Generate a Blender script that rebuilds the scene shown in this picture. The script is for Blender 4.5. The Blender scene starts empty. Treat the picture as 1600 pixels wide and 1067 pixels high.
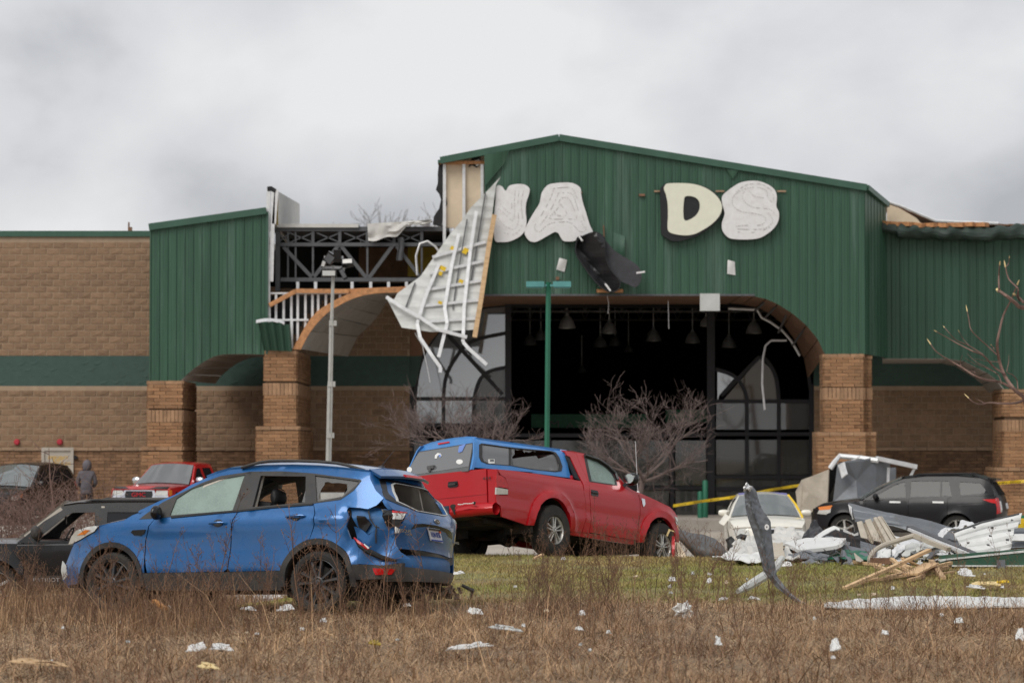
import bpy, bmesh, math, random
import numpy as np
from mathutils import Vector, Matrix, noise
from mathutils.geometry import delaunay_2d_cdt
random.seed(7); RNG = np.random.default_rng(7)
SC = bpy.context.scene; COL = SC.collection
R = math.radians

# ------------------------------------------------------------------ camera
FOC = 4667.0            # focal length in pixels of the 1600 px wide photograph
CAMH = 2.4
TH = math.atan((700 - 533.5) / FOC)
cam = bpy.data.objects.new('camera', bpy.data.cameras.new('camera'))
COL.objects.link(cam); SC.camera = cam
cam.location = (0, 0, CAMH); cam.rotation_euler = (R(90) + TH, 0, 0)
cam.data.sensor_width = 36; cam.data.lens = FOC / 1600 * 36
cam.data.clip_start = 0.5; cam.data.clip_end = 3000
cam.data.dof.use_dof = True; cam.data.dof.focus_distance = 37.5; cam.data.dof.aperture_fstop = 3.2

# ------------------------------------------------------------------ sky and sun (bright overcast)
SUN_EL, SUN_AZ = 48, 215          # degrees; azimuth clockwise from +Y: behind the camera, to its left
world = bpy.data.worlds.new('World'); SC.world = world; world.use_nodes = True
nt = world.node_tree; nt.nodes.clear()
def N(t, **k):
    n = nt.nodes.new(t)
    for a, b in k.items(): setattr(n, a, b)
    return n
out = N('ShaderNodeOutputWorld'); bg = N('ShaderNodeBackground'); bg.inputs[1].default_value = 0.1
sky = N('ShaderNodeTexSky', sky_type='NISHITA', sun_disc=False, sun_elevation=R(SUN_EL), sun_rotation=R(SUN_AZ))
tc = N('ShaderNodeTexCoord'); mp = N('ShaderNodeMapping'); mp.inputs['Scale'].default_value = (1, 1, 1.45)
mp.inputs['Location'].default_value = (0.33, 0.1, 0.27)
n1 = N('ShaderNodeTexNoise'); n1.inputs['Scale'].default_value = 8.5; n1.inputs['Detail'].default_value = 7; n1.inputs['Roughness'].default_value = .5
n1.inputs['Distortion'].default_value = .15
n2 = N('ShaderNodeTexNoise'); n2.inputs['Scale'].default_value = 4.2; n2.inputs['Detail'].default_value = 3
ad = N('ShaderNodeMath', operation='MULTIPLY_ADD'); ad.inputs[1].default_value = .6
mu = N('ShaderNodeMath', operation='MULTIPLY'); mu.inputs[1].default_value = .4
cr = N('ShaderNodeValToRGB')
cr.color_ramp.elements[0].position = .41; cr.color_ramp.elements[0].color = (.52, .53, .565, 1)
cr.color_ramp.elements[1].position = .61; cr.color_ramp.elements[1].color = (.95, .95, .96, 1)
e = cr.color_ramp.elements.new(.505); e.color = (.78, .785, .81, 1)
sc_ = N('ShaderNodeVectorMath', operation='SCALE'); sc_.inputs['Scale'].default_value = 7.8
mix = N('ShaderNodeMix', data_type='RGBA'); mix.inputs['Factor'].default_value = .95
L = nt.links.new
L(tc.outputs['Generated'], mp.inputs[0]); L(mp.outputs[0], n1.inputs['Vector']); L(mp.outputs[0], n2.inputs['Vector'])
L(n2.outputs[0], mu.inputs[0]); L(n1.outputs[0], ad.inputs[0]); L(mu.outputs[0], ad.inputs[2]); L(ad.outputs[0], cr.inputs[0])
L(cr.outputs[0], sc_.inputs[0]); L(sky.outputs[0], mix.inputs['A']); L(sc_.outputs[0], mix.inputs['B'])
L(mix.outputs['Result'], bg.inputs[0]); L(bg.outputs[0], out.inputs[0])
sun = bpy.data.objects.new('sun', bpy.data.lights.new('sun', 'SUN')); COL.objects.link(sun)
sun.data.energy = 1.9; sun.data.angle = R(38); sun.data.color = (1, .96, .9)
az = R(SUN_AZ); el = R(SUN_EL)
sd = Vector((math.sin(az) * math.cos(el), math.cos(az) * math.cos(el), math.sin(el)))
sun.rotation_euler = sd.to_track_quat('Z', 'Y').to_euler()
SC.view_settings.view_transform = 'Standard'; SC.view_settings.look = 'None'
SC.view_settings.exposure = 0.16; SC.view_settings.gamma = 1; SC.view_settings.use_curve_mapping = False

# ------------------------------------------------------------------ pixel <-> place
def ray(px, py):
    u = (px - 800) / FOC; v = (533.5 - py) / FOC
    return Vector((u, math.cos(TH) - v * math.sin(TH), math.sin(TH) + v * math.cos(TH)))
def at(px, py, Y):
    d = ray(px, py); return Vector((0, 0, CAMH)) + d * (Y / d.y)
def X(px, Y): return at(px, 600, Y).x
def Z(py, Y): return at(800, py, Y).z

# ------------------------------------------------------------------ materials
MATS = {}
def mat(name, col, rough=.7, metal=0., var=.18, vscale=3., col2=None, c2=(.5, .65), bump=0., bscale=40., coat=0., spec=.5,
        rnd=0., island=0., grain=(1, 1, 1), alpha=1., emit=None, dirt=0., dirtcol=(.12, .1, .075)):
    m = bpy.data.materials.new(name); m.use_nodes = True; t = m.node_tree; b = t.nodes['Principled BSDF']
    def n(k, **kw):
        q = t.nodes.new(k)
        for a_, v_ in kw.items(): setattr(q, a_, v_)
        return q
    l = t.links.new
    b.inputs['Roughness'].default_value = rough; b.inputs['Metallic'].default_value = metal
    b.inputs['Specular IOR Level'].default_value = spec
    if coat: b.inputs['Coat Weight'].default_value = coat; b.inputs['Coat Roughness'].default_value = .06
    tcn = n('ShaderNodeTexCoord'); mpn = n('ShaderNodeMapping'); mpn.inputs['Scale'].default_value = grain
    l(tcn.outputs['Object'], mpn.inputs[0])
    nz = n('ShaderNodeTexNoise'); nz.inputs['Scale'].default_value = vscale; nz.inputs['Detail'].default_value = 6; nz.inputs['Roughness'].default_value = .65
    l(mpn.outputs[0], nz.inputs['Vector'])
    rp = n('ShaderNodeMapRange'); rp.inputs['From Min'].default_value = .3; rp.inputs['From Max'].default_value = .7
    rp.inputs['To Min'].default_value = 1 - var; rp.inputs['To Max'].default_value = 1 + var
    l(nz.outputs[0], rp.inputs[0])
    val = rp.outputs[0]
    def addrnd(sock, amt):
        nonlocal val
        r_ = n('ShaderNodeMapRange'); r_.inputs['To Min'].default_value = 1 - amt; r_.inputs['To Max'].default_value = 1 + amt
        l(sock, r_.inputs[0]); mm = n('ShaderNodeMath', operation='MULTIPLY'); l(val, mm.inputs[0]); l(r_.outputs[0], mm.inputs[1]); val = mm.outputs[0]
    if rnd: addrnd(n('ShaderNodeObjectInfo').outputs['Random'], rnd)
    if island: addrnd(n('ShaderNodeNewGeometry').outputs['Random Per Island'], island)
    cs = n('ShaderNodeRGB'); cs.outputs[0].default_value = (*col, 1); c = cs.outputs[0]
    if col2:
        nb = n('ShaderNodeTexNoise'); nb.inputs['Scale'].default_value = vscale * .37; nb.inputs['Detail'].default_value = 8; nb.inputs['Roughness'].default_value = .7
        l(mpn.outputs[0], nb.inputs['Vector'])
        r2 = n('ShaderNodeMapRange'); r2.inputs['From Min'].default_value = c2[0]; r2.inputs['From Max'].default_value = c2[1]; l(nb.outputs[0], r2.inputs[0])
        mx = n('ShaderNodeMix', data_type='RGBA'); mx.inputs['B'].default_value = (*col2, 1); l(r2.outputs[0], mx.inputs['Factor']); l(c, mx.inputs['A']); c = mx.outputs['Result']
    sv = n('ShaderNodeVectorMath', operation='SCALE'); l(c, sv.inputs[0]); l(val, sv.inputs['Scale']); c = sv.outputs[0]
    if dirt:
        nd = n('ShaderNodeTexNoise'); nd.inputs['Scale'].default_value = 4.5; nd.inputs['Detail'].default_value = 10; nd.inputs['Roughness'].default_value = .75
        l(tcn.outputs['Object'], nd.inputs['Vector'])
        r3 = n('ShaderNodeMapRange'); r3.inputs['From Min'].default_value = .42; r3.inputs['From Max'].default_value = .75; r3.inputs['To Max'].default_value = dirt; l(nd.outputs[0], r3.inputs[0])
        mx = n('ShaderNodeMix', data_type='RGBA'); mx.inputs['B'].default_value = (*dirtcol, 1); l(r3.outputs[0], mx.inputs['Factor']); l(c, mx.inputs['A']); c = mx.outputs['Result']
        ra = n('ShaderNodeMath', operation='MULTIPLY_ADD'); ra.inputs[1].default_value = .6; ra.inputs[2].default_value = rough; l(r3.outputs[0], ra.inputs[0]); l(ra.outputs[0], b.inputs['Roughness'])
    l(c, b.inputs['Base Color'])
    if bump:
        bn = n('ShaderNodeTexNoise'); bn.inputs['Scale'].default_value = bscale; bn.inputs['Detail'].default_value = 5; l(mpn.outputs[0], bn.inputs['Vector'])
        bb = n('ShaderNodeBump'); bb.inputs['Strength'].default_value = bump; bb.inputs['Distance'].default_value = .02; l(bn.outputs[0], bb.inputs['Height']); l(bb.outputs[0], b.inputs['Normal'])
    if alpha < 1: b.inputs['Alpha'].default_value = alpha
    if emit: b.inputs['Emission Color'].default_value = (*emit[:3], 1); b.inputs['Emission Strength'].default_value = emit[3]
    MATS[name] = m; return m
def glass(name, tint, refl=.25, opac=.3, rough=.03, crack=0., k=.6):
    """A pane: part mirror, part tinted film, part clear."""
    m = bpy.data.materials.new(name); m.use_nodes = True; t = m.node_tree; t.nodes.clear(); l = t.links.new
    o = t.nodes.new('ShaderNodeOutputMaterial'); tr = t.nodes.new('ShaderNodeBsdfTransparent'); di = t.nodes.new('ShaderNodeBsdfDiffuse')
    gl = t.nodes.new('ShaderNodeBsdfGlossy'); gl.inputs['Roughness'].default_value = rough
    di.inputs[0].default_value = (*tint, 1)
    m1 = t.nodes.new('ShaderNodeMixShader'); m1.inputs[0].default_value = opac; l(tr.outputs[0], m1.inputs[1]); l(di.outputs[0], m1.inputs[2])
    m2 = t.nodes.new('ShaderNodeMixShader'); l(m1.outputs[0], m2.inputs[1]); l(gl.outputs[0], m2.inputs[2])
    lw = t.nodes.new('ShaderNodeLayerWeight'); lw.inputs[0].default_value = .25
    ma = t.nodes.new('ShaderNodeMath'); ma.operation = 'MULTIPLY_ADD'; ma.inputs[1].default_value = k; ma.inputs[2].default_value = refl
    l(lw.outputs['Fresnel'], ma.inputs[0]); l(ma.outputs[0], m2.inputs[0])
    if crack:
        tcn = t.nodes.new('ShaderNodeTexCoord'); v = t.nodes.new('ShaderNodeTexVoronoi'); v.feature = 'DISTANCE_TO_EDGE'; v.inputs['Scale'].default_value = crack
        nz = t.nodes.new('ShaderNodeTexNoise'); nz.inputs['Scale'].default_value = 3.5; nz.inputs['Detail'].default_value = 8
        l(tcn.outputs['Object'], v.inputs['Vector']); l(tcn.outputs['Object'], nz.inputs['Vector'])
        mr = t.nodes.new('ShaderNodeMapRange'); mr.inputs['From Max'].default_value = .07; mr.inputs['To Min'].default_value = .95; mr.inputs['To Max'].default_value = 0; l(v.outputs['Distance'], mr.inputs[0])
        m3 = t.nodes.new('ShaderNodeMath'); m3.operation = 'MULTIPLY_ADD'; m3.inputs[1].default_value = .3
        m4 = t.nodes.new('ShaderNodeMapRange'); m4.inputs['From Min'].default_value = .35; m4.inputs['From Max'].default_value = .68; m4.inputs['To Min'].default_value = opac; m4.inputs['To Max'].default_value = min(1, opac + .3); l(nz.outputs[0], m4.inputs[0])
        l(mr.outputs[0], m3.inputs[0]); l(m4.outputs[0], m3.inputs[2]); l(m3.outputs[0], m1.inputs[0])
    l(m2.outputs[0], o.inputs[0]); MATS[name] = m; return m

M = MATS
mat('blue_paint', (.009, .108, .315), .27, .38, .05, 2, coat=.7, dirt=.14, dirtcol=(.15, .13, .10))
mat('blue_inner', (.006, .105, .29), .5, .1, .2, 6, dirt=.4)
mat('red_paint', (.46, .006, .012), .35, .1, .05, 2, coat=.6, dirt=.06, dirtcol=(.25, .08, .06), spec=.3)
mat('topper_blue', (.03, .21, .56), .35, 0, .1, 3, coat=.5, dirt=.3, dirtcol=(.25, .3, .38))
mat('black_paint', (.009, .009, .01), .25, .1, .1, 2, coat=.2, dirt=.1, dirtcol=(.04, .04, .04))
mat('grey_paint', (.009, .009, .011), .3, 0, .1, 2, coat=.08, dirt=.1, dirtcol=(.03, .029, .028), spec=.3)
mat('white_paint', (.76, .735, .65), .3, 0, .06, 2, coat=.7, dirt=.25, dirtcol=(.4, .36, .28))
mat('bright_red_paint', (.47, .006, .008), .3, .05, .05, 2, coat=.7, dirt=.12)
mat('black_plastic', (.028, .028, .03), .6, 0, .25, 5, dirt=.35, dirtcol=(.14, .12, .09))
mat('grey_plastic', (.10, .105, .11), .5, 0, .2, 4, dirt=.3)
mat('gloss_black', (.01, .01, .011), .2, 0, .2, 5)
mat('rubber', (.022, .021, .02), .85, 0, .3, 8, dirt=.5, dirtcol=(.12, .1, .075), bump=.3, bscale=60)
mat('alloy', (.55, .54, .51), .38, .75, .15, 6, dirt=.35, dirtcol=(.25, .22, .18))
mat('dark_alloy', (.06, .062, .068), .38, .5, .2, 6, dirt=.35, dirtcol=(.15, .13, .1))
mat('chrome', (.75, .76, .78), .15, 1, .08, 6)
mat('underbody', (.018, .016, .014), .9, 0, .5, 5, col2=(.06, .035, .02))
mat('torn_foam', (.13, .10, .075), .95, 0, .3, 8)
mat('trim_beige', (.52, .48, .42), .8, 0, .08, 4)
mat('seat_black', (.018, .018, .02), .6, 0, .2, 8)
mat('lamp_red', (.50, .006, .008), .2, 0, .25, 20, coat=.1)
mat('lamp_clear', (.62, .62, .58), .12, .3, .12, 25, coat=1)
mat('lamp_amber', (.75, .22, .03), .2, 0, .1, 20, coat=.8)
mat('plate_white', (.7, .72, .76), .4, 0, .08, 10)
mat('plate_navy', (.02, .03, .06), .4, 0, .1, 10)
mat('letter_yellow', (.75, .45, .03), .5, 0, .05, 10)
mat('letter_blue', (.03, .08, .35), .5, 0, .05, 10)
mat('letter_grey', (.45, .45, .45), .4, .3, .05, 10)
mat('letter_red', (.5, .01, .02), .4, 0, .05, 10)
mat('sticker_orange', (.8, .15, .02), .5, 0, .05, 10)
mat('sticker_white', (.75, .75, .73), .5, 0, .05, 10)
mat('sticker_blue', (.15, .25, .6), .5, 0, .05, 10)
glass('tinted_glass', (.016, .017, .019), .033, .96, k=.17)
glass('clear_glass', (.35, .42, .4), .06, .10)
glass('shattered_glass', (.25, .335, .30), .03, .68, .3, crack=26)
glass('windshield_glass', (.20, .23, .23), .16, .55)
glass('topper_glass', (.14, .145, .15), .16, .93)
glass('grey_tint_glass', (.16, .16, .155), .08, .55)  # flat grey tint; in the store panes it stands in for reflections
glass('store_glass', (.12, .15, .18), .33, .85)
glass('tan_reflection_glass', (.14, .115, .085), .03, .85)  # tan tint stands in for a reflection in the arch pane
glass('dark_store_glass', (.12, .12, .11), .05, .5)  # tint lifted in place of mottled grey reflections
# building
mat('block', (.255, .165, .102), .95, 0, .2, 5, rnd=.12, island=.12, bump=1.0, bscale=22)
mat('block_green', (.047, .088, .074), .8, 0, .15, 5, bump=.8, bscale=22)
mat('mortar', (.37, .275, .19), .95, 0, .12, 4)
mat('mortar_green', (.05, .093, .078), .85, 0, .12, 4)
mat('mortar_dark', (.14, .09, .055), .95, 0, .2, 4)
mat('brick', (.335, .19, .098), .9, 0, .25, 4, rnd=.2, island=.2, bump=.7, bscale=30, col2=(.26, .13, .062), c2=(.45, .62))
mat('brick_light', (.36, .215, .122), .9, 0, .2, 4, rnd=.12, island=.15, bump=.7, bscale=30)
mat('brick_dark', (.2, .115, .065), .9, 0, .3, 5, rnd=.2, island=.25, bump=.7, bscale=30)
mat('sill_stone', (.34, .23, .15), .9, 0, .15, 4, island=.12, bump=.6)
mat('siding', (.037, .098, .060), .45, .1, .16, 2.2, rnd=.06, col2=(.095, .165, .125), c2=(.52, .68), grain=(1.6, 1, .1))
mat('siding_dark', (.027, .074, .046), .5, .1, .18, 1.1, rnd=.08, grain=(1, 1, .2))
mat('tar_green', (.016, .032, .024), .6, .1, .3, 4)
mat('trim_green', (.042, .105, .072), .45, .1, .15, 2)
mat('soffit', (.36, .34, .31), .75, 0, .15, 2, rnd=.08)
mat('brown_panel', (.19, .105, .062), .85, 0, .2, 2, rnd=.1)
mat('osb', (.48, .235, .105), .9, 0, .3, 9, bump=.5)
mat('lumber', (.60, .41, .23), .85, 0, .2, 5, grain=(1, 8, 8), rnd=.15, col2=(.42, .27, .14))
mat('tan_board', (.66, .545, .40), .9, 0, .1, 2, col2=(.55, .43, .30), c2=(.55, .75))
mat('steel_primer', (.105, .108, .115), .6, .3, .2, 4)
mat('galv', (.72, .73, .74), .42, .25, .14, 6, dirt=.2, dirtcol=(.4, .37, .33))
mat('panel_white', (.70, .71, .70), .5, .1, .1, 3, dirt=.3, dirtcol=(.4, .37, .31))
mat('panel_pale', (.55, .56, .54), .5, .15, .12, 2, dirt=.25, dirtcol=(.38, .36, .32))
mat('panel_tan', (.46, .41, .335), .55, 0, .12, 3, dirt=.3)
mat('panel_grey', (.15, .165, .185), .45, .3, .15, 3, dirt=.35, dirtcol=(.2, .18, .15))
mat('panel_green', (.022, .085, .05), .45, .1, .2, 3, dirt=.3)
mat('tar_paper', (.02, .02, .021), .9, 0, .4, 6)
mat('membrane', (.56, .555, .53), .7, 0, .12, 3, dirt=.2, dirtcol=(.5, .46, .38))
mat('black_sign', (.012, .012, .014), .4, 0, .3, 5)
mat('black_sign_face', (.036, .036, .042), .55, 0, .3, 4)
mat('sign_white', (.74, .74, .745), .55, 0, .07, 4, dirt=.32, dirtcol=(.42, .34, .26))
mat('sign_cream', (.73, .73, .60), .5, 0, .04, 4)
mat('stitch', (.5, .48, .46), .7, 0, .1, 5)
mat('frame_dark', (.016, .015, .017), .5, .2, .2, 4)
mat('unlit_black', (.006, .006, .006), .95, 0, .3, 2)  # near-black colour standing in for the unlit depth of shop and bay
mat('interior_dark', (.10, .095, .09), .9, 0, .5, 2)
mat('lamp_metal', (.5, .49, .47), .35, .5, .2, 5)
mat('shelf_green', (.01, .11, .045), .6, 0, .3, 3)
mat('shop_grey', (.12, .11, .105), .8, 0, .4, 3, col2=(.045, .042, .04))
mat('shop_pale', (.24, .23, .2), .8, 0, .4, 5, col2=(.05, .05, .05))
mat('yellow', (.72, .49, .02), .6, 0, .1, 5)
mat('yellow_dull', (.32, .22, .015), .7, 0, .3, 2)
mat('tape_yellow', (.75, .50, .01), .5, 0, .1, 5)
mat('door_paint', (.44, .40, .345), .6, 0, .06, 3)
mat('bell_red', (.45, .03, .05), .4, 0, .1, 5)
mat('post_green', (.018, .14, .082), .5, .1, .12, 2)
mat('lamp_teal', (.10, .30, .29), .4, .1, .15, 4)
mat('mast_grey', (.46, .46, .43), .5, .4, .15, 4)
mat('bark', (.155, .115, .105), .9, 0, .3, 8, island=.25)
mat('bark_red', (.17, .105, .085), .9, 0, .3, 8, island=.25)
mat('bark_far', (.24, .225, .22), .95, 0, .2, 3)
mat('split_wood', (.72, .56, .28), .8, 0, .15, 8)
mat('hoodie', (.125, .115, .13), .95, 0, .22, 9, bump=.5, bscale=14)
mat('trousers', (.03, .03, .035), .9, 0, .2, 8)
mat('skin', (.5, .27, .19), .6, 0, .1, 8)
mat('asphalt', (.36, .325, .285), .95, 0, .15, .8, col2=(.42, .36, .29), c2=(.45, .7), bump=.4, bscale=20)
mat('concrete', (.42, .38, .33), .9, 0, .12, 1.5, bump=.3)
mat('soil_dry', (.20, .135, .08), .98, 0, .35, 3.0, col2=(.25, .185, .115), c2=(.4, .65), bump=.8, bscale=9)
mat('soil_lawn', (.19, .175, .065), .98, 0, .25, 1.6, col2=(.20, .15, .07), c2=(.42, .62), bump=.8, bscale=14)
mat('dead_grass', (.385, .245, .135), .9, 0, .3, .8, island=.5, col2=(.20, .115, .066), c2=(.44, .58))
mat('straw', (.50, .355, .215), .9, 0, .25, 1.2, island=.4, col2=(.33, .21, .125), c2=(.42, .6))
mat('weed_stem', (.18, .098, .058), .9, 0, .2, 2, island=.45, col2=(.10, .06, .042))
mat('lawn_grass', (.25, .255, .06), .85, 0, .22, .8, island=.35, col2=(.38, .28, .11), c2=(.42, .60))
mat('paper', (.66, .655, .64), .8, 0, .06, 6)
mat('foam', (.70, .70, .68), .85, 0, .05, 8)
mat('rust', (.18, .10, .06), .9, 0, .3, 6)
mat('orange_wood', (.5, .22, .06), .85, 0, .15, 6)
mat('black_rubber_hose', (.02, .02, .02), .5, 0, .1, 6)

# ------------------------------------------------------------------ objects
WM = {}                 # world matrix of every root, for parts written in world coordinates
def tag(o, label=None, cat=None, group=None, kind=None):
    if label: o['label'] = label
    if cat: o['category'] = cat
    if group: o['group'] = group
    if kind: o['kind'] = kind
    return o
def thing(name, label, cat, loc=(0, 0, 0), mw=None, group=None):
    o = bpy.data.objects.new(name, None); COL.objects.link(o); o.empty_display_size = .2
    o.matrix_world = mw if mw is not None else Matrix.Translation(loc)
    WM[o.name] = o.matrix_world.copy() if mw is None else mw.copy()
    return tag(o, label, cat, group)
def copy_tree(o, parent=None):
    c = o.copy(); COL.objects.link(c)
    if parent is not None: c.parent = parent
    WM[c.name] = WM.get(o.name, Matrix())
    for ch in list(o.children): copy_tree(ch, c)
    return c
class G:
    """Collects geometry for ONE mesh object."""
    def __init__(s): s.v = []; s.f = []; s.m = []; s.sm = []
    def add(s, vs, fs, mi=0, sm=False):
        k = len(s.v); s.v += [tuple(p) for p in vs]
        s.f += [tuple(i + k for i in f) for f in fs]; s.m += [mi] * len(fs); s.sm += [sm] * len(fs); return s
    def box(s, c, size, rot=None, mi=0, jit=0.):
        hx, hy, hz = size[0] / 2, size[1] / 2, size[2] / 2
        vs = [Vector((x, y, z)) for x in (-hx, hx) for y in (-hy, hy) for z in (-hz, hz)]
        if jit: vs = [p + Vector((random.uniform(-jit, jit), random.uniform(-jit, jit), random.uniform(-jit, jit))) for p in vs]
        if rot is not None: vs = [rot @ p for p in vs]
        c = Vector(c)
        return s.add([p + c for p in vs], [(0, 1, 3, 2), (4, 6, 7, 5), (0, 4, 5, 1), (2, 3, 7, 6), (0, 2, 6, 4), (1, 5, 7, 3)], mi)
    def span(s, a, b, mi=0): # box from corner a to corner b
        a = Vector(a); b = Vector(b); return s.box((a + b) / 2, [abs(q) for q in (b - a)], mi=mi)
    def bar(s, a, b, w, h=None, mi=0, up=(0, 0, 1)):
        a = Vector(a); b = Vector(b); d = b - a; L_ = d.length
        if L_ < 1e-6: return s
        d /= L_; u = Vector(up)
        if abs(d.dot(u)) > .98: u = Vector((1, 0, 0))
        x = d.cross(u).normalized(); y = x.cross(d)
        return s.box((a + b) / 2, (w, L_, h or w), Matrix((x, d, y)).transposed(), mi)
    def tube(s, pts, r, n=6, mi=0, cap=True):
        pts = [Vector(p) for p in pts]; k = len(pts)
        rs = r if isinstance(r, (list, tuple)) else [r] * k
        rings = []; prev = None
        for i, p in enumerate(pts):
            d = (pts[min(i + 1, k - 1)] - pts[max(i - 1, 0)])
            d = d.normalized() if d.length > 1e-9 else Vector((0, 0, 1))
            u = prev - d * prev.dot(d) if prev is not None else Vector((0, 0, 1)).cross(d)
            if u.length < 1e-3: u = Vector((1, 0, 0)).cross(d)
            if u.length < 1e-3: u = Vector((0, 1, 0)).cross(d)
            u.normalize(); w = d.cross(u); prev = u
            rings.append([p + (u * math.cos(2 * math.pi * j / n) + w * math.sin(2 * math.pi * j / n)) * rs[i] for j in range(n)])
        fs = [(i * n + j, i * n + (j + 1) % n, (i + 1) * n + (j + 1) % n, (i + 1) * n + j) for i in range(k - 1) for j in range(n)]
        if cap: fs += [tuple(range(n))[::-1], tuple((k - 1) * n + j for j in range(n))]
        return s.add([q for r_ in rings for q in r_], fs, mi, True)
    def lathe(s, prof, n=24, axis='z', c=(0, 0, 0), mi=0, sm=True):
        vs = []; c = Vector(c)
        for r_, h in prof:
            for j in range(n):
                a = 2 * math.pi * j / n; p = (r_ * math.cos(a), r_ * math.sin(a))
                vs.append(c + (Vector((p[0], p[1], h)) if axis == 'z' else Vector((p[0], h, p[1]))))
        fs = []
        for i in range(len(prof) - 1):
            for j in range(n):
                q = (i * n + j, i * n + (j + 1) % n, (i + 1) * n + (j + 1) % n, (i + 1) * n + j)
                fs.append(q if axis == 'z' else q[::-1])
        return s.add(vs, fs, mi, sm)
    def grid(s, fn, nu, nv, mi=0, sm=True, flip=False):
        vs = [fn(i / nu, j / nv) for i in range(nu + 1) for j in range(nv + 1)]
        w = nv + 1
        fs = [(i * w + j, (i + 1) * w + j, (i + 1) * w + j + 1, i * w + j + 1) for i in range(nu) for j in range(nv)]
        if flip: fs = [f[::-1] for f in fs]
        return s.add(vs, fs, mi, sm)
    def sheet(s, fn, nu, nv, t=.01, mi=0, sm=True, mi2=None):
        """A thin bent sheet with two faces and edges."""
        P = [[Vector(fn(i / nu, j / nv)) for j in range(nv + 1)] for i in range(nu + 1)]
        def nrm(i, j):
            a = P[min(i + 1, nu)][j] - P[max(i - 1, 0)][j]; b = P[i][min(j + 1, nv)] - P[i][max(j - 1, 0)]
            q = a.cross(b); return q.normalized() if q.length > 1e-12 else Vector((0, 0, 1))
        w = nv + 1; vs = [P[i][j] for i in range(nu + 1) for j in range(w)] + [P[i][j] - nrm(i, j) * t for i in range(nu + 1) for j in range(w)]
        o = (nu + 1) * w
        f1 = [(i * w + j, (i + 1) * w + j, (i + 1) * w + j + 1, i * w + j + 1) for i in range(nu) for j in range(nv)]
        s.add(vs, f1, mi, sm); k = len(s.v) - len(vs)
        mb = mi if mi2 is None else mi2
        for f in f1: s.f.append(tuple(q + o + k for q in f[::-1])); s.m.append(mb); s.sm.append(sm)
        ring = [i * w for i in range(nu + 1)] + [nu * w + j for j in range(1, w)] + [i * w + nv for i in range(nu - 1, -1, -1)] + [j for j in range(nv - 1, 0, -1)]
        for a, b in zip(ring, ring[1:] + ring[:1]): s.f.append((b + k, a + k, a + o + k, b + o + k)); s.m.append(mb); s.sm.append(False)
        return s
    def panel(s, mapf, outline, holes=(), step=.08, thick=.02, mi=0, sm=True, mi2=None):
        """A plate cut from a curved surface: outline and holes in the surface's own plane, mapf(u, v, depth) -> point."""
        vs, tris, bnd = cdt(outline, holes, step)
        k = len(s.v); n = len(vs)
        fr = [Vector(mapf(u, v, 0)) for u, v in vs]; bk = [Vector(mapf(u, v, thick)) for u, v in vs]
        s.v += [tuple(p) for p in fr] + [tuple(p) for p in bk]
        a, b, c = tris[len(tris) // 2]
        flip = (fr[b] - fr[a]).cross(fr[c] - fr[a]).dot(fr[a] - bk[a]) < 0
        for t in tris:
            t = t[::-1] if flip else t
            s.f.append(tuple(i + k for i in t)); s.m.append(mi); s.sm.append(sm)
            s.f.append(tuple(i + n + k for i in t[::-1])); s.m.append(mi if mi2 is None else mi2); s.sm.append(sm)
        for a, b in bnd:
            q = (b + k, a + k, a + n + k, b + n + k)
            s.f.append(q[::-1] if flip else q); s.m.append(mi); s.sm.append(False)
        return s
    def plate(s, pts, depth, mi=0, holes=(), step=9., axis=(0, 1, 0)):
        """A flat plate: 3-D outline points on one plane facing -axis, thickness along axis."""
        o = Vector(pts[0]); ax = Vector(axis).normalized()
        u = Vector((1, 0, 0)) if abs(ax.x) < .9 else Vector((0, 1, 0)); u = (u - ax * u.dot(ax)).normalized(); v = ax.cross(u)
        to = lambda p: ((Vector(p) - o).dot(u), (Vector(p) - o).dot(v))
        return s.panel(lambda a, b, d: o + u * a + v * b + ax * d, [to(p) for p in pts], [[to(p) for p in h] for h in holes], step, depth, mi, False)
    def obj(s, name, mats, parent=None, world=False, mesh_only=False, origin=None, sharp=38, **tags):
        me = bpy.data.meshes.new(name); V = s.v
        off = None
        if parent is not None and world:
            W = WM[parent.name].inverted(); V = [tuple(W @ Vector(p)) for p in V]
        elif parent is None and not mesh_only:
            if origin is None:
                a = np.array(V); lo = a.min(0); hi = a.max(0); origin = ((lo[0] + hi[0]) / 2, (lo[1] + hi[1]) / 2, lo[2])
            off = origin; V = [(p[0] - off[0], p[1] - off[1], p[2] - off[2]) for p in V]
        me.from_pydata(V, [], s.f)
        for m_ in (mats if isinstance(mats, (list, tuple)) else [mats]): me.materials.append(MATS[m_])
        if any(s.m): me.polygons.foreach_set('material_index', s.m)
        if any(s.sm):
            me.polygons.foreach_set('use_smooth', s.sm); me.update(); me.set_sharp_from_angle(angle=R(sharp))
        me.validate(); me.update()
        if mesh_only: return me
        return link(name, me, parent, off, **tags)
def link(name, me, parent=None, loc=None, **tags):
    o = bpy.data.objects.new(name, me); COL.objects.link(o)
    if parent is not None: o.parent = parent; WM[o.name] = WM[parent.name]
    if loc is not None: o.location = loc
    if parent is None: WM[o.name] = Matrix.Translation(loc or (0, 0, 0))
    return tag(o, tags.get('label'), tags.get('cat'), tags.get('group'), tags.get('kind'))
def pip(pts, poly):
    x, y = pts[:, 0], pts[:, 1]; c = np.zeros(len(pts), bool); n = len(poly); j = n - 1
    for i in range(n):
        xi, yi = poly[i]; xj, yj = poly[j]
        if yi != yj: c ^= ((yi > y) != (yj > y)) & (x < (xj - xi) * (y - yi) / (yj - yi) + xi)
        j = i
    return c
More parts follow.
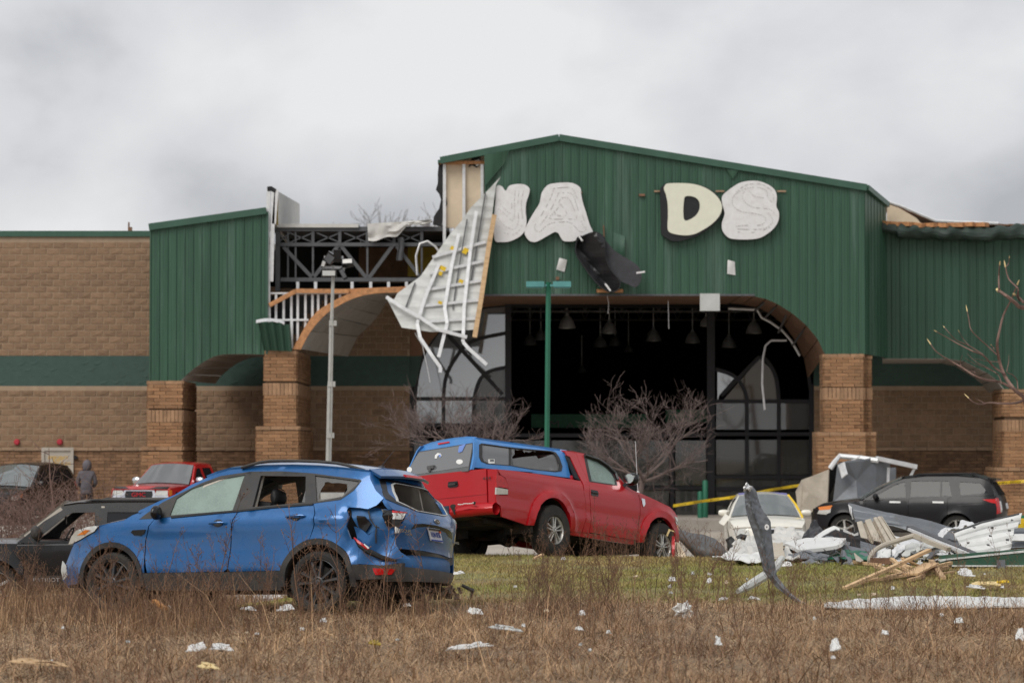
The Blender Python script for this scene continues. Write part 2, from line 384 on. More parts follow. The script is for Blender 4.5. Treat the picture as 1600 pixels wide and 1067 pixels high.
def resample(poly, step):
    o = []
    for a, b in zip(poly, list(poly[1:]) + [poly[0]]):
        n = max(1, int(math.ceil(math.hypot(b[0] - a[0], b[1] - a[1]) / step)))
        o += [(a[0] + (b[0] - a[0]) * k / n, a[1] + (b[1] - a[1]) * k / n) for k in range(n)]
    return o
def cdt(outline, holes, step):
    loops = [resample([tuple(p) for p in q], step) for q in [outline] + list(holes)]
    pts = []; edges = []
    for q in loops:
        k = len(pts); pts += q; edges += [(k + i, k + (i + 1) % len(q)) for i in range(len(q))]
    bp = np.array(pts); lo = bp.min(0); hi = bp.max(0)
    gx = np.arange(lo[0] + step * .5, hi[0], step); gy = np.arange(lo[1] + step * .5, hi[1], step)
    if len(gx) and len(gy):
        g = np.array([(a, b) for a in gx for b in gy]); ins = pip(g, loops[0])
        for h in loops[1:]: ins &= ~pip(g, h)
        g = g[ins]
        if len(g):
            d = np.sqrt(((g[:, None, :] - bp[None]) ** 2).sum(2)).min(1); g = g[d > step * .45]
            pts += [tuple(p) for p in g]
    vs, _, fs, *_ = delaunay_2d_cdt([Vector(p) for p in pts], edges, [], 0, 1e-6)
    V = np.array([(p.x, p.y) for p in vs]); T = [tuple(f) for f in fs if len(f) == 3]
    cen = np.array([V[list(t)].mean(0) for t in T]); ins = pip(cen, loops[0])
    for h in loops[1:]: ins &= ~pip(cen, h)
    T = [t for t, k in zip(T, ins) if k]
    cnt = {}
    for t in T:
        for a, b in ((t[0], t[1]), (t[1], t[2]), (t[2], t[0])): cnt.setdefault((min(a, b), max(a, b)), []).append((a, b))
    return [tuple(p) for p in V], T, [v[0] for v in cnt.values() if len(v) == 1]
def spline(pts, n=5, closed=True):
    o = []; k = len(pts); P = [np.array(p, float) for p in pts]
    rng_ = range(k) if closed else range(k - 1)
    for i in rng_:
        if closed: a, b, c, d = P[i - 1], P[i], P[(i + 1) % k], P[(i + 2) % k]
        else: a, b, c, d = P[max(i - 1, 0)], P[i], P[i + 1], P[min(i + 2, k - 1)]
        for j in range(n):
            t = j / n
            o.append(tuple(.5 * (2 * b + (c - a) * t + (2 * a - 5 * b + 4 * c - d) * t * t + (3 * b - a - 3 * c + d) * t ** 3)))
    if not closed: o.append(tuple(P[-1]))
    return o
def crop(ox, oy, s):
    return lambda *p: [(ox + a / s, oy + b / s) for a, b in p]
def text_geo(body, size, extrude=.002):
    cu = bpy.data.curves.new('t', 'FONT'); cu.body = body; cu.size = size; cu.extrude = extrude; cu.align_x = 'CENTER'; cu.align_y = 'CENTER'; cu.resolution_u = 3
    o = bpy.data.objects.new('t', cu); me = bpy.data.meshes.new_from_object(o)
    vs = [tuple(v.co) for v in me.vertices]; fs = [tuple(p.vertices) for p in me.polygons]
    bpy.data.objects.remove(o); bpy.data.curves.remove(cu); bpy.data.meshes.remove(me)
    return vs, fs
def write(g, body, size, o, ux, uy, un, mi=0, sx=1.):
    """Lettering laid on a plane at o, with the axes ux (reading direction), uy (up), un (outwards)."""
    vs, fs = text_geo(body, size); o = Vector(o); ux = Vector(ux); uy = Vector(uy); un = Vector(un)
    return g.add([o + ux * (a * sx) + uy * b + un * (c + .002) for a, b, c in vs], fs, mi)
def fast_mesh(name, V, F, mats, **tags):
    """V (n,3), F (m,3 or 4) numpy arrays -> one object at the world origin."""
    me = bpy.data.meshes.new(name); k = F.shape[1]
    me.vertices.add(len(V)); me.vertices.foreach_set('co', np.ascontiguousarray(V, np.float32).ravel())
    me.loops.add(F.size); me.loops.foreach_set('vertex_index', np.ascontiguousarray(F, np.int32).ravel())
    me.polygons.add(len(F)); me.polygons.foreach_set('loop_start', np.arange(0, F.size, k, dtype=np.int32))
    me.update(calc_edges=True); me.validate()
    for m_ in (mats if isinstance(mats, (list, tuple)) else [mats]): me.materials.append(MATS[m_])
    return link(name, me, None, None, **tags)
def smooth01(t): t = max(0., min(1., t)); return t * t * (3 - 2 * t)
# ------------------------------------------------------------------ ground
def zt(x, y):
    b = smooth01((x + 4.2) / 3.0)
    nz = noise.noise(Vector((x * .35, y * .35, 0))) * .05 + noise.noise(Vector((x * 1.3, y * 1.3, 5))) * .018
    near = np.interp(y, [0, 22, 33, 34.5], [.62, .55, .54, .54])
    l = np.interp(y, [33, 35, 38, 42, 44], [.54, .46, .34, .05, 0.])
    r = np.interp(y, [33, 36, 41, 45.6, 47.8, 50.6, 52], [.55, .60, .685, .737, .40, .03, 0.]) + .03 * smooth01((1.2 - x) / 1.0) * smooth01((y - 36) / 6)
    if y < 33: return near + nz
    k = 1 - smooth01((y - 44) / 5)
    far = .16 * smooth01((y - 64) / 14) * smooth01((4 - x) / 6) - .2 * smooth01((x - 6) / 4) * smooth01((y - 58) / 8) * smooth01((90 - y) / 8)
    return l * (1 - b) + r * b + nz * k + far
def make_ground():
    xs = np.unique(np.concatenate([np.linspace(-900, -60, 8), np.linspace(-60, -16, 12), np.linspace(-16, 16, 97), np.linspace(16, 60, 12), np.linspace(60, 900, 8)]))
    ys = np.unique(np.concatenate([np.linspace(-200, 14, 6), np.linspace(14, 54, 121), np.linspace(54, 110, 29), np.linspace(110, 1500, 8)]))
    V = [(x, y, zt(x, y)) for x in xs for y in ys]
    w = len(ys); F = []; mi = []
    for i in range(len(xs) - 1):
        for j in range(w - 1):
            F.append((i * w + j, (i + 1) * w + j, (i + 1) * w + j + 1, i * w + j + 1))
            xc = (xs[i] + xs[i + 1]) / 2; yc = (ys[j] + ys[j + 1]) / 2
            if yc < 35.2: mi.append(0)
            elif yc < 49.5 and xc > -3.5: mi.append(1)
            elif yc < 44 or (yc < 62 and xc < -5.6): mi.append(0)
            else: mi.append(2)
    g = G(); g.add(V, F, 0, True); g.m = mi
    g.obj('ground', ['soil_dry', 'soil_lawn', 'asphalt'], origin=(0, 0, 0), sharp=180, kind='structure')
    g = G(); g.span((-40, 88.6, -.2), (45, 95.9, .27)); g.obj('pavement', 'concrete', kind='structure')
    # worn gravel verge and kerb seen between the pickup and the cream sedan
    g = G()
    for k in range(16): g.box((2 + k * 2.45, 79.2 + random.uniform(-.02, .02), .1), (2.42, .16, .14), jit=.01)
    g.obj('kerb', 'concrete', kind='structure')
make_ground()
# ------------------------------------------------------------------ the store
YF, YW, YR = 90.0, 96.0, 92.5          # front of the portico, main wall, right wing
B = thing('store_building', 'big brick and green metal store with its entrance gable ripped open', 'building', (0, 96, 0))
def PX(pts, Y): return [at(a, b, Y) for a, b in pts]
def part(g, name, m, parent=B, **k): return g.obj(name, m, parent, world=True, **k)

def chunk(w, h, d, jit):
    """A split-faced block: bevelled and uneven towards the front (-y)."""
    g = G(); a = .012
    r = lambda s: random.uniform(-s, s)
    bk = [(-w / 2, d, -h / 2), (w / 2, d, -h / 2), (w / 2, d, h / 2), (-w / 2, d, h / 2)]
    fr = [(-w / 2, 0, -h / 2), (w / 2, 0, -h / 2), (w / 2, 0, h / 2), (-w / 2, 0, h / 2)]
    f2 = [(x * (1 - 2 * a / w) + r(jit), -.011 + r(.007), z * (1 - 2 * a / h) + r(jit)) for x, y, z in fr]
    c = [(r(.06), -.018 + r(.008), r(.03))]
    vs = bk + fr + f2 + c
    fs = [(0, 1, 5, 4), (1, 2, 6, 5), (2, 3, 7, 6), (3, 0, 4, 7), (4, 5, 9, 8), (5, 6, 10, 9), (6, 7, 11, 10), (7, 4, 8, 11), (8, 9, 12), (9, 10, 12), (10, 11, 12), (11, 8, 12)]
    return vs, fs
CH, BW, BHT = .2035, .406, .185
block_geo = [chunk(.386, BHT, .05, .004) for _ in range(7)]
block_me = []
for vs, fs in block_geo:
    g = G(); g.add(vs, fs); block_me.append(g.obj('block', 'block', mesh_only=True))
n_blocks = 0
def block_wall(x0, x1, z0, z1, Y, parent, keep=lambda x, z: True, single=False, m='block', name='block_course'):
    """Courses of split-faced blocks on the plane Y; single=True makes each one an object."""
    global n_blocks
    g = G(); row = 0; z = z0
    while z + CH <= z1 + .02:
        x = x0 - (BW / 2 if row % 2 else 0)
        while x < x1 - .02:
            a, b = max(x, x0), min(x + BW, x1)
            w = b - a - .02; cx, cz = (a + b) / 2, z + CH / 2
            if w > .06 and keep(cx, cz):
                k = random.randrange(7)
                if single and w > .35 and n_blocks < 300 and cx > X(-4, YW):
                    o = link('block', block_me[k], parent); W = WM[parent.name].inverted()
                    o.location = W @ Vector((cx, Y, cz)); n_blocks += 1
                    if random.random() < .5: o.scale = (-1, 1, 1)
                else:
                    s = w / .386; vs, fs = block_geo[k]
                    g.add([(p[0] * s + cx, p[1] + Y, p[2] + cz) for p in vs], fs)
            x += BW
        z += CH; row += 1
    if g.v: part(g, name, m, parent, kind='stuff')

xL, xR = -30., 30.
x_gl, x_gr = X(640, YW), X(1272, YW)         # the glazed opening
z_top = Z(370, YW); zb0, zb1 = Z(603, YW), Z(556, YW); z_led = Z(702, YW)
# left and right walls: mortar slabs, courses, painted band, sill and brick base
for nm, a, b in (('l', xL, x_gl), ('r', x_gr, xR)):
    g = G(); zt_ = z_top if nm == 'l' else Z(460, YW)
    g.span((a, YW + .004, z_led), (b, YW + .35, zb0 - .001)); g.span((a, YW + .004, 0), (b, YW + .35, z_led - .001), 2)
    g.span((a, YW + .004, zb0), (b, YW + .35, zb1), 1)
    g.span((a, YW + .004, zb1 + .001), (min(b, X(420, YW)) if nm == 'l' else b, YW + .35, zt_))
    if nm == 'l': g.span((X(420, YW) + .001, YW + .004, zb1 + .001), (b, YW + .35, Z(448, YW)))
    w = part(g, 'block_wall', ['mortar', 'mortar_green', 'mortar_dark'])
    if nm == 'l':
        xe = X(236, YW)
        block_wall(xL, xe, zb1, z_top, YW, w, single=True)
        block_wall(xL, xe, z_led + .07, zb0, YW, w, single=True)
        block_wall(X(420, YW), b, zb1, Z(448, YW), YW, w)
        block_wall(xe, b, z_led + .07, zb0, YW, w)
        block_wall(xe, b, zb0, zb1, YW + .02, w, m='block_green')
        block_wall(xL, xe, zb0, zb1, YW + .02, w, m='block_green')
    else:
        block_wall(a, b, z_led + .07, zb0, YW, w); block_wall(a, b, zb0, zb1, YW + .02, w, m='block_green'); block_wall(a, b, zb1, Z(462, YW), YW, w, lambda x, z: x < X(1400, YW))
    # brick base and its sill course
    g = G(); z = .02; row = 0
    while z < z_led - .1:
        x = a - (.18 if row % 2 else 0)
        while x < b:
            p, q = max(x, a), min(x + .36, b)
            if q - p > .05 and x < 26: g.box(((p + q) / 2, YW + .01, z + .05), (q - p - .012, .08, .092), jit=.004)
            x += .36
        z += .104; row += 1
    part(g, 'base_brick', 'brick_dark', w, kind='stuff')
    g = G(); x = a
    while x < b: g.box((x + .2, YW - .02, z_led + .01), (.39, .12, .095), jit=.006); x += .4
    part(g, 'sill_course', 'sill_stone', w)
# coping
g = G(); g.span((xL, YW - .07, z_top + .002), (X(236, YW), YW + .5, Z(361, YW)))
part(g, 'coping', 'trim_green')
g = G(); g.box((X(186, YW), YW + 2.6, Z(358, YW) + .1), (.12, .2, .3)); g.box((X(184, YW), YW + 2.6, Z(350, YW) + .1), (.05, .05, .3))
part(g, 'roof_vent', 'rust')

# ---- pillars of brick
brick_geo = []
for _ in range(6):
    g = G(); g.box((0, 0, 0), (.348, .07, .094), jit=.006); brick_geo.append((list(g.v), list(g.f)))
brick_me = []
for vs, fs in brick_geo:
    g = G(); g.add(vs, fs); brick_me.append(g.obj('brick', 'brick', mesh_only=True))
n_bricks = 0
def pillar(pl, pr, ptop, Yb, bl, br, pb, psol, yf=YF, single=True):
    """pl..pr: front face; base bl..br below pb; psol: the soldier band."""
    global n_bricks
    x0, x1, xa, xb = X(pl, yf), X(pr, yf), X(bl, yf - .12), X(br, yf - .12)
    zt_, zb, zs = Z(ptop, yf), Z(pb, yf), Z(psol, yf)
    g = G(); g.span((x0 + .03, yf + .03, zb), (x1 - .03, Yb, zt_)); g.span((xa + .03, yf - .09, 0), (xb - .03, Yb, zb - .001))
    P = part(g, 'pillar', 'mortar_dark'); W = WM[P.name].inverted(); rest = G()
    def place(c, side, w=.348):
        global n_bricks
        k = random.randrange(6)
        if single and side == 0 and n_bricks < 300 and w > .3 and c[2] > 1.2:
            o = link('brick', brick_me[k], P); o.location = W @ Vector(c); n_bricks += 1; return
        vs, fs = brick_geo[k]; s = w / .348
        if side == 0: rest.add([(p[0] * s + c[0], p[1] + c[1], p[2] + c[2]) for p in vs], fs)
        else: rest.add([(p[1] + c[0], p[0] * s + c[1], p[2] + c[2]) for p in vs], fs)
    sold = G()
    def face(a, b, z0, z1, yy, ys, xs_):
        z = z0; row = 0
        while z < z1 - .05:
            if abs(z - zs) < .19 and z0 > zb - .1:
                z += .104; row += 1; continue
            x = a - (.18 if row % 2 else 0)
            while x < b - .03:
                p, q = max(x, a), min(x + .36, b)
                if q - p > .05: place(((p + q) / 2, yy, z + .052), 0, q - p - .012)
                x += .36
            y = ys[0] - (.18 if row % 2 else 0)
            while y < ys[1]:
                p, q = max(y, ys[0] + .05), min(y + .36, ys[1])
                if q - p > .05:
                    for xx in xs_: place((xx, (p + q) / 2, z + .052), 1, q - p - .012)
                y += .36
            z += .104; row += 1
    face(x0, x1, zb + .105, zt_ - .1, yf + .01, (yf, Yb), (x0, x1))
    face(xa, xb, .01, zb - .02, yf - .11, (yf - .12, Yb), (xa, xb))
    part(rest, 'brickwork', 'brick', P, kind='stuff')
    for zz, h, wd, yo in ((zs, .36, .1, -.015), (zb + .045, .11, .34, -.14), (zt_ - .05, .1, .34, -.01)):
        a, b = (x0, x1) if zz > zb + .1 else (xa, xb)
        n = max(2, int((b - a) / (wd + .012))); w_ = (b - a) / n
        for k in range(n): sold.box((a + (k + .5) * w_, yf + yo + .04, zz), (w_ - .014, .12, h), jit=.005)
        m = int((Yb - yf) / (wd + .012))
        for k in range(m):
            for xx in (a, b): sold.box((xx, yf + (k + .5) * (wd + .012), zz), (.08, wd, h), jit=.004)
    part(sold, 'cap_brick', 'brick_light', P, kind='stuff')
    return P
pillar(231, 285, 595, 93.8, 222, 285, 703, 650)
pillar(413, 463, 548, 95.9, 401, 467, 671, 608)
pillar(1288, 1349, 553, 91.1, 1277, 1352, 680, 615)
pillar(1346, 1361, 556, 91.6, 1350, 1368, 680, 615, yf=YF + .45, single=False)
pillar(1568, 1640, 608, 94.5, 1556, 1650, 735, 665, yf=YR)

# ---- siding
def siding(name, Y, x0, x1, top, bot, m, w=.255, yfun=None, backing=True, crush=None):
    Yf = (lambda x: Y) if yfun is None else yfun
    n = max(1, round((x1 - x0) / w)); w = (x1 - x0) / n
    xs = np.linspace(x0, x1, n * 4 + 1)
    if backing:
        g = G(); pts = [(x, bot(x) + .01) for x in xs] + [(x, top(x) - .01) for x in xs[::-1]]
        g.panel(lambda a, b, d: (a, Yf(a) + .03 + d, b), pts, (), .6, .22, 0, False)
        P = part(g, name, 'siding_dark')
    else: P = B
    for k in range(n):
        a = x0 + k * w; sec = [(a, 0), (a + .012, -.038), (a + .042, -.038), (a + .056, 0), (a + w * .45, -.004), (a + w * .5, -.012), (a + w * .58, -.012), (a + w * .63, -.004), (a + w, 0)]
        g = G(); rows = 7; jy = random.uniform(-.006, .006)
        def fn(i, j):
            x, dy = sec[int(round(i * (len(sec) - 1)))]; z0, z1 = bot(x), top(x); z = z0 + (z1 - z0) * j
            c = crush(x, z) if crush else 0.
            return (x, Yf(x) + dy + jy * math.sin(j * 3) + c, z)
        g.grid(fn, len(sec) - 1, rows, flip=False, sm=False)
        part(g, 'siding_panel', m, P)
    return P
def curve(pts, Y):
    xs = [X(a, Y) for a, b in pts]; zs = [Z(b, Y) for a, b in pts]
    return lambda x: float(np.interp(x, xs, zs))
arcL = [(231, 595), (284.5, 595), (285, 592), (292, 585), (304, 575), (320, 564), (334, 557), (348, 553.6), (380, 553), (420, 554)]
topL = curve([(231, 352), (418, 327)], YF)
siding('wing_wall', YF, X(233, YF), X(418, YF), lambda x: topL(x) - .1, curve(arcL, YF), 'siding')
topT = curve([(683, 249), (873.5, 213), (1352, 290)], YF)
arcT = [(600, 461), (1160, 461), (1177, 463), (1197, 467), (1215, 475), (1237.5, 489), (1260, 508), (1278, 530), (1288, 552), (1289, 553), (1360, 553)]
siding('gable_wall', YF, X(757, YF), X(1352, YF), lambda x: topT(x) - .1, curve(arcT, YF), 'siding')
def yret(x): return YF + (x - X(1352, YF)) / (X(1386, YR) - X(1352, YF)) * (YR - YF)
xr0, xr1 = X(1352, YF) + .01, X(1386, YR)
siding('return_wall', YF, xr0, xr1, lambda x: np.interp(x, [xr0, xr1], [Z(291, YF), Z(318, YR)]) - .08, lambda x: np.interp(x, [xr0, xr1], [Z(553, YF), Z(559, YR)]), 'siding', w=.13, yfun=yret)
arcR = [(1378, 560), (1480, 560), (1506, 564), (1525.6, 574), (1542, 582), (1556, 592), (1568, 606), (1569, 608), (1660, 608)]
def crushR(x, z):
    t = max(0, (z - Z(372, YR)) / 1.0)
    return -.35 * t * t + .06 * t * math.sin(x * 9) + .03 * t * noise.noise(Vector((x * 3, z * 4, 0)))
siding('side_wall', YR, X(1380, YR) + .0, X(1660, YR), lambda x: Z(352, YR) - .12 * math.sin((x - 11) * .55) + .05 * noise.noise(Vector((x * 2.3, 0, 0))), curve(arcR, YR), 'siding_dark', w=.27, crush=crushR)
# crumpled top edge and bare timber over the right wing
g = G()
def fold(u, v):
    x = X(1372 + 290 * u, YR); n_ = noise.noise(Vector((x * 2.2, v * 2, 3)))
    z = Z(np.interp(u, [0, .25, .55, .8, 1], [359, 365, 367, 364, 357]), YR) + .21 * math.cos(v * 3.1) + .09 * n_ + .03 * math.sin(u * 70) * (1 - v)
    return (x, YR - .30 - .25 * math.sin(v * 3.1) + .12 * n_, z + (.14 * v if u < .1 else 0))
g.sheet(fold, 90, 8, .012, sm=False); part(g, 'crumpled_edge', 'tar_green')
g = G()
for k in range(9):
    a, b = 1370 + k * 19 + random.uniform(-2, 2), 1388 + k * 19 + random.uniform(-2, 5)
    g.bar(at(a, np.interp(a, [1370, 1450, 1540], [348, 352.5, 350]) + random.uniform(-1, 1), YR - .2), at(b, np.interp(b, [1370, 1450, 1540], [348, 352.5, 350]) + random.uniform(-1, 1), YR - .45), .3, .13)
part(g, 'broken_timber', 'osb')
g = G(); g.plate(PX([(1387, 319), (1405, 325), (1432, 341), (1440, 350), (1386, 350)], YR + .5), .12); part(g, 'bare_board', 'tan_board')
g = G()
def rfl(u, v): # torn roofing slumping behind the right wing
    x0 = 1385 + 225 * u; py = np.interp(x0, [1385, 1420, 1460, 1520, 1610], [314, 330, 344, 348, 351]) + 1.6 * noise.noise(Vector((u * 14, v * 3, 1)))
    p = at(x0, py, YR + .6 + v * 3.4); p.z = Z(py, YR + .6) - .05 * v; return p
g.sheet(rfl, 50, 4, .05, sm=False); part(g, 'torn_roofing', 'rust')
g = G(); g.tube(PX([(1386, 315), (1410, 323), (1440, 336), (1462, 345), (1500, 347), (1560, 349)], YR + .5), .045); part(g, 'roof_edge', 'galv')
# trims
g = G(); tr = lambda a, b, Y, h=.2: g.bar(at(*a, Y), at(*b, Y), .2, h)
tr((233, 355), (416, 329.5), YF - .03); part(g, 'roof_trim', 'trim_green')
g = G(); tr((688, 251), (873.5, 215.5), YF - .03); tr((873.5, 215.5), (1354, 293.5), YF - .03); part(g, 'roof_trim', 'trim_green')
g = G(); g.bar(at(1354, 293.5, YF), at(1386, 320, YR), .16, .16); part(g, 'roof_trim', 'trim_green')
g = G(); g.span((X(415.5, YF), YF - .05, Z(553, YF)), (X(418.5, YF), YF + .1, Z(331, YF))); part(g, 'corner_trim', 'trim_green')
g = G(); g.span((X(757, YF), YF - .045, Z(462.5, YF)), (X(1180, YF), YF + .1, Z(459.5, YF))); part(g, 'drip_edge', 'steel_primer')
# roofs (closed volumes so the place also holds up from the side)
def gable_roof(pts, Y0, Y1, name):
    g = G()
    for (a, b) in zip(pts, pts[1:]):
        A, Bv = at(*a, YF), at(*b, YF)
        g.add([(A.x, Y0, A.z), (Bv.x, Y0, Bv.z), (Bv.x, Y1, Bv.z), (A.x, Y1, A.z)] + [(A.x, Y0, A.z - .1), (Bv.x, Y0, Bv.z - .1), (Bv.x, Y1, Bv.z - .1), (A.x, Y1, A.z - .1)],
              [(0, 1, 2, 3), (7, 6, 5, 4), (0, 4, 5, 1), (1, 5, 6, 2), (2, 6, 7, 3), (3, 7, 4, 0)])
    part(g, name, 'trim_green')
gable_roof([(684, 250), (873.5, 214), (1353, 291.5)], YF + .06, 99.5, 'gable_roof')
gable_roof([(234, 354), (417, 328.5)], YF + .06, 95.9, 'wing_roof')
g = G(); g.span((X(700, YF), 99.3, Z(360, YF)), (X(1352, YF), 99.6, Z(292, YF))); g.span((X(1352, YF) - .3, 92.4, Z(470, YF)), (X(1352, YF), 99.3, Z(296, YF)))
part(g, 'gable_back', 'tan_board')
zr = Z(357, 91)
g = G(); g.span((X(236, YW) + .01, 96.5, z_top - .4), (30, 150, z_top - .2)); g.span((-30, 96.6, z_top - .4), (X(236, YW), 150, z_top - .2))
g.span((X(1390, YR), YR + .3, Z(353, YR) - .3), (30, 96.4, Z(353, YR) - .1)); part(g, 'flat_roof', 'membrane')
g = G(); g.span((-30.3, 96.4, 0), (-30, 150, z_top)); g.span((30, YR, 0), (30.3, 150, Z(355, YR))); g.span((-30, 150, 0), (30, 150.3, z_top)); part(g, 'outer_wall', 'block')

# ---- soffits under the arches: one panel per strip
def soffit(front, back, Y0, Y1, m, name, thick=.06):
    n = len(front); P = None
    g0 = G(); g0.span((X(front[0][0], Y0) - .02, Y0 + .3, Z(front[0][1], Y0) + .3), (X(front[0][0], Y0) + .02, Y0 + .4, Z(front[0][1], Y0) + .4)); P = part(g0, name, 'lumber')
    for k in range(n - 1):
        g = G(); A, Bq, C, D = at(*front[k], Y0), at(*front[k + 1], Y0), at(*back[k + 1], Y1), at(*back[k], Y1)
        nrm = (Bq - A).cross(D - A).normalized()
        if nrm.z > 0: nrm = -nrm
        up = -nrm * thick
        e = .016; q = (Bq - A).normalized() * e
        A2, B2, C2, D2 = A + q, Bq - q, C - q, D + q
        g.add([A2, B2, C2, D2, A2 + up, B2 + up, C2 + up, D2 + up], [(0, 1, 2, 3), (7, 6, 5, 4), (0, 4, 5, 1), (1, 5, 6, 2), (2, 6, 7, 3), (3, 7, 4, 0)])
        part(g, 'soffit_panel', m, P)
    return P
soffit([(284.5, 595.5), (292, 585), (304, 575), (320, 564), (334, 557), (348, 553.6), (380, 553.2), (414, 554)],
       [(336, 600), (346, 587), (360, 575), (372, 567), (382, 562.5), (392, 559), (402, 557.5), (416, 557)], YF + .02, 95.6, 'soffit', 'arch_soffit')
soffit([(470, 546), (485.6, 517.5), (508, 492), (530.6, 476.7), (559, 464), (592.5, 458), (640, 457)],
       [(543, 558), (559, 526), (577, 509), (592, 492), (603, 474), (615, 461), (660, 459.5)], YF + .02, 95.6, 'soffit', 'arch_soffit')
soffit([(1160, 461.5), (1177, 463.5), (1197, 467.5), (1215, 475.5), (1237.5, 489.5), (1260, 508.5), (1278, 530.5), (1288, 553)],
       [(1140, 474), (1160, 476), (1182, 480), (1203, 490), (1225, 508), (1243, 532), (1256, 560), (1262, 590)], YF + .02, 95.6, 'brown_panel', 'arch_soffit')
soffit([(1378, 561), (1480, 561), (1506, 565), (1525.6, 575), (1542, 583), (1556, 593), (1568, 609)],
       [(1378, 568), (1470, 568), (1492, 572), (1508, 582), (1522, 590), (1534, 600), (1545, 614)], YR + .02, 95.6, 'soffit', 'arch_soffit')
g = G(); A = at(655, 460.5, YF); b_ = at(1160, 460.5, YF); g.span((A.x, YF + .24, A.z + .01), (b_.x, YW + .2, A.z + .14)); part(g, 'entrance_soffit', 'brown_panel')
g = G(); g.span((X(640, YW) + .01, YW + .38, Z(480, YW)), (X(1275, YW), YW + .6, z_top)); part(g, 'header_wall', 'unlit_black')
# bare metal framing exposed behind the ripped soffit on the right
g = G()
for a, b in (((1195, 497), (1213, 478)), ((1216, 520), (1231, 486)), ((1180, 485), (1197, 470)), ((1238, 540), (1258, 512))): part(G().bar(at(*a, YF + 2.6), at(*b, YF + 1.6), .06, .04), 'soffit_framing', 'steel_primer')

# ---- the ripped-open bay: timber arch edge, studs, steel truss
g = G(); arch_o = [(457, 546), (474, 514.6), (494, 488), (516.5, 472.5), (547.5, 458), (587, 450.5), (640, 449.5)]; arch_i = [(470, 546), (485.6, 517.5), (508, 492), (530.6, 476.7), (559, 464), (592.5, 458), (640, 457)]
so, si = spline(arch_o, 4, False), spline(arch_i, 4, False)
for (a, b, c, d) in zip(so, so[1:], si[1:], si):
    jx = random.uniform(-.6, .6); g.plate(PX([d, c, (b[0] + jx, b[1] + jx), (a[0] + jx, a[1])], YF - .05), .22)
part(g, 'arch_edge', 'osb')
g = G(); g.bar(at(421, 477, YF), at(462, 455, YF), .12, .13); g.bar(at(462, 454.5, YF), at(545, 455, YF), .12, .13); g.bar(at(545, 454.5, YF + .1), at(640, 451, YF + .1), .12, .13); part(g, 'timber_plate', 'osb')
g = G()
for a in (431, 443, 455, 465, 477, 488, 497, 509, 520, 531): # studs under the plate
    g = G(); zb_ = np.interp(a, [431, 455, 465, 494, 520, 545], [505, 505, 532, 495, 473, 462]); g.span((X(a, YF + .2) - .035, YF + .15, Z(zb_, YF)), (X(a, YF + .2) + .035, YF + .3, Z(459.5, YF))); part(g, 'metal_stud', 'galv')
g = G(); g.span((X(421, YF + .2), YF + .13, Z(459, YF)), (X(545, YF + .2), YF + .32, Z(456.5, YF))); g.span((X(421, YF + .2), YF + .1, Z(501, YF)), (X(482, YF + .2), YF + .16, Z(498, YF)))
g.span((X(455, YF) - .04, YF + .1, Z(545, YF)), (X(455, YF) + .04, YF + .2, Z(500, YF)))
part(g, 'stud_rail', 'galv')
for a in (465, 493, 550, 579, 607, 635, 660): part(G().span((X(a, 91) - .045, 90.9, Z(455, 91)), (X(a, 91) + .045, 91.05, Z(440.5, 91))), 'metal_stud', 'galv')
g = G()
for k in range(13): g.span((X(424 + k * 7.5, 91.5) - .09, 91.45, Z(np.interp(424 + k * 7.5, [424, 452, 466, 487, 508, 540], [540, 540, 514, 486, 468, 454]), 91.5)), (X(424 + k * 7.5, 91.5) + .06, 91.5, Z(462, 91.5)))
part(g, 'sheathing', 'tar_paper')
YT = 91.0; TR = part(G().span((X(421, YT), YT - .06, Z(361.5, YT)), (X(700, YT), YT + .1, Z(356, YT))), 'roof_truss', 'steel_primer')
def chord(a, b, w=.09, nm='truss_web'): part(G().bar(at(*a, YT), at(*b, YT), w, w), nm, 'steel_primer', TR)
part(G().span((X(431, YT), YT - .07, Z(385, YT)), (X(700, YT), YT + .05, Z(379.5, YT))), 'truss_chord', 'steel_primer', TR)
part(G().span((X(438, YT), YT - .07, Z(440, YT)), (X(665, YT), YT + .05, Z(434, YT))), 'truss_chord', 'steel_primer', TR)
for a, b in (((443, 386), (489, 435)), ((489, 435), (530, 382)), ((532, 383), (573, 435)), ((576, 435), (615, 382)), ((620, 385), (658, 435))): chord(a, b, .11)
for a in (489, 531, 574, 616, 659): chord((a, 362), (a, 381), .09); 
for a in (489, 574, 659): chord((a, 385), (a, 435), .06)
for a in (453, 489, 531, 574, 616, 659): chord((a - 36 if a > 460 else a - 18, 364), (a, 379), .035); chord((a - 36 if a > 460 else a - 18, 379), (a, 364), .035)
chord((434, 362), (434, 455), .14); 
for a in (450, 462): chord((a, 362), (a, 436), .05)
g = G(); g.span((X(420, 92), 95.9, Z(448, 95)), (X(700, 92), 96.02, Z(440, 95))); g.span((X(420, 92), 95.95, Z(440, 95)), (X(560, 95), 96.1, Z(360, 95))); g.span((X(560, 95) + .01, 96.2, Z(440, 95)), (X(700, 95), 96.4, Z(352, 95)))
part(g, 'bay_wall', 'unlit_black')  # backing coloured near-black for the darkness behind the truss
g = G(); g.span((X(558, 95), 95.9, Z(440, 95)), (X(640, 95), 96.1, Z(384, 95))); part(g, 'inner_brick', 'brick_dark')
g = G(); g.span((X(637, 93.5), 93.5, Z(432, 93.5)), (X(700, 93.5), 93.6, Z(386, 93.5))); part(g, 'yellow_sheet', 'yellow_dull')
g = G(); g.span((X(421, YT), YT + .1, Z(357, YT)), (X(700, YT), 96.5, Z(354, YT))); part(g, 'roof_deck', 'steel_primer')
g = G(); g.span((X(430, YT), YT - .15, Z(356, YT)), (X(560, YT), YT + 1.2, Z(350.5, YT))); part(g, 'roof_edge', 'membrane')
g = G()
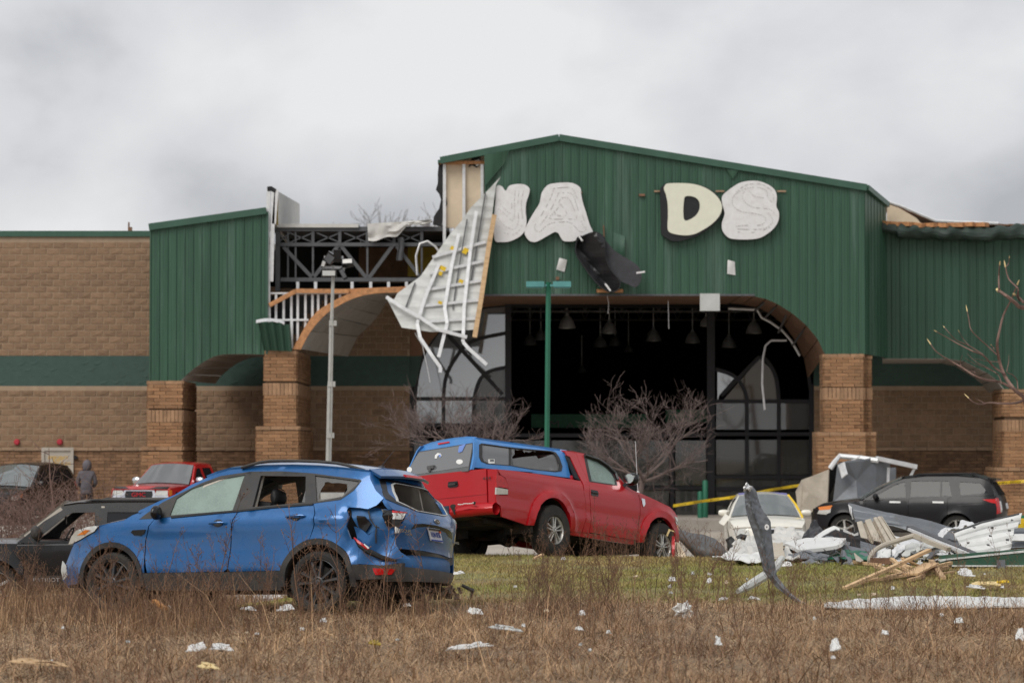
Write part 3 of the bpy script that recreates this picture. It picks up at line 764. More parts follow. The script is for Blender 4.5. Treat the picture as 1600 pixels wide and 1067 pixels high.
def drape(u, v): # loose roofing membrane folded over the truss
    a = 574 + 100 * u; top = np.interp(u, [0, .5, 1], [350.5, 347.5, 344]); dz = np.interp(u, [0, .1, .45, .6, 1], [26, 26, 21, 7, 4]) + 1.5 * math.sin(u * 17)
    if v < .5: return at(a, top, YT - .25 + (.5 - v) * 3)
    return at(a + 3 * (v - .5), top + dz * (v - .5) * 2, YT - .28 + .12 * noise.noise(Vector((u * 6, v * 6, 0))))
g.sheet(drape, 26, 10, .015); part(g, 'loose_membrane', 'membrane')
g = G(); g.sheet(lambda u, v: at(621 + 9 * u + 1.5 * math.sin(v * 5), 371 + 36 * v, YT - .2 + .05 * math.sin(u * 6)), 4, 8, .012); part(g, 'hanging_strip', 'steel_primer')
# corner post and white parapet panel left of the bay
g = G()
for a, b in (((420, 295), (418, 382)), ((418, 382), (420, 505)), ((427, 300), (424, 440)), ((432, 297), (428, 350))): g.bar(at(*a, YF + .1), at(*b, YF + .1), .09, .12)
part(g, 'corner_post', 'galv')
g = G(); g.add(PX([(417, 292), (424, 291), (432, 296), (430, 302), (424, 299), (418, 299)], YF + .05) + PX([(417, 292), (424, 291), (432, 296), (430, 302), (424, 299), (418, 299)], YF + .4), [(0, 1, 2, 3, 4, 5)[::-1], (6, 7, 8, 9, 10, 11)] + [(i, (i + 1) % 6, (i + 1) % 6 + 6, i + 6) for i in range(6)]); part(g, 'torn_cap', 'tar_paper')
xa = X(431.5, YF + .4)
g = G(); za, zb_, zc = Z(298, YF + .4), Z(318, 100), Z(352, YF + .4)
g.add([(xa, YF + .4, zc), (xa, 100.2, zc - .3), (xa, 100.2, zb_), (xa, YF + .4, za), (xa - .12, YF + .4, zc), (xa - .12, 100.2, zc - .3), (xa - .12, 100.2, zb_), (xa - .12, YF + .4, za)], [(0, 1, 2, 3), (7, 6, 5, 4), (0, 4, 5, 1), (1, 5, 6, 2), (2, 6, 7, 3), (3, 7, 4, 0)])
part(g, 'parapet_panel', 'membrane')
g = G(); g.bar((xa + .02, YF + .36, za), (xa + .02, YF + .36, zc), .05); part(g, 'foam_edge', 'yellow_dull')
g = G(); g.sheet(lambda u, v: at(403 + 9 * v + (50 - 6 * v) * u + 0, 503 + 2 * u + 44 * v + 2 * math.sin(u * 9) * (1 - v), YF - .15 - .35 * (1 - v) * (1 - u) + .04 * math.sin(u * 25)), 24, 6, .01, mi2=0, sm=False); part(g, 'bent_siding', 'siding_dark')
g = G(); g.sheet(lambda u, v: at(400 + 44 * u, 500 + 3 * u - 4 * math.sin(u * 3) + 5 * v, YF - .55 + .4 * u - .05 * v), 12, 2, .01); part(g, 'bent_flashing', 'galv')
# left end of the gable: bare boards, studs and torn paper
g = G()
for a, b in ((697, 724), (725, 757)): g.plate(PX([(a, 252 if a < 700 else 247), (b, 247 if b < 730 else 243), (b, 356), (a, 356)], YF + .25), .12)
part(g, 'bare_board', 'tan_board')
g = G()
for a in (694, 724.5, 753): part(G().span((X(a, YF) - .045, YF + .12, Z(430 if a < 700 else 356, YF)), (X(a, YF) + .045, YF + .24, Z(252, YF))), 'metal_stud', 'galv')
g = G(); g.plate(PX([(686, 253), (692, 252), (692, 300), (697, 308), (699, 318), (694, 330), (692, 344), (690, 352), (700, 356), (700, 372), (690, 352), (675, 350), (678, 338), (684, 328), (682, 312), (687, 300), (681, 290), (685, 270)][:9] + [(698, 356), (676, 351), (678, 338), (686, 326), (689, 312), (686, 303), (681, 297), (684, 286), (684, 270)], YF + .2), .05); part(g, 'torn_paper', 'tar_paper')
g = G(); g.span((X(686, YF), YF + .1, Z(256, YF)), (X(757, YF), YF + .3, Z(251, YF))); part(g, 'broken_timber', 'osb')
g = G(); g.plate(PX([(738, 246), (750, 244), (751, 256), (745, 262), (737, 258), (732, 262), (735, 252)], YF + .2), .04); part(g, 'torn_hole', 'tar_paper')
g = G(); g.plate(PX([(741, 251), (749, 249), (750, 258), (744, 260)], YF + .15), .03); part(g, 'torn_sheet', 'membrane')
g = G(); g.sheet(lambda u, v: at(757 + 40 * u - 10 * v * u, 242 - 8 * u + 50 * v * (1 - .55 * u), YF - .12 - .12 * math.sin(u * 3.1) * (1 - v)), 8, 8, .01); part(g, 'bent_siding', 'siding')
# dents and scars on the gable
g = G(); g.sheet(lambda u, v: at(1135 + 20 * u + (9 - 20 * u + 1) * v * .9, 265 + 14 * v, YF - .06 - .03 * math.sin(u * 3)), 4, 4, .01); part(g, 'dented_siding', 'siding')
g = G(); g.sheet(lambda u, v: at(958 + 18 * u, 362 + 38 * v + 8 * u, YF - .05 - .1 * u * math.sin(v * 3.1)), 4, 6, .01); part(g, 'dented_siding', 'siding')
g = G(); g.box(at(1003, 305, YF - .05), (.18, .1, .07)); g.bar(at(943, 352, YF - .08), at(944, 372, YF - .08), .035); g.bar(at(944, 372, YF - .08), at(945, 380, YF - .1), .02); g.box(at(871, 435, YF - .1), (.1, .12, .1)); part(g, 'sign_fixing', 'rust')
for a, b in ((902, 301), (1028, 299), (1124, 299), (1220, 299)): part(G().bar(at(a - 6, b, YF - .05), at(a + 8, b, YF - .05), .03, .05), 'sign_rail', 'sill_stone')

# ---- wall fittings on the left
for a in (26.5, 93.5):
    g = G(); g.lathe([(.0, -.09), (.07, -.085), (.095, -.05), (.1, 0)], 14, 'y', at(a, 690.5, YW - .03)); part(g, 'alarm_bell', 'bell_red')
g = G(); g.lathe([(.0, -.1), (.06, -.1), (.07, 0)], 10, 'y', at(118.5, 714.5, YW - .03)); part(g, 'wall_lamp', 'gloss_black')
g = G(); a, b = X(66, YW), X(116, YW); zt_ = Z(699, YW); g.span((a, YW - .1, 0), (a + .09, YW + .1, zt_)); g.span((b - .09, YW - .1, 0), (b, YW + .1, zt_)); g.span((a + .09, YW - .1, zt_ - .1), (b - .09, YW + .1, zt_)); g.span((a + .09, YW - .05, .02), (b - .09, YW + .05, zt_ - .1))
D = part(g, 'service_door', 'door_paint')
g = G()
for k, (t, py) in enumerate((('EMERGENCY', 715), ('EXIT', 719), ('DO NOT BLOCK', 724.5), ('DOOR', 729))):
    write(g, t, .135, at(91, py, YW - .055), (1, 0, 0), (0, 0, 1), (0, -1, 0), sx=(.85, 1.2, .95, .9)[k])
part(g, 'door_lettering', 'letter_yellow', D)

# ---- store front: frame, panes, dark shop behind
g = G(); YG = YW + .15
def fr(a, b, w=.09, d=.12): g.bar(at(*a, YG), at(*b, YG), w, d)
fr((794, 470), (794, 815), .22, .2); fr((1110.5, 470), (1110.5, 815), .26, .25); fr((1269, 600), (1269, 815), .16, .2); fr((644, 620), (644, 815), .16)
fr((800, 680), (1104, 680), .25); fr((1116, 678), (1268, 678), .27); fr((645, 676), (790, 676), .25); fr((1116, 745), (1268, 745), .1); fr((1116, 763), (1268, 763), .08)
for a in (1167, 1217): fr((a, 628), (a, 764), .07)
fr((1116, 627), (1267, 627), .05); fr((1116, 787), (1268, 787), .05)
fr((800, 762), (1104, 762), .12); 
for a in (858, 945, 1050): fr((a, 684), (a, 815), .22 if a != 945 else .1)
fr((645, 623), (790, 623), .045); fr((648, 664), (790, 664), .06)
for arc in ([(648.5, 664), (648.5, 618), (657, 567), (674, 533), (704, 499), (746, 482), (790, 477)], [(693, 664), (695, 597), (712, 559), (738, 533), (790, 520.5)], [(740, 664), (741, 623), (750, 593), (765, 580), (790, 574)],
            [(1118, 577), (1138, 583), (1152, 592), (1163, 609), (1168, 628)], [(1190, 555), (1203, 570), (1213, 592), (1217, 628)]):
    s = spline(arc, 4, False)
    for a, b in zip(s, s[1:]): fr(a, b, .062)
fr((699.5, 523), (785, 616), .05); fr((1127, 618), (1187, 557), .05)
s = spline([(1190, 477), (1215, 490), (1237, 512), (1252, 540), (1262, 575), (1266, 610)], 4, False)
for a, b in zip(s, s[1:]): fr(a, b, .07)
SF = part(g, 'store_front', 'frame_dark')
part(G().plate(PX([(636, 470), (790, 470), (790, 476), (746, 481), (704, 498), (674, 532), (659, 556), (636, 556)], YG - .06), .1), 'wall_panel', 'brown_panel'); part(G().plate(PX([(636, 556), (659, 556), (653, 588), (648, 604), (636, 604)], YG - .06), .1), 'wall_panel', 'block_green'); part(G().plate(PX([(636, 604), (645, 604), (645, 815), (636, 815)], YG - .06), .1), 'wall_panel', 'frame_dark')
part(G().plate(PX([(1200, 476), (1225, 494), (1243, 516), (1257, 545), (1264, 566), (1290, 566), (1290, 476)], YG - .06), .1), 'wall_panel', 'brown_panel')
def pane(pts, m, dy=.03): part(G().plate(PX(pts, YG + dy), .012), 'pane', m, SF)
A1 = spline([(649, 664), (649, 618), (657, 567), (674, 533), (704, 499), (746, 482), (790, 477)], 3, False); A2 = spline([(695, 664), (695, 597), (712, 559), (738, 533), (790, 520.5)], 3, False); A3 = spline([(741, 664), (741, 623), (750, 593), (765, 580), (790, 574)], 3, False)
pane(A1 + A2[::-1], 'store_glass'); pane(A2 + A3[::-1], 'store_glass'); pane(A3 + [(790, 664)], 'dark_store_glass')
for a, b in ((1119, 1165), (1169, 1215), (1219, 1266)):
    pane([(a, 671), (b, 671), (b, 629), (a, 629)], 'grey_tint_glass'); pane([(a, 741), (b, 741), (b, 687), (a, 687)], 'dark_store_glass'); pane([(a, 761), (b, 761), (b, 748), (a, 748)], 'dark_store_glass'); pane([(a, 812), (b, 812), (b, 766), (a, 766)], 'dark_store_glass')  # grey tints here carry the mottled reflections as colour
pane([(1121, 626), (1121, 578), (1138, 583), (1148, 590), (1124, 617)], 'store_glass')
pane([(1129, 626), (1187, 560), (1203, 575), (1213, 596), (1216, 626)], 'tan_reflection_glass', .02)
for a, b in ((645, 745), (748, 790), (800, 855), (862, 942), (948, 1045), (1055, 1103)): pane([(a, 758), (b, 758), (b, 688), (a, 688)], 'dark_store_glass'); pane([(a, 812), (b, 812), (b, 766), (a, 766)], 'dark_store_glass')
# the shop: dark box, joists, counters
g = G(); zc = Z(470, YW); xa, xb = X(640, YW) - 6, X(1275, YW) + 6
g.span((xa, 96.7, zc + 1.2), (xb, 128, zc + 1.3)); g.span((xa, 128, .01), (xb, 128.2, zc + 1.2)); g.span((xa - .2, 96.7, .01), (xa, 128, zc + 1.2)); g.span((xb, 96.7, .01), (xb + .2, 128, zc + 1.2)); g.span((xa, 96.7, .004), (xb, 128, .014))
part(g, 'shop_hall', 'unlit_black')
g = G()
for Y_, py in ((99, 487), (106, 500)):
    zc_ = Z(py, Y_); zt_ = zc_ + .75; x0, x1 = X(640, Y_), X(1275, Y_)
    g.bar((x0, Y_, zc_), (x1, Y_, zc_), .07); g.bar((x0, Y_, zt_), (x1, Y_, zt_), .07); n = 22
    for k in range(n):
        a, b, m_ = x0 + (x1 - x0) * k / n, x0 + (x1 - x0) * (k + 1) / n, x0 + (x1 - x0) * (k + .5) / n
        g.bar((a, Y_, zt_), (m_, Y_, zc_), .04); g.bar((m_, Y_, zc_), (b, Y_, zt_), .04)
part(g, 'roof_joist', 'interior_dark')
g = G(); g.span((X(830, 101), 101, Z(668, 101)), (X(1010, 101), 101.1, Z(647, 101))); g.span((X(1040, 101), 101, Z(660, 101)), (X(1104, 101), 101.1, Z(640, 101))); g.span((X(900, 100), 100, Z(716, 100)), (X(943, 100), 100.4, Z(700, 100))); SG = part(g, 'shop_sign_band', 'shelf_green')
g = G(); write(g, 'M', .34, at(866, 663, 100.99), (1, 0, 0), (0, 0, 1), (0, -1, 0), sx=1.5); write(g, 'A', .3, at(891, 665, 100.99), (1, 0, 0), (0, 0, 1), (0, -1, 0), sx=1.5); part(g, 'sign_lettering', 'shop_grey', SG)
g = G()
for k in range(60):
    a = random.uniform(650, 1265); Y_ = random.uniform(99, 112); h = random.choice([1.2, 1.7, 2.1]); w_ = random.uniform(.4, 1.6)
    g.box((X(a, Y_), Y_, h / 2), (w_, .6, h), mi=random.choice([0, 0, 0, 1, 2]))
    for q in range(random.randrange(0, 5)): g.box((X(a, Y_) + random.uniform(-w_ / 2, w_ / 2), Y_ - .32, random.uniform(.3, h)), (random.uniform(.08, .3), .1, random.uniform(.1, .4)), mi=random.choice([0, 1, 1, 2]))
part(g, 'shop_shelves', ['shop_grey', 'shop_pale', 'shelf_green'])
# ---- siding sheet peeled off the gable, hanging by its top
hp = crop(580, 260, 3.1375)
hang_o = hp((635, 50), (612, 90), (600, 180), (592, 250), (545, 560), (505, 800), (300, 812), (150, 790), (70, 635), (112, 652), (128, 622), (240, 540), (310, 440), (380, 340), (440, 270), (490, 200), (550, 140))
def hy(py): return YF - .35 - .75 * (py - 276) / 240 + .15 * math.sin((py - 276) / 60)
o0 = at(690, 400, 89)
def hmap(a, b, d):
    c = .018 * abs(math.sin((b + .12 * a) / .105)); Y = hy(b_from(b)) + c
    return (a, Y + d, b)
def b_from(z): return 700 - (z - CAMH) * 52.2
H = part(G().panel(hmap, [(at(a, b, hy(b)).x, at(a, b, hy(b)).z) for a, b in hang_o], (), .09, .012, 0, False), 'hanging_sheet', 'panel_pale')
H['label'] = 'big pale sheet of wall panels hanging from the torn gable'
def hbar(pts, w, m, nm, dy=-.07):
    q = hp(*pts); q = [at(a, b, hy(b) + dy) for a, b in q]; g = G()
    for a, b in zip(q, q[1:]): g.bar(a, b, w, w * .6, up=(0, -1, 0))
    part(g, nm, m, H)
for pts in (((300, 445), (560, 370)), ((285, 525), (545, 465)), ((262, 607), (535, 560)), ((245, 685), (525, 655)), ((275, 760), (510, 745))): hbar(pts, .085, 'galv', 'wall_girt')
for pts in (((515, 220), (485, 420), (455, 690), (450, 860), (475, 890), (567, 972)), ((430, 330), (395, 480), (360, 690), (372, 770), (330, 935)), ((332, 480), (265, 640), (225, 770), (240, 840), (300, 930), (340, 985), (338, 1010))): hbar(pts, .1, 'galv', 'hanging_stud', -.13)
hbar(((75, 640), (150, 690), (240, 740), (330, 800), (470, 837)), .1, 'galv', 'hanging_stud', -.2)
for pts in (((560, 130), (520, 380), (490, 560)), ((470, 260), (420, 560), (400, 700)), ((215, 570), (170, 690)), ((330, 480), (290, 600))): hbar(pts, .04, 'steel_primer', 'wall_tie', -.05)
hbar(((604, 238), (575, 400), (540, 640), (507, 838)), .14, 'lumber', 'timber_post', -.1)
for a, b in ((458, 420), (468, 410), (350, 500), (340, 525), (440, 565), (338, 668), (400, 402)):
    q = hp((a, b))[0]; part(G().box(at(*q, hy(q[1]) - .1), (random.uniform(.1, .2), .03, random.uniform(.06, .14)), Matrix.Rotation(.4, 3, 'Y')), 'insulation_tag', 'yellow', H)
g = G(); g.tube(PX([(648, 520), (660, 540), (668, 575), (672, 597)], YF - 1.1), .012, 5); part(g, 'loose_wire', 'galv', H)
g = G(); g.tube(PX([(652, 430), (650, 400), (656, 381), (668, 377), (680, 385), (688, 396)], YT - .4), .035, 6); part(g, 'loose_cable', 'galv')
g = G(); g.tube(PX([(1229, 532), (1205, 532), (1196, 540), (1192, 560), (1191, 600), (1195, 640)], YF + 2.5), .035, 6); part(g, 'hanging_conduit', 'galv')
g = G(); g.tube(PX([(1138, 482), (1160, 483), (1183, 484), (1190, 496), (1205, 504), (1222, 516), (1236, 532), (1250, 556)], YF + 2.8), .04, 6); part(g, 'torn_conduit', 'galv')
g = G(); g.span((X(1094, YF - .1), YF - .12, Z(486, YF)), (X(1125, YF - .1), YF - .04, Z(459, YF))); part(g, 'white_board', 'panel_pale')
g = G()
for a, b, p, q in ((948, 458, 951, 474), (951, 474, 950, 490), (1044, 470, 1045, 514)): g.bar(at(a, b, YF + 1), at(p, q, YF + 1), .02)
part(g, 'hanging_wire', 'galv')
# paper sheets blown against the gable
for pts, lb in (([(874, 403), (886, 406), (882, 425), (869, 421)], 'torn white sheet stuck on the green gable above the lamp post arm'), ([(1137, 406), (1148, 409), (1149, 430), (1136, 428)], 'white sheet stuck on the green gable below the D and S')):
    g = G(); g.sheet(lambda u, v, p=pts: at(p[0][0] * (1 - u) * (1 - v) + p[1][0] * u * (1 - v) + p[3][0] * (1 - u) * v + p[2][0] * u * v, p[0][1] * (1 - u) * (1 - v) + p[1][1] * u * (1 - v) + p[3][1] * (1 - u) * v + p[2][1] * u * v, YF - .06 - .03 * math.sin(u * 3 + v * 2)), 5, 5, .006)
    g.obj('paper_sheet', 'paper', label=lb, cat='paper')

# ---- sign letters
def letter(name, pts, label, back='sign_white', th=.16, stitch=()):
    c = sum((Vector(p) for p in PX(pts, YF)), Vector()) / len(pts); T = thing('sign_letter', label, 'sign letter', (c.x, YF - .04, min(Z(p[1], YF) for p in pts)), group='letters of the store sign')
    pts = spline(pts, 5)
    part(G().plate(PX(pts, YF - .24), th, step=.35), 'letter_back', back, T)
    if back == 'sign_white':
        m = np.mean(pts, 0); rim = [(m[0] + (a - m[0]) * 1.015, m[1] + (b - m[1]) * 1.015 + .4) for a, b in pts]
        part(G().plate(PX(rim, YF - .16), .12, step=.5), 'letter_rim', 'black_sign', T)
    if stitch:
        g = G()
        for line in stitch:
            s = spline(line, 8, False); acc = 0
            for a, b in zip(s, s[1:]):
                d = math.hypot(b[0] - a[0], b[1] - a[1]); acc += d
                if int(acc / 2.0) % 2 == 0: g.bar(at(*a, YF - .246), at(*b, YF - .246), .016, .01, up=(0, -1, 0))
        part(g, 'stitch_line', 'stitch', T, kind='stuff')
    return T
c1 = crop(760, 270, 5.336); c2 = crop(1010, 270, 6.278)
letter('n', c1((85, 115), (130, 115), (160, 150), (190, 110), (250, 95), (320, 100), (360, 135), (352, 190), (332, 250), (328, 330), (335, 400), (320, 480), (280, 530), (200, 570), (130, 578), (70, 560), (62, 400), (75, 230)),
       'stripped white backing of the letter N, half behind the hanging sheet', stitch=[c1((240, 150), (232, 250), (235, 340), (215, 400), (150, 340), (100, 300)), c1((270, 150), (262, 260), (265, 400), (230, 470), (150, 440), (95, 380)), c1((310, 150), (290, 260), (300, 420), (240, 510), (140, 500)), c1((210, 170), (205, 330), (150, 300), (110, 250))])
letter('a', c1((450, 220), (465, 160), (510, 105), (570, 88), (680, 82), (740, 95), (785, 130), (790, 180), (805, 250), (830, 330), (860, 430), (885, 510), (770, 530), (735, 568), (650, 570), (620, 540), (600, 505), (570, 495), (520, 520), (450, 560), (400, 578), (350, 560), (318, 500), (340, 430), (390, 340), (440, 260)),
       'stripped white backing of the letter A, whole and dotted with stitching', stitch=[c1((560, 130), (530, 220), (470, 330), (400, 450), (440, 490), (500, 440), (560, 415), (680, 410), (740, 450), (780, 490), (830, 470), (800, 350), (750, 200), (700, 125), (560, 130)), c1((600, 170), (560, 260), (490, 380), (440, 440)), c1((600, 170), (700, 170), (740, 230), (790, 400), (820, 460)), c1((620, 210), (560, 330), (530, 380), (700, 385), (750, 375), (690, 220), (620, 210)), c1((620, 260), (570, 345), (670, 350), (620, 260))])
T = letter('d', c2((135, 170), (165, 125), (200, 105), (330, 102), (480, 112), (600, 150), (690, 215), (740, 300), (745, 400), (700, 470), (600, 560), (480, 625), (350, 665), (270, 672), (220, 655), (150, 600), (145, 480), (140, 330)),
           'intact cream letter D with black sides, the only complete sign letter', 'black_sign', .2)
face = spline(c2((172, 160), (185, 120), (220, 105), (370, 103), (500, 120), (610, 165), (690, 230), (735, 300), (738, 370), (700, 445), (620, 520), (500, 590), (420, 612), (340, 612), (240, 590), (208, 545), (212, 430), (208, 300), (190, 210)), 4)
hole = spline(c2((380, 235), (450, 232), (505, 262), (525, 320), (510, 385), (460, 440), (378, 470), (362, 390), (366, 300)), 3)
part(G().plate(PX(face, YF - .30), .05, holes=[PX(hole, YF - .30)], step=.3), 'letter_face', 'sign_cream', T)
letter('s', c2((745, 230), (800, 175), (870, 125), (930, 95), (1020, 80), (1110, 85), (1200, 120), (1260, 170), (1280, 240), (1275, 330), (1300, 390), (1295, 470), (1250, 545), (1170, 610), (1090, 645), (950, 655), (830, 645), (780, 615), (745, 560), (742, 490), (768, 400), (745, 310)),
       'stripped white backing of the letter S, nearest the right roof slope', stitch=[c2((1230, 290), (1190, 240), (1180, 180), (1100, 145), (1000, 150), (900, 190), (850, 240), (850, 320), (930, 380), (1040, 395), (1140, 420), (1170, 460), (1120, 510), (960, 515), (880, 525)), c2((1250, 290), (1230, 180), (1120, 110), (980, 120), (880, 190)), c2((960, 180), (940, 240), (980, 300), (1060, 340), (1200, 355), (1260, 400)), c2((880, 550), (1050, 555), (1170, 540), (1240, 470), (1190, 390)), c2((880, 580), (1080, 580), (1220, 530)), c2((1010, 180), (1060, 230), (1150, 245))])
g = G(); pa = c1((760, 560), (830, 520), (900, 500), (945, 515), (985, 560), (990, 700), (1040, 820), (1110, 905), (1100, 970), (1040, 995), (960, 960), (880, 880), (800, 770), (750, 690), (742, 620))
K = thing('broken_letter', 'black letter shell torn from the sign, dangling below the A', 'sign letter', (at(945, 456, YF - .5).x, YF - .4, Z(456, YF)), group='letters of the store sign')
def crease(a, b, d):    # the shell is folded twice along its length
    q = ((a - X(790, YF)) * .80 + (b - Z(400, YF)) * .60); t = abs(((q / 1.25) % 1) - .5) * 2
    return (a, YF - .42 - .42 * t + .05 * noise.noise(Vector((a * 3, 0, b * 3))) + d, b)
part(G().panel(crease, [(p.x, p.z) for p in PX(spline(pa, 3), YF - .5)], (), .1, .03, 0, False), 'letter_face', 'black_sign', K)
g = G(); s = PX(spline(pa, 3), YF - .5)
for a, b in zip(s, s[1:] + s[:1]): g.bar(a + Vector((0, -.08, 0)), b + Vector((0, -.08, 0)), .03, .3, up=(0, -1, 0))
part(g, 'letter_rim', 'gloss_black', K)
g = G(); rp = c1((985, 560), (1060, 640), (1130, 690), (1230, 750), (1280, 800), (1295, 860), (1280, 920), (1240, 955), (1180, 930), (1110, 895), (1040, 810), (990, 700))
g.panel(lambda a, b, d: (a, YF - .62 - .12 * (a - at(985, 400, 89.5).x) + d, b), [(at(a, b, YF - .6).x, at(a, b, YF - .6).z) for a, b in spline(rp, 3)], (), .3, .05, 0, False); part(g, 'letter_flap', 'black_sign_face', K)
for q in (((772, 530), (800, 568)), ((990, 925), (1035, 985))): part(G().bar(at(*c1(q[0])[0], YF - .75), at(*c1(q[1])[0], YF - .75), .06, .05), 'mounting_strip', 'sign_white', K)
part(G().bar(at(*c1((1250, 836))[0], YF - .9), at(*c1((1322, 825))[0], YF - .9), .07, .05), 'mounting_strip', 'sign_white', K)
part(G().bar(at(*c1((920, 985))[0], YF - .15), at(*c1((1140, 985))[0], YF - .15), .12, .1), 'broken_timber', 'osb')

# ---- pendant lamps in the shop
def pendant(px, py, Y, s, lab):
    p = at(px, py, Y); T = thing('pendant_lamp', lab, 'lamp', p, group='dome lamps hanging in the dark shop')
    g = G(); k = s * Y / FOC / 2
    g.lathe([(k, 0), (k * .96, k * .25), (k * .8, k * .75), (k * .5, k * 1.25), (k * .25, k * 1.45), (k * .2, k * 1.7), (0.01, k * 1.7)], 18); g.obj('lamp_shade', 'lamp_metal', T)
    g = G(); g.bar((0, 0, k * 1.7), (0, 0, k * 1.7 + 1.2), .03); g.obj('lamp_rod', 'lamp_metal', T)
for px, py, Y, s, lab in ((886, 513, 99, 27, 'dome lamp just right of the green lamp post, largest in the dark shop'), (952, 521, 101, 25, 'dome lamp below the dangling black letter in the shop'), (1021, 533, 104, 25, 'dome lamp hanging in the middle of the dark shop opening'),
                          (1082, 536, 104, 24, 'dome lamp just left of the wide dark frame post'), (845, 531, 106, 20, 'dome lamp hidden partly by the green lamp post'), (828, 539, 110, 21, 'dim dome lamp near the left frame post of the dark opening'),
                          (938, 542, 108, 22, 'dim dome lamp low behind the brighter one in mid opening'), (961, 540, 112, 20, 'smaller dome lamp close behind another in mid opening'), (1178, 521, 99, 26, 'dome lamp behind the ripped soffit conduit'), (1139, 543, 103, 24, 'dome lamp just right of the wide dark frame post'),
                          (1103, 510, 100, 20, 'dome lamp cut by the wide dark frame post'), (982, 550, 114, 14, 'tiny pale dome lamp deep in the dark shop'), (909, 582, 120, 14, 'faint dome lamp far at the back above the bare tree')):
    pendant(px, py, Y, s, lab)
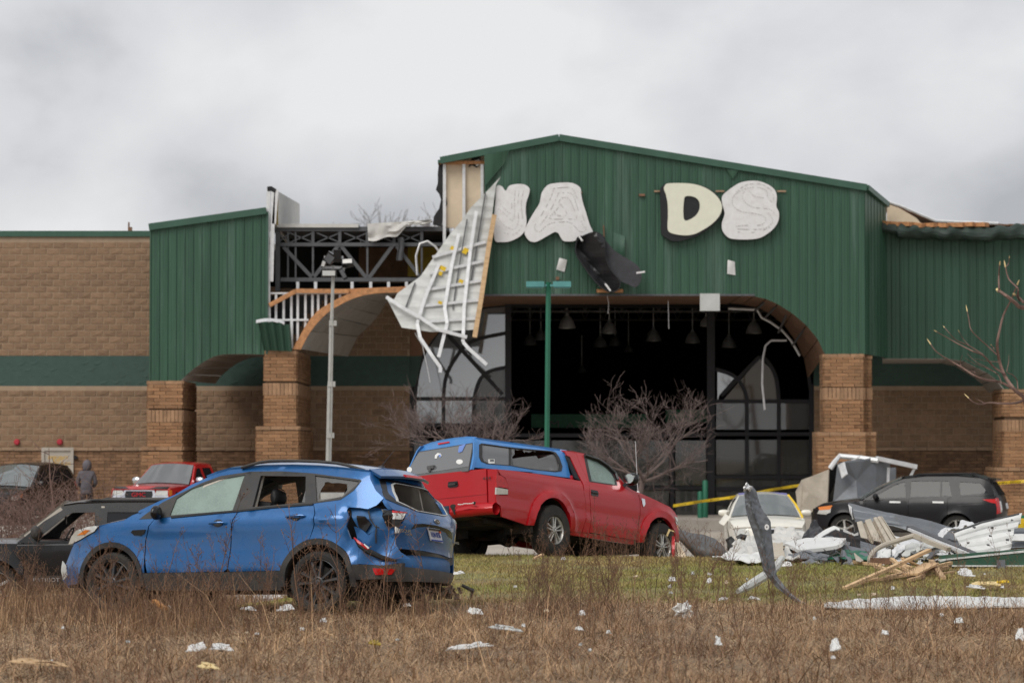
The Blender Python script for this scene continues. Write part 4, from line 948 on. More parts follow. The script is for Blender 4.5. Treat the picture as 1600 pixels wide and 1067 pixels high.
# ------------------------------------------------------------------ vehicles
def frame(P, hd, pitch=0., roll=0.):
    return Matrix.Translation(P) @ Matrix.Rotation(hd, 4, 'Z') @ Matrix.Rotation(-pitch, 4, 'Y') @ Matrix.Rotation(roll, 4, 'X')
class Car:
    """Local axes: x forwards from the rear axle, y to the left, z up from the ground."""
    def __init__(s, name, label, cat, mw, hw, group=None, T=None):
        s.T = T or thing(name, label, cat, mw=mw, group=group); s.mw = mw; s.inv = mw.inverted(); s.hw = hw
        s.o = s.inv @ Vector((0, 0, CAMH))
    def d(s, px, py): return s.inv.to_3x3() @ ray(px, py)
    def side_px(s, pts, sg):        # photograph -> (x, z) on the body side
        o = []
        for a, b in pts:
            d = s.d(a, b); y = sg * .85
            for _ in range(50):
                p = s.o + d * ((y - s.o.y) / d.y); y = .6 * y + .4 * sg * s.hw(p.x, p.z)
            o.append((p.x, p.z))
        return o
    def sm(s, sg, off=0.): return lambda x, z, dp: (x, sg * (s.hw(x, z) - off - dp), z)
    def side(s, name, poly, m, off=0., thick=.025, holes=(), sides=(1, -1), step=.09, parent=None, m2=None, **tags):
        o = None
        for sg in sides:
            g = G(); g.panel(s.sm(sg, off), poly, holes, step, thick, 0, True, mi2=1 if m2 else None)
            o = g.obj(name, [m, m2] if m2 else m, parent or s.T, **tags)
        return o
    # end caps: table of (z, x at the middle, x at the corner)
    def set_end(s, key, tab, p=2.4): setattr(s, key, (np.array(tab, float), p))
    def endf(s, key):
        t, p = getattr(s, key); sgn = 1 if key == 'front' else -1
        def f(y, z, dp):
            xc = np.interp(z, t[:, 0], t[:, 1]); xe = np.interp(z, t[:, 0], t[:, 2]); w = s.hw(xe, z)
            k = min(abs(y) / max(w, .01), 1.)
            return (xc + (xe - xc) * k ** p - sgn * dp, max(-w, min(w, y)), z)
        return f
    def end_w(s, key, z):
        t, p = getattr(s, key); return s.hw(np.interp(z, t[:, 0], t[:, 2]), z)
    def end_px(s, key, pts):
        f = s.endf(key); o = []
        for a, b in pts:
            d = s.d(a, b); x = getattr(s, key)[0][0, 1]
            for _ in range(40):
                p = s.o + d * ((x - s.o.x) / d.x); x = .5 * x + .5 * f(p.y, p.z, 0)[0]
            o.append((p.y, p.z))
        return o
    def end(s, name, key, poly=None, m='black_paint', off=0., thick=.025, holes=(), zr=None, step=.08, parent=None, m2=None, **tags):
        if poly is None:
            zs = np.linspace(zr[0], zr[1], 8); poly = [(s.end_w(key, z), z) for z in zs] + [(-s.end_w(key, z), z) for z in zs[::-1]]
        f = s.endf(key); g = G()
        g.panel(lambda y, z, dp: f(y, z, dp - off), poly, holes, step, thick, 0, True, mi2=1 if m2 else None)
        return g.obj(name, [m, m2] if m2 else m, parent or s.T, **tags)
    def top(s, name, pts, crown, m, s0=-1., s1=1., p=2.2, thick=.025, parent=None, drop=0., fwd=0., m2=None, **tags):
        """Strip across the car between the two side edges (list of (x, z)); crown lifts the middle, fwd bulges it forwards."""
        g = G(); n = len(pts)
        def fn(u, v):
            t = u * (n - 1); i = min(int(t), n - 2); k = t - i
            x = pts[i][0] + (pts[i + 1][0] - pts[i][0]) * k; z = pts[i][1] + (pts[i + 1][1] - pts[i][1]) * k
            q = s0 + (s1 - s0) * v; c = 1 - abs(q) ** p
            cr = np.interp(t, range(n), crown) if isinstance(crown, (list, tuple)) else crown
            fw = np.interp(t, range(n), fwd) if isinstance(fwd, (list, tuple)) else fwd
            return (x + fw * c, q * s.hw(x, z), z + cr * c - drop)
        g.sheet(fn, (n - 1) * 3, 16, thick, mi2=1 if m2 else None)
        return g.obj(name, [m2, m] if m2 else m, parent or s.T, sharp=50, **tags)
    def block(s, name, a, b, m, **k): return G().span(a, b).obj(name, m, s.T, **k)
    def wheel(s, x, y, r, w, rim, style, z=None, turn=0., mrim='alloy'):
        """y: middle of the tyre; style: 5 twin, 10, 5 or 7 spokes."""
        z = r if z is None else z; sg = 1 if y > 0 else -1
        W = G(); rr = rim
        prof = [(rr * .99, -w * .42), (rr * 1.04, -w * .48), (r * .9, -w * .5), (r * .975, -w * .43), (r, -w * .33), (r, w * .33), (r * .975, w * .43), (r * .9, w * .5), (rr * 1.04, w * .48), (rr * .99, w * .42)]
        W.lathe([(a, b * sg) for a, b in prof], 40, 'y')
        n = 56
        for k in range(n):
            a = 2 * math.pi * k / n
            for q in (-.27, 0, .27):
                c = Vector((math.cos(a + q * .12) * r, q * w, math.sin(a + q * .12) * r)); W.box(c, (.012, w * .2, .022), Matrix.Rotation(-a, 3, 'Y'))
        tyre = W.obj('wheel', 'rubber', s.T)      # the wheel: its tyre carries rim and hub
        tyre.location = (x, y, z); tyre.rotation_euler = (0, turn, 0)
        g = G(); f = w * .40 * sg
        g.lathe([(rr * 1.02, f), (rr * .97, f + .008 * sg), (rr * .93, f - .004 * sg), (rr * .9, f - .05 * sg), (rr * .86, -w * .3 * sg)], 40, 'y')
        def spoke(a, wd, twin=0.):
            ca, sa = math.cos(a), math.sin(a); rad = Vector((ca, 0, sa)); tan = Vector((-sa, 0, ca)); ax = Vector((0, sg, 0))
            p0 = rad * (rr * .12) + tan * twin * .4; p1 = rad * (rr * .93) + tan * twin
            b0, b1 = wd * .75, wd; y0, y1 = abs(f) + .004, abs(f) - .006
            v = []
            for p, b, yy in ((p0, b0, y0 - .0), ((p0 + p1) / 2, (b0 + b1) * .42, y0 + .012 - .02), (p1, b1, y1)):
                v += [p - tan * b / 2 + ax * (yy - .012), p - tan * b * .28 + ax * yy, p + tan * b * .28 + ax * yy, p + tan * b / 2 + ax * (yy - .012), p + tan * b / 2 + ax * (yy - .05), p - tan * b / 2 + ax * (yy - .05)]
            g.add(v, [(i * 6 + j, i * 6 + (j + 1) % 6, i * 6 + 6 + (j + 1) % 6, i * 6 + 6 + j) for i in range(2) for j in range(6)])
        if style == 'twin5':
            for k in range(5):
                for q in (-1, 1): spoke(2 * math.pi * k / 5 + .3, rr * .15, q * rr * .16)
        elif style == 'ten':
            for k in range(5):
                a = 2 * math.pi * k / 5 + .2
                for q in (-.26, .26): spoke(a + q, rr * .17)
        else:
            for k in range(style): spoke(2 * math.pi * k / style + .2, rr * (1.35 / style))
        g.lathe([(rr * .26, f * .55), (rr * .25, f + .006 * sg), (rr * .2, f + .012 * sg)], 20, 'y')
        for k in range(5):
            a = 2 * math.pi * k / 5; g.lathe([(.011, f + .004 * sg), (.011, f + .018 * sg), (.0, f + .019 * sg)], 8, 'y', (rr * .19 * math.cos(a), 0, rr * .19 * math.sin(a)))
        g.obj('rim', mrim, tyre)
        g = G(); g.lathe([(rr * .13, f), (rr * .125, f + .018 * sg), (rr * .08, f + .022 * sg), (.0001, f + .022 * sg)], 18, 'y'); g.obj('hub_cap', mrim, tyre)
        g = G(); g.lathe([(rr * .72, f * .4), (.001, f * .38)], 24, 'y'); g.lathe([(rr * .9, -w * .3 * sg), (.001, -w * .3 * sg)], 24, 'y'); g.obj('brake_disc', 'underbody', tyre)
        return tyre
def arc_pts(cx, cz, r, a0, a1, n=14, rz=None):
    return [(cx + r * math.cos(R(a0 + (a1 - a0) * k / n)), cz + (rz or r) * math.sin(R(a0 + (a1 - a0) * k / n))) for k in range(n + 1)]

# ================================================================= blue crossover, nearest the camera
def hw_blue(x, z):
    zc = .975 + .028 * (2.2 - x)      # shoulder crease, climbing to the rear
    w = np.interp(z, [.2, .4, .52, .58, .68, .8, zc - .02, zc, zc + .03, 1.12, 1.3, 1.55, 1.68], [.86, .90, .918, .912, .900, .898, .908, .922, .912, .865, .77, .65, .56])
    t = min(max((x - 2.7) / .85, 0), 1); w -= .30 * t ** 2.3
    t = min(max((-.3 - x) / .6, 0), 1.1); w -= .12 * t * t
    for ax in (0., 2.69):
        rr = math.hypot(x - ax, z - .36); w += .022 * math.exp(-((rr - .46) / .07) ** 2)
    if x < -.18 and z < 1.15: # crushed left rear corner, both sides alike only in the shape of the pressing
        w -= .035 * smooth01((-.18 - x) / .2) * (.5 + .5 * math.sin(x * 17 + z * 11))
    return w
HD_B = math.pi - R(25)
RB = frame(Vector((0, 0, 0)), HD_B, R(-1.2), R(4.0))
PB = at(503, 910, 33.3) - (RB @ Vector((0, .80, .346)))
BC = Car('blue_crossover', 'blue crossover with smashed rear window and crushed rear corner, nearest the camera', 'car', Matrix.Translation(PB) @ RB, hw_blue)
S = lambda *p: BC.side_px(p, 1)
belt_f = S((243, 809.6), (268, 807), (340, 800), (374, 797)); belt_r = S((374, 797), (423, 791.5), (489.5, 786.5))
seam1 = S((243, 809.6), (232, 822), (227.4, 846), (226, 870), (226, 893)); seam2 = S((374, 797), (366.5, 807), (361.7, 822), (360.5, 856), (355.6, 888))
seam3 = S((489.5, 786.5), (492, 802), (491, 819), (483, 842.5))
sh = lambda q, dx: [(a + dx, b) for a, b in q]
gap = .006
fcen, rcen = (2.70, .36), (.0, .36)
farc = arc_pts(*fcen, .455, 12, 168); rarc = arc_pts(*rcen, .475, 168, 12)      # panel edge round the wheels
hood_e = [(2.32, 1.17), (2.45, 1.125), (2.55, 1.065), (2.8, 1.02), (2.92, .995)]
lamp = S((107.5, 850), (112, 837.5), (119, 829), (138, 822.5), (155, 821), (148, 829.5), (126, 842.5), (114, 848.5))
# wing
fender = sh(seam1, gap) + [(2.24, .46)] + farc[::-1] + [(3.17, .455), (3.22, .34), (3.46, .32), (3.56, .39), (3.54, .47), (3.44, .61), (3.36, .73), (3.30, .80)] + [(lamp[6][0], lamp[6][1] - .012), (lamp[5][0] - .01, lamp[5][1] - .012), (2.86, .985), (2.8, 1.015), (2.55, 1.06), (2.45, 1.12), (2.32, 1.165)] + S((218, 810.5))
BC.side('fender', fender, 'blue_paint', step=.07)
door_f = belt_f + sh(seam2[1:], gap) + [(1.2, .47), (2.2, .46)] + sh(seam1[::-1][1:-1], -gap)
DF = BC.side('front_door', door_f, 'blue_paint', step=.08)
door_r = [(a - gap, b) for a, b in belt_r[:1]] + belt_r[1:] + sh(seam3[1:-1], gap) + [seam3[-1]] + arc_pts(*rcen, .477, 78, 14) + [(.48, .48), (1.12, .47)] + sh(seam2[::-1][:-1], -gap)
DR = BC.side('rear_door', door_r, 'blue_paint', step=.08)
tgs = S((577, 737.5), (578.6, 748.7), (587, 766), (599.5, 778))
roof_e = S((216.5, 798), (250, 782), (272.5, 773), (299, 757), (323.7, 746), (340, 739.5), (359, 734), (410, 729.5), (459, 728.7), (498, 730), (535, 733), (577, 737.5))
dlo_t = S((565, 751), (562.7, 748.7), (525, 744), (488, 739), (440, 736), (391, 736.5), (345, 743.4), (314, 754.8), (287, 768), (265, 779), (253.5, 785), (232, 800), (217.5, 811))
dlo_b = S((243, 809.6), (268, 807), (340, 800), (374, 797), (423, 791.5), (489.5, 786.5), (498, 785), (532, 780.5), (553, 766))
quarter_l = sh(seam3, -gap) + arc_pts(*rcen, .475, 80, 168) + [(-.5, .46), (-.5, .8)] + S((548, 842), (541, 822), (545, 808), (542, 797)) + S((545, 792), (562, 793), (575, 795)) + [(-.66, 1.20)] + tgs[::-1] + roof_e[::-1][1:2] + [dlo_t[1], dlo_t[0]] + dlo_b[::-1][:3]
BC.side('quarter_panel', quarter_l, 'blue_paint', sides=(1,), step=.055, m2='blue_inner', label='crushed left rear quarter panel')
quarter_r = sh(seam3, -gap) + arc_pts(*rcen, .475, 80, 168) + [(-.5, .46), (-.84, .60), (-.86, .95), (-.80, 1.18)] + tgs[::-1] + roof_e[::-1][1:2] + [dlo_t[1], dlo_t[0]] + dlo_b[::-1][:3]
BC.side('quarter_panel', quarter_r, 'blue_paint', sides=(-1,), step=.07, m2='trim_beige')
BC.side('roof_rail_panel', roof_e[:-1] + dlo_t[1:], 'blue_paint', step=.07, m2='trim_beige')
BC.top('roof', roof_e[4:], [.02, .05, .055, .06, .06, .06, .055, .05], 'blue_paint', m2='trim_beige')
BC.top('hood', hood_e + [(3.05, .97), (3.2, .90), (3.33, .80)], [.09, .10, .10, .10, .09, .08, .06, .03], 'blue_paint', fwd=[.0, 0, 0, 0, .03, .08, .14, .2])
BC.top('windshield', [(2.36, 1.13), (2.0, 1.31), (1.6, 1.50), (1.42, 1.575)], [.08, .07, .05, .04], 'shattered_glass', -.93, .93, fwd=[.22, .18, .12, .08], thick=.008)
BC.side('headlamp', lamp, 'lamp_clear', off=-.006, thick=.03, step=.04)
BC.side('turn_lamp', S((121, 836), (134, 827.5), (141, 828), (133, 835)), 'lamp_amber', off=-.011, thick=.004, step=.04)
# front bumper
BC.set_end('front', [(.25, 3.5, 3.36), (.32, 3.64, 3.46), (.39, 3.70, 3.56), (.47, 3.70, 3.54), (.61, 3.66, 3.44), (.73, 3.6, 3.36), (.82, 3.52, 3.30)])
BC.end('bumper', 'front', None, 'blue_paint', zr=(.30, .80)); BC.end('grille', 'front', [(.5, .62), (.55, .76), (-.55, .76), (-.5, .62)], 'gloss_black', off=.01)
BC.side('fog_lamp_bezel', S((98, 876), (104, 884), (106, 900), (99, 906), (96, 893)), 'panel_pale', off=-.008, thick=.01, step=.04, sides=(1,), label='torn pale fog lamp housing')
# black frames of the side windows with panes (front shattered, rear gone, quarter broken)
gf = S((265.5, 805), (276, 778.5), (300, 763), (341, 749), (383, 741.5), (363.5, 797)); gr = S((407.5, 743), (478, 744), (477, 784.5), (394.6, 792)); gq = S((492.5, 742.5), (525, 746.5), (561, 751.5), (558, 757), (536, 775.5), (495, 783.5))
gt = S((226, 807.5), (251, 787.5), (262, 783), (257, 806.5))
dlo = dlo_t[::-1] + [p for p in dlo_b[::-1]]
fr_poly = dlo_t + dlo_b
BC.side('window_frame', fr_poly, 'black_plastic', off=-.004, thick=.05, holes=[gf, gr, gq], step=.07)
BC.side('window_frame', fr_poly, 'trim_beige', off=.055, thick=.04, holes=[gf, gr, gq], step=.12)
def grow(p, k):
    m = np.mean(p, 0); return [tuple(m + (np.array(q) - m) * k) for q in p]
BC.side('front_window', grow(gf, 1.03), 'shattered_glass', off=.012, thick=.004, sides=(1,), label='crazed front window')
BC.side('front_window', grow(gf, 1.03), 'clear_glass', off=.012, thick=.004, sides=(-1,))
hq = S((497, 780), (499, 769), (502, 763), (506, 757.5), (507, 753), (512, 752.5), (518, 754.5), (528, 754), (541.5, 756), (542, 765), (535, 774), (525, 777), (510, 779))
BC.side('quarter_window', grow(gq, 1.03), 'grey_tint_glass', off=.012, thick=.004, holes=[hq], step=.05, sides=(1,), label='rear side window with a big jagged hole')
BC.side('quarter_window', grow(gq, 1.03), 'clear_glass', off=.012, thick=.004, holes=[grow(hq, .8)], sides=(-1,))
BC.side('window_shard', S((471, 784), (477.5, 762), (477.5, 785)), 'grey_tint_glass', off=.012, thick=.004, sides=(1,))
BC.side('belt_trim', [(a, b + .008) for a, b in S((268, 807.5), (340, 800.5), (374, 797.5), (423, 792), (489.5, 787))] + [(a, b - .012) for a, b in S((268, 807.5), (340, 800.5), (374, 797.5), (423, 792), (489.5, 787))[::-1]], 'gloss_black', off=-.012, thick=.02, step=.1)
# cladding
for cen, ro, ri in ((fcen, .452, .395), (rcen, .472, .408)):
    BC.side('wheel_arch_trim', arc_pts(*cen, ro, -8, 188, 22) + arc_pts(*cen, ri, 188, -8, 22), 'black_plastic', off=-.016, thick=.06, step=.08)
    for sg in (1, -1):
        g = G(); g.grid(lambda u, v: (cen[0] + (ri + .02) * math.cos(R(-25 + 230 * u)), sg * (.88 - .5 * v), cen[1] + (ri + .02) * math.sin(R(-25 + 230 * u))), 20, 2); g.span((cen[0] - .42, sg * .37, .25), (cen[0] + .42, sg * .39, .8)); g.obj('wheel_well', 'underbody', BC.T)
BC.side('sill_cladding', [(2.26, .455), (2.22, .26), (.46, .26), (.44, .475), (1.15, .465)], 'black_plastic', off=-.008, thick=.08, step=.1)
BC.side('fender_vent', S((205, 831), (208, 828), (228, 827), (226, 833), (221, 836.5), (210, 836)), 'gloss_black', off=-.01, thick=.015, step=.05)
def handle(px0, px1, par, C=BC, sg=1, m='blue_paint', cup=True):
    (x0, z0), (x1, z1) = C.side_px([px0, px1], sg)
    for q in ((sg, -sg)):
        g = G(); w = C.hw((x0 + x1) / 2, z0)
        g.tube([(x0, q * (w + .012), z0), (x0 + (x1 - x0) * .2, q * (w + .038), z0 + .003), (x0 + (x1 - x0) * .8, q * (w + .038), z1 + .003), (x1, q * (w + .012), z1)], .014, 8); g.obj('door_handle', m, C.T)
        if cup:
            g = G(); mx, mz = (x0 + x1) / 2, (z0 + z1) / 2; g.panel(C.sm(q, -.003), arc_pts(mx, mz, .062, 0, 360, 18, .045)[:-1], (), .06, .006); g.obj('handle_cup', 'black_plastic', C.T)
handle((328, 817.5), (352, 816.5), DF); handle((448, 807), (477.5, 805.5), DR)
# mirror
g = G(); c = Vector((2.07, BC.hw(2.07, 1.15) + .12, 1.14))
g.grid(lambda u, v: tuple(c + Vector((.055 * math.cos(u * 6.28318) * math.sin(v * 3.14159) , .10 * math.cos(v * 3.14159), .085 * math.sin(u * 6.28318) * math.sin(v * 3.14159)))), 14, 8); g.bar((2.08, BC.hw(2.08, 1.1) - .02, 1.10), tuple(c), .05)
g.obj('mirror', 'gloss_black', BC.T, label='broken black stub of the door mirror')
# roof rails
for sg in (1, -1):
    xs = np.linspace(1.18, -.42, 14); g = G()
    g.tube([(x, sg * (hw_blue(x, 1.62) - .0), np.interp(x, [p[0] for p in roof_e[::-1]], [p[1] for p in roof_e[::-1]]) + .012 + .052 * min(1, 6 * (i / 13) * (1 - i / 13))) for i, x in enumerate(xs)], .017, 8); g.obj('roof_rail', 'black_plastic', BC.T)
g = G(); g.lathe([(.045, 0), (.035, .03), (.0, .035)], 12, 'z', (-.36, .1, 1.655)); g.tube([(-.36, .1, 1.68), (-.52, .1, 1.86)], [.006, .003], 5); g.obj('antenna', 'black_plastic', BC.T)
# rear end
zx = [(.30, -.93, -.72), (.38, -1.02, -.80), (.52, -1.05, -.84), (.60, -1.04, -.84), (.66, -.99, -.83), (.74, -.985, -.84), (.90, -1.0, -.87), (1.02, -1.02, -.88), (1.10, -.985, -.86), (1.16, -.95, -.82), (1.28, -.86, -.73), (1.37, -.77, -.61), (1.49, -.66, -.52), (1.60, -.58, -.48)]
BC.set_end('rear', zx, 2.2)
E_ = lambda *p: BC.end_px('rear', p)
c3 = crop(520, 710, 4.268)
win = E_(*c3((392, 200), (410, 190), (530, 212), (640, 246), (690, 292), (730, 345), (762, 402), (730, 405), (640, 388), (560, 374), (430, 312), (402, 245)))
tw = lambda z: BC.end_w('rear', z)
tgl = E_(*c3((440, 500), (404, 515), (408, 600), (432, 625)))
tail = [( tw(1.585), 1.585)] + [(tw(z), z) for z in (1.49, 1.37, 1.28, 1.2)] + [(tw(1.15) - .02, 1.15)] + E_(*c3((350, 300), (400, 365), (485, 386), (448, 478))) + tgl + E_(*c3((520, 633), (600, 640), (720, 665))) + [(-.55, .665), (-tw(.68) + .03, .68)] + [(-tw(z), z) for z in (.8, 1.0, 1.15, 1.28, 1.37, 1.49, 1.585)] + [(-.3, 1.60), (.3, 1.60)]
TG = BC.end('tailgate', 'rear', tail, 'blue_paint', holes=[win], step=.06, thick=.05, m2='trim_beige')
frit = E_(*c3((308, 165), (340, 160), (500, 190), (664, 238), (684, 262), (770, 402), (742, 412), (580, 384), (440, 334), (345, 292), (328, 235)))
frit_h = E_(*c3((352, 180), (392, 190), (530, 210), (640, 244), (690, 290), (762, 404), (560, 376), (430, 318), (372, 262)))
BC.end('window_seal', 'rear', frit, 'gloss_black', off=.006, thick=.012, holes=[frit_h], step=.06, parent=TG)
BC.end('window_rim', 'rear', grow(win, 1.02), 'panel_pale', off=.009, thick=.01, holes=[grow(win, .975)], step=.06, parent=TG)
g = G(); f = BC.endf('rear')  # spoiler over the window, brake lamp in it
g.sheet(lambda u, v: (lambda q: (q[0] + .02 - .13 * v, q[1], q[2] + .025 - .05 * v + .02 * (1 - (2 * u - 1) ** 2)))(f(-.60 + 1.2 * u, 1.59 - .03 * v, 0)), 16, 3, .03); g.obj('spoiler', 'blue_paint', BC.T)
g = G(); g.panel(lambda y, z, d: (lambda q: (q[0] - .125 + d, q[1], q[2]))(f(y, z, 0)), [(-.2, 1.545), (-.2, 1.575), (.2, 1.575), (.2, 1.545)], (), .1, .03); g.obj('brake_lamp', 'lamp_red', TG)
BC.end('hatch_recess', 'rear', E_(*c3((520, 500), (548, 462), (600, 460), (690, 472), (770, 500), (790, 520), (795, 565), (770, 548), (755, 522), (690, 492), (620, 482), (560, 485))), 'gloss_black', off=.004, thick=.006, step=.05, parent=TG)
BC.end('taillight', 'rear', [(-tw(1.05) + .0, 1.12), (-tw(1.05) + .09, 1.12), (-tw(.9) + .07, .84), (-tw(.84), .82)], 'lamp_clear', off=.012, step=.05)
BC.side('taillight', [(-.55, 1.13), (-.84, 1.13), (-.86, .86), (-.75, .93)], 'lamp_red', off=-.01, thick=.03, sides=(-1,), step=.06)
BC.end('taillight', 'rear', E_(*c3((402, 388), (482, 388), (476, 405), (458, 432), (404, 430))), 'lamp_clear', off=.01, step=.03, label='remaining clear half of the left taillight')
BC.end('taillight_trim', 'rear', E_(*c3((398, 372), (486, 384), (482, 390), (402, 388))), 'lamp_red', off=.014, thick=.02, step=.03)
BC.end('taillight_base', 'rear', E_(*c3((400, 432), (458, 434), (440, 486), (405, 480))), 'black_plastic', off=.0, thick=.03, step=.04)
# hole where the left lamp was: bare inner metal
BC.side('lamp_socket', S((541, 789), (566, 789), (583, 793), (617, 797), (614, 830), (585, 826), (560, 842), (556, 824), (546, 806)), 'blue_inner', off=.055, thick=.01, sides=(1,), step=.05)
BC.side('lamp_socket', S((594, 795), (616, 798), (614, 822), (602, 822), (598, 812)), 'gloss_black', off=.03, thick=.02, sides=(1,), step=.05)
BC.side('torn_liner', S((556, 805), (568, 806), (578, 818), (570, 830), (559, 823)), 'gloss_black', off=.02, thick=.02, sides=(1,), step=.04)
g = G(); 
def SP(px, py, o=.02): # point on the left flank
    (x, z), = BC.side_px([(px, py)], 1); return (x, hw_blue(x, z) + o, z)
for a, b in (((575, 798), (583, 818)), ((583, 818), (592, 824)), ((588, 820), (587, 848))): g.tube([SP(*a, -.01), SP((a[0] + b[0]) / 2, (a[1] + b[1]) / 2 + 2, .01), SP(*b, -.01)], .008, 5)
g.obj('loose_cable', 'black_plastic', BC.T)
# rear bumper: blue upper skin, dark lower cladding, red reflector, torn strips
upper = S((545, 806), (556, 824), (560, 842), (568, 852), (598, 862), (620, 871), (622, 850), (615, 827), (590, 824)) 
BC.side('bumper_corner', S((552, 822), (566, 828), (575, 836), (586, 826), (614, 829), (616, 848), (624, 862), (640, 873), (600, 872), (572, 858), (558, 844)), 'blue_paint', off=.012, thick=.02, sides=(1,), step=.04, m2='blue_inner', label='crumpled left corner of the rear bumper')
BC.side('bumper_corner', S((547, 842), (556, 842), (570, 858), (600, 872), (628, 878), (600, 883), (552, 880)), 'blue_paint', off=.004, thick=.02, sides=(1,), step=.05)
BC.side('bumper_corner', [(-.47, .5), (-.84, .5), (-.84, .68), (-.5, .62)], 'blue_paint', off=.004, thick=.02, sides=(-1,), step=.06)
g = G(); g.tube([SP(556, 840, .03), SP(566, 852, .05), SP(580, 862, .05), SP(600, 871, .04), SP(622, 876, .03)], [.012, .03, .035, .03, .012], 8); g.obj('torn_trim', 'gloss_black', BC.T)
g = G(); g.tube([SP(557, 840, .06), SP(566, 848, .075), SP(577, 856, .07), SP(584, 862, .06)], [.006, .018, .018, .006], 6); g.obj('broken_reflector', 'lamp_red', BC.T)
g = G(); g.tube([SP(574, 850, .08), SP(582, 857, .09)], [.006, .012], 5); g.obj('paint_chip', 'sticker_white', BC.T)
BC.end('bumper', 'rear', [(tw(.55), .60), (tw(.55), .50), (-tw(.5), .50), (-tw(.55), .60), (-.4, .655), (0, .66), (.4, .66)], 'blue_inner', off=-.05, thick=.04, step=.07)
clad = E_(*c3((440, 722), (560, 716), (700, 735), (850, 795), (846, 815), (700, 790), (560, 775), (440, 800)))
BC.end('bumper_cladding', 'rear', [(tw(.42), .53), (tw(.42) - .02, .36), (.3, .37), (-tw(.4), .37), (-tw(.42), .47), (0, .50)], 'grey_plastic', off=.015, thick=.05, step=.07)
BC.side('bumper_cladding', S((551, 881), (600, 883), (630, 879), (628, 903), (570, 905), (551, 905)), 'black_plastic', off=-.012, thick=.06, sides=(1,), step=.06)
BC.side('bumper_cladding', [(-.47, .5), (-.80, .5), (-.78, .35), (-.5, .36)], 'black_plastic', off=-.012, thick=.06, sides=(-1,), step=.06)
BC.side('reflector', S((583.5, 887.5), (620, 888.5), (613, 897.5), (588, 898)), 'lamp_red', off=-.024, thick=.02, sides=(1,), step=.05)
g = G()
for k in range(30):
    y = random.uniform(-.75, .4); a = Vector((-.93 + random.uniform(-.05, .03), y, random.uniform(.24, .38))); g.bar(a, a + Vector((random.uniform(-.04, .04), random.uniform(-.12, .12), random.uniform(-.16, .02))), random.uniform(.02, .06), .012)
g.obj('torn_bumper_foam', 'torn_foam', BC.T, kind='stuff')
g = G(); g.tube([(-1.0, -.7, .36), (-1.1, -.78, .3), (-1.06, -.82, .2)], [.02, .03, .008], 6); g.obj('hanging_trim', 'black_plastic', BC.T)
# plate, badge, lettering
def on_rear(pt, off=.02): return Vector(f(pt[0], pt[1], -off))
pl = E_((666, 824), (684.5, 826.5), (690, 848), (671, 844.5)); g = G(); q = [on_rear(p, .02) for p in pl]; n_ = (q[1] - q[0]).cross(q[3] - q[0]).normalized()
if n_.x > 0: n_ = -n_
g.add(q + [p - n_ * .012 for p in q], [(0, 1, 2, 3), (7, 6, 5, 4), (0, 4, 5, 1), (1, 5, 6, 2), (2, 6, 7, 3), (3, 7, 4, 0)]); PLT = g.obj('licence_plate', 'plate_white', TG)
ux = (q[1] - q[0]).normalized(); uy = (q[0] - q[3]).normalized(); mid = sum(q, Vector()) / 4; Lx = (q[1] - q[0]).length; Ly = (q[0] - q[3]).length
g = G(); write(g, 'EQN 0756', .095, mid + n_ * .004, ux, uy, n_, sx=.62 * Lx / .33); g.obj('plate_lettering', 'letter_blue', TG)
g = G(); g.box(mid - uy * Ly * .42 + n_ * .004, (.02, Lx * .94, Ly * .12), Matrix((n_, ux, uy)).transposed()); g.obj('plate_stripe', 'letter_blue', TG)
g = G(); g.box(mid + uy * Ly * .42 + n_ * .006, (.02, Lx * .96, Ly * .14), Matrix((n_, ux, uy)).transposed()); g.obj('plate_frame', 'black_plastic', TG)
g = G(); g.box(mid + uy * Ly * .28 + ux * Lx * .4 + n_ * .008, (.012, .03, .03), Matrix((n_, ux, uy)).transposed()); g.obj('plate_sticker', 'sticker_orange', TG)
bd = on_rear(E_((682.3, 815))[0], .012); g = G(); g.panel(lambda a, b, d: bd + ux * a + uy * b - n_ * d, arc_pts(0, 0, .058, 0, 360, 20, .036)[:-1], (), .1, .012); g.obj('badge', 'letter_grey', TG)
g = G(); g.panel(lambda a, b, d: bd + n_ * .004 + ux * a + uy * b - n_ * d, arc_pts(0, 0, .048, 0, 360, 20, .028)[:-1], (), .1, .006); write(g, 'Ford', .034, bd + n_ * .006, ux, uy, n_, mi=1); g.obj('badge_face', ['grey_plastic', 'sticker_white'], TG)
es = E_((629, 829.5), (634, 835), (714, 852)); g = G(); write(g, 'ESCAPE', .062, on_rear(es[0], .035), ux, uy, n_, sx=1.25); write(g, 'ECOBOOST', .03, on_rear(es[1], .035), ux, uy, n_, sx=1.1); write(g, '4WD', .05, on_rear((-.70, .84), .04), ux, uy, n_, sx=1.1); g.obj('model_lettering', 'chrome', TG)
g = G(); g.panel(lambda a, b, d: on_rear((a, b), .02 - d), E_(*c3((388, 500), (392, 478), (412, 482), (436, 498), (430, 522), (408, 524))), (), .04, .012); g.obj('paint_chip', 'sticker_white', TG)
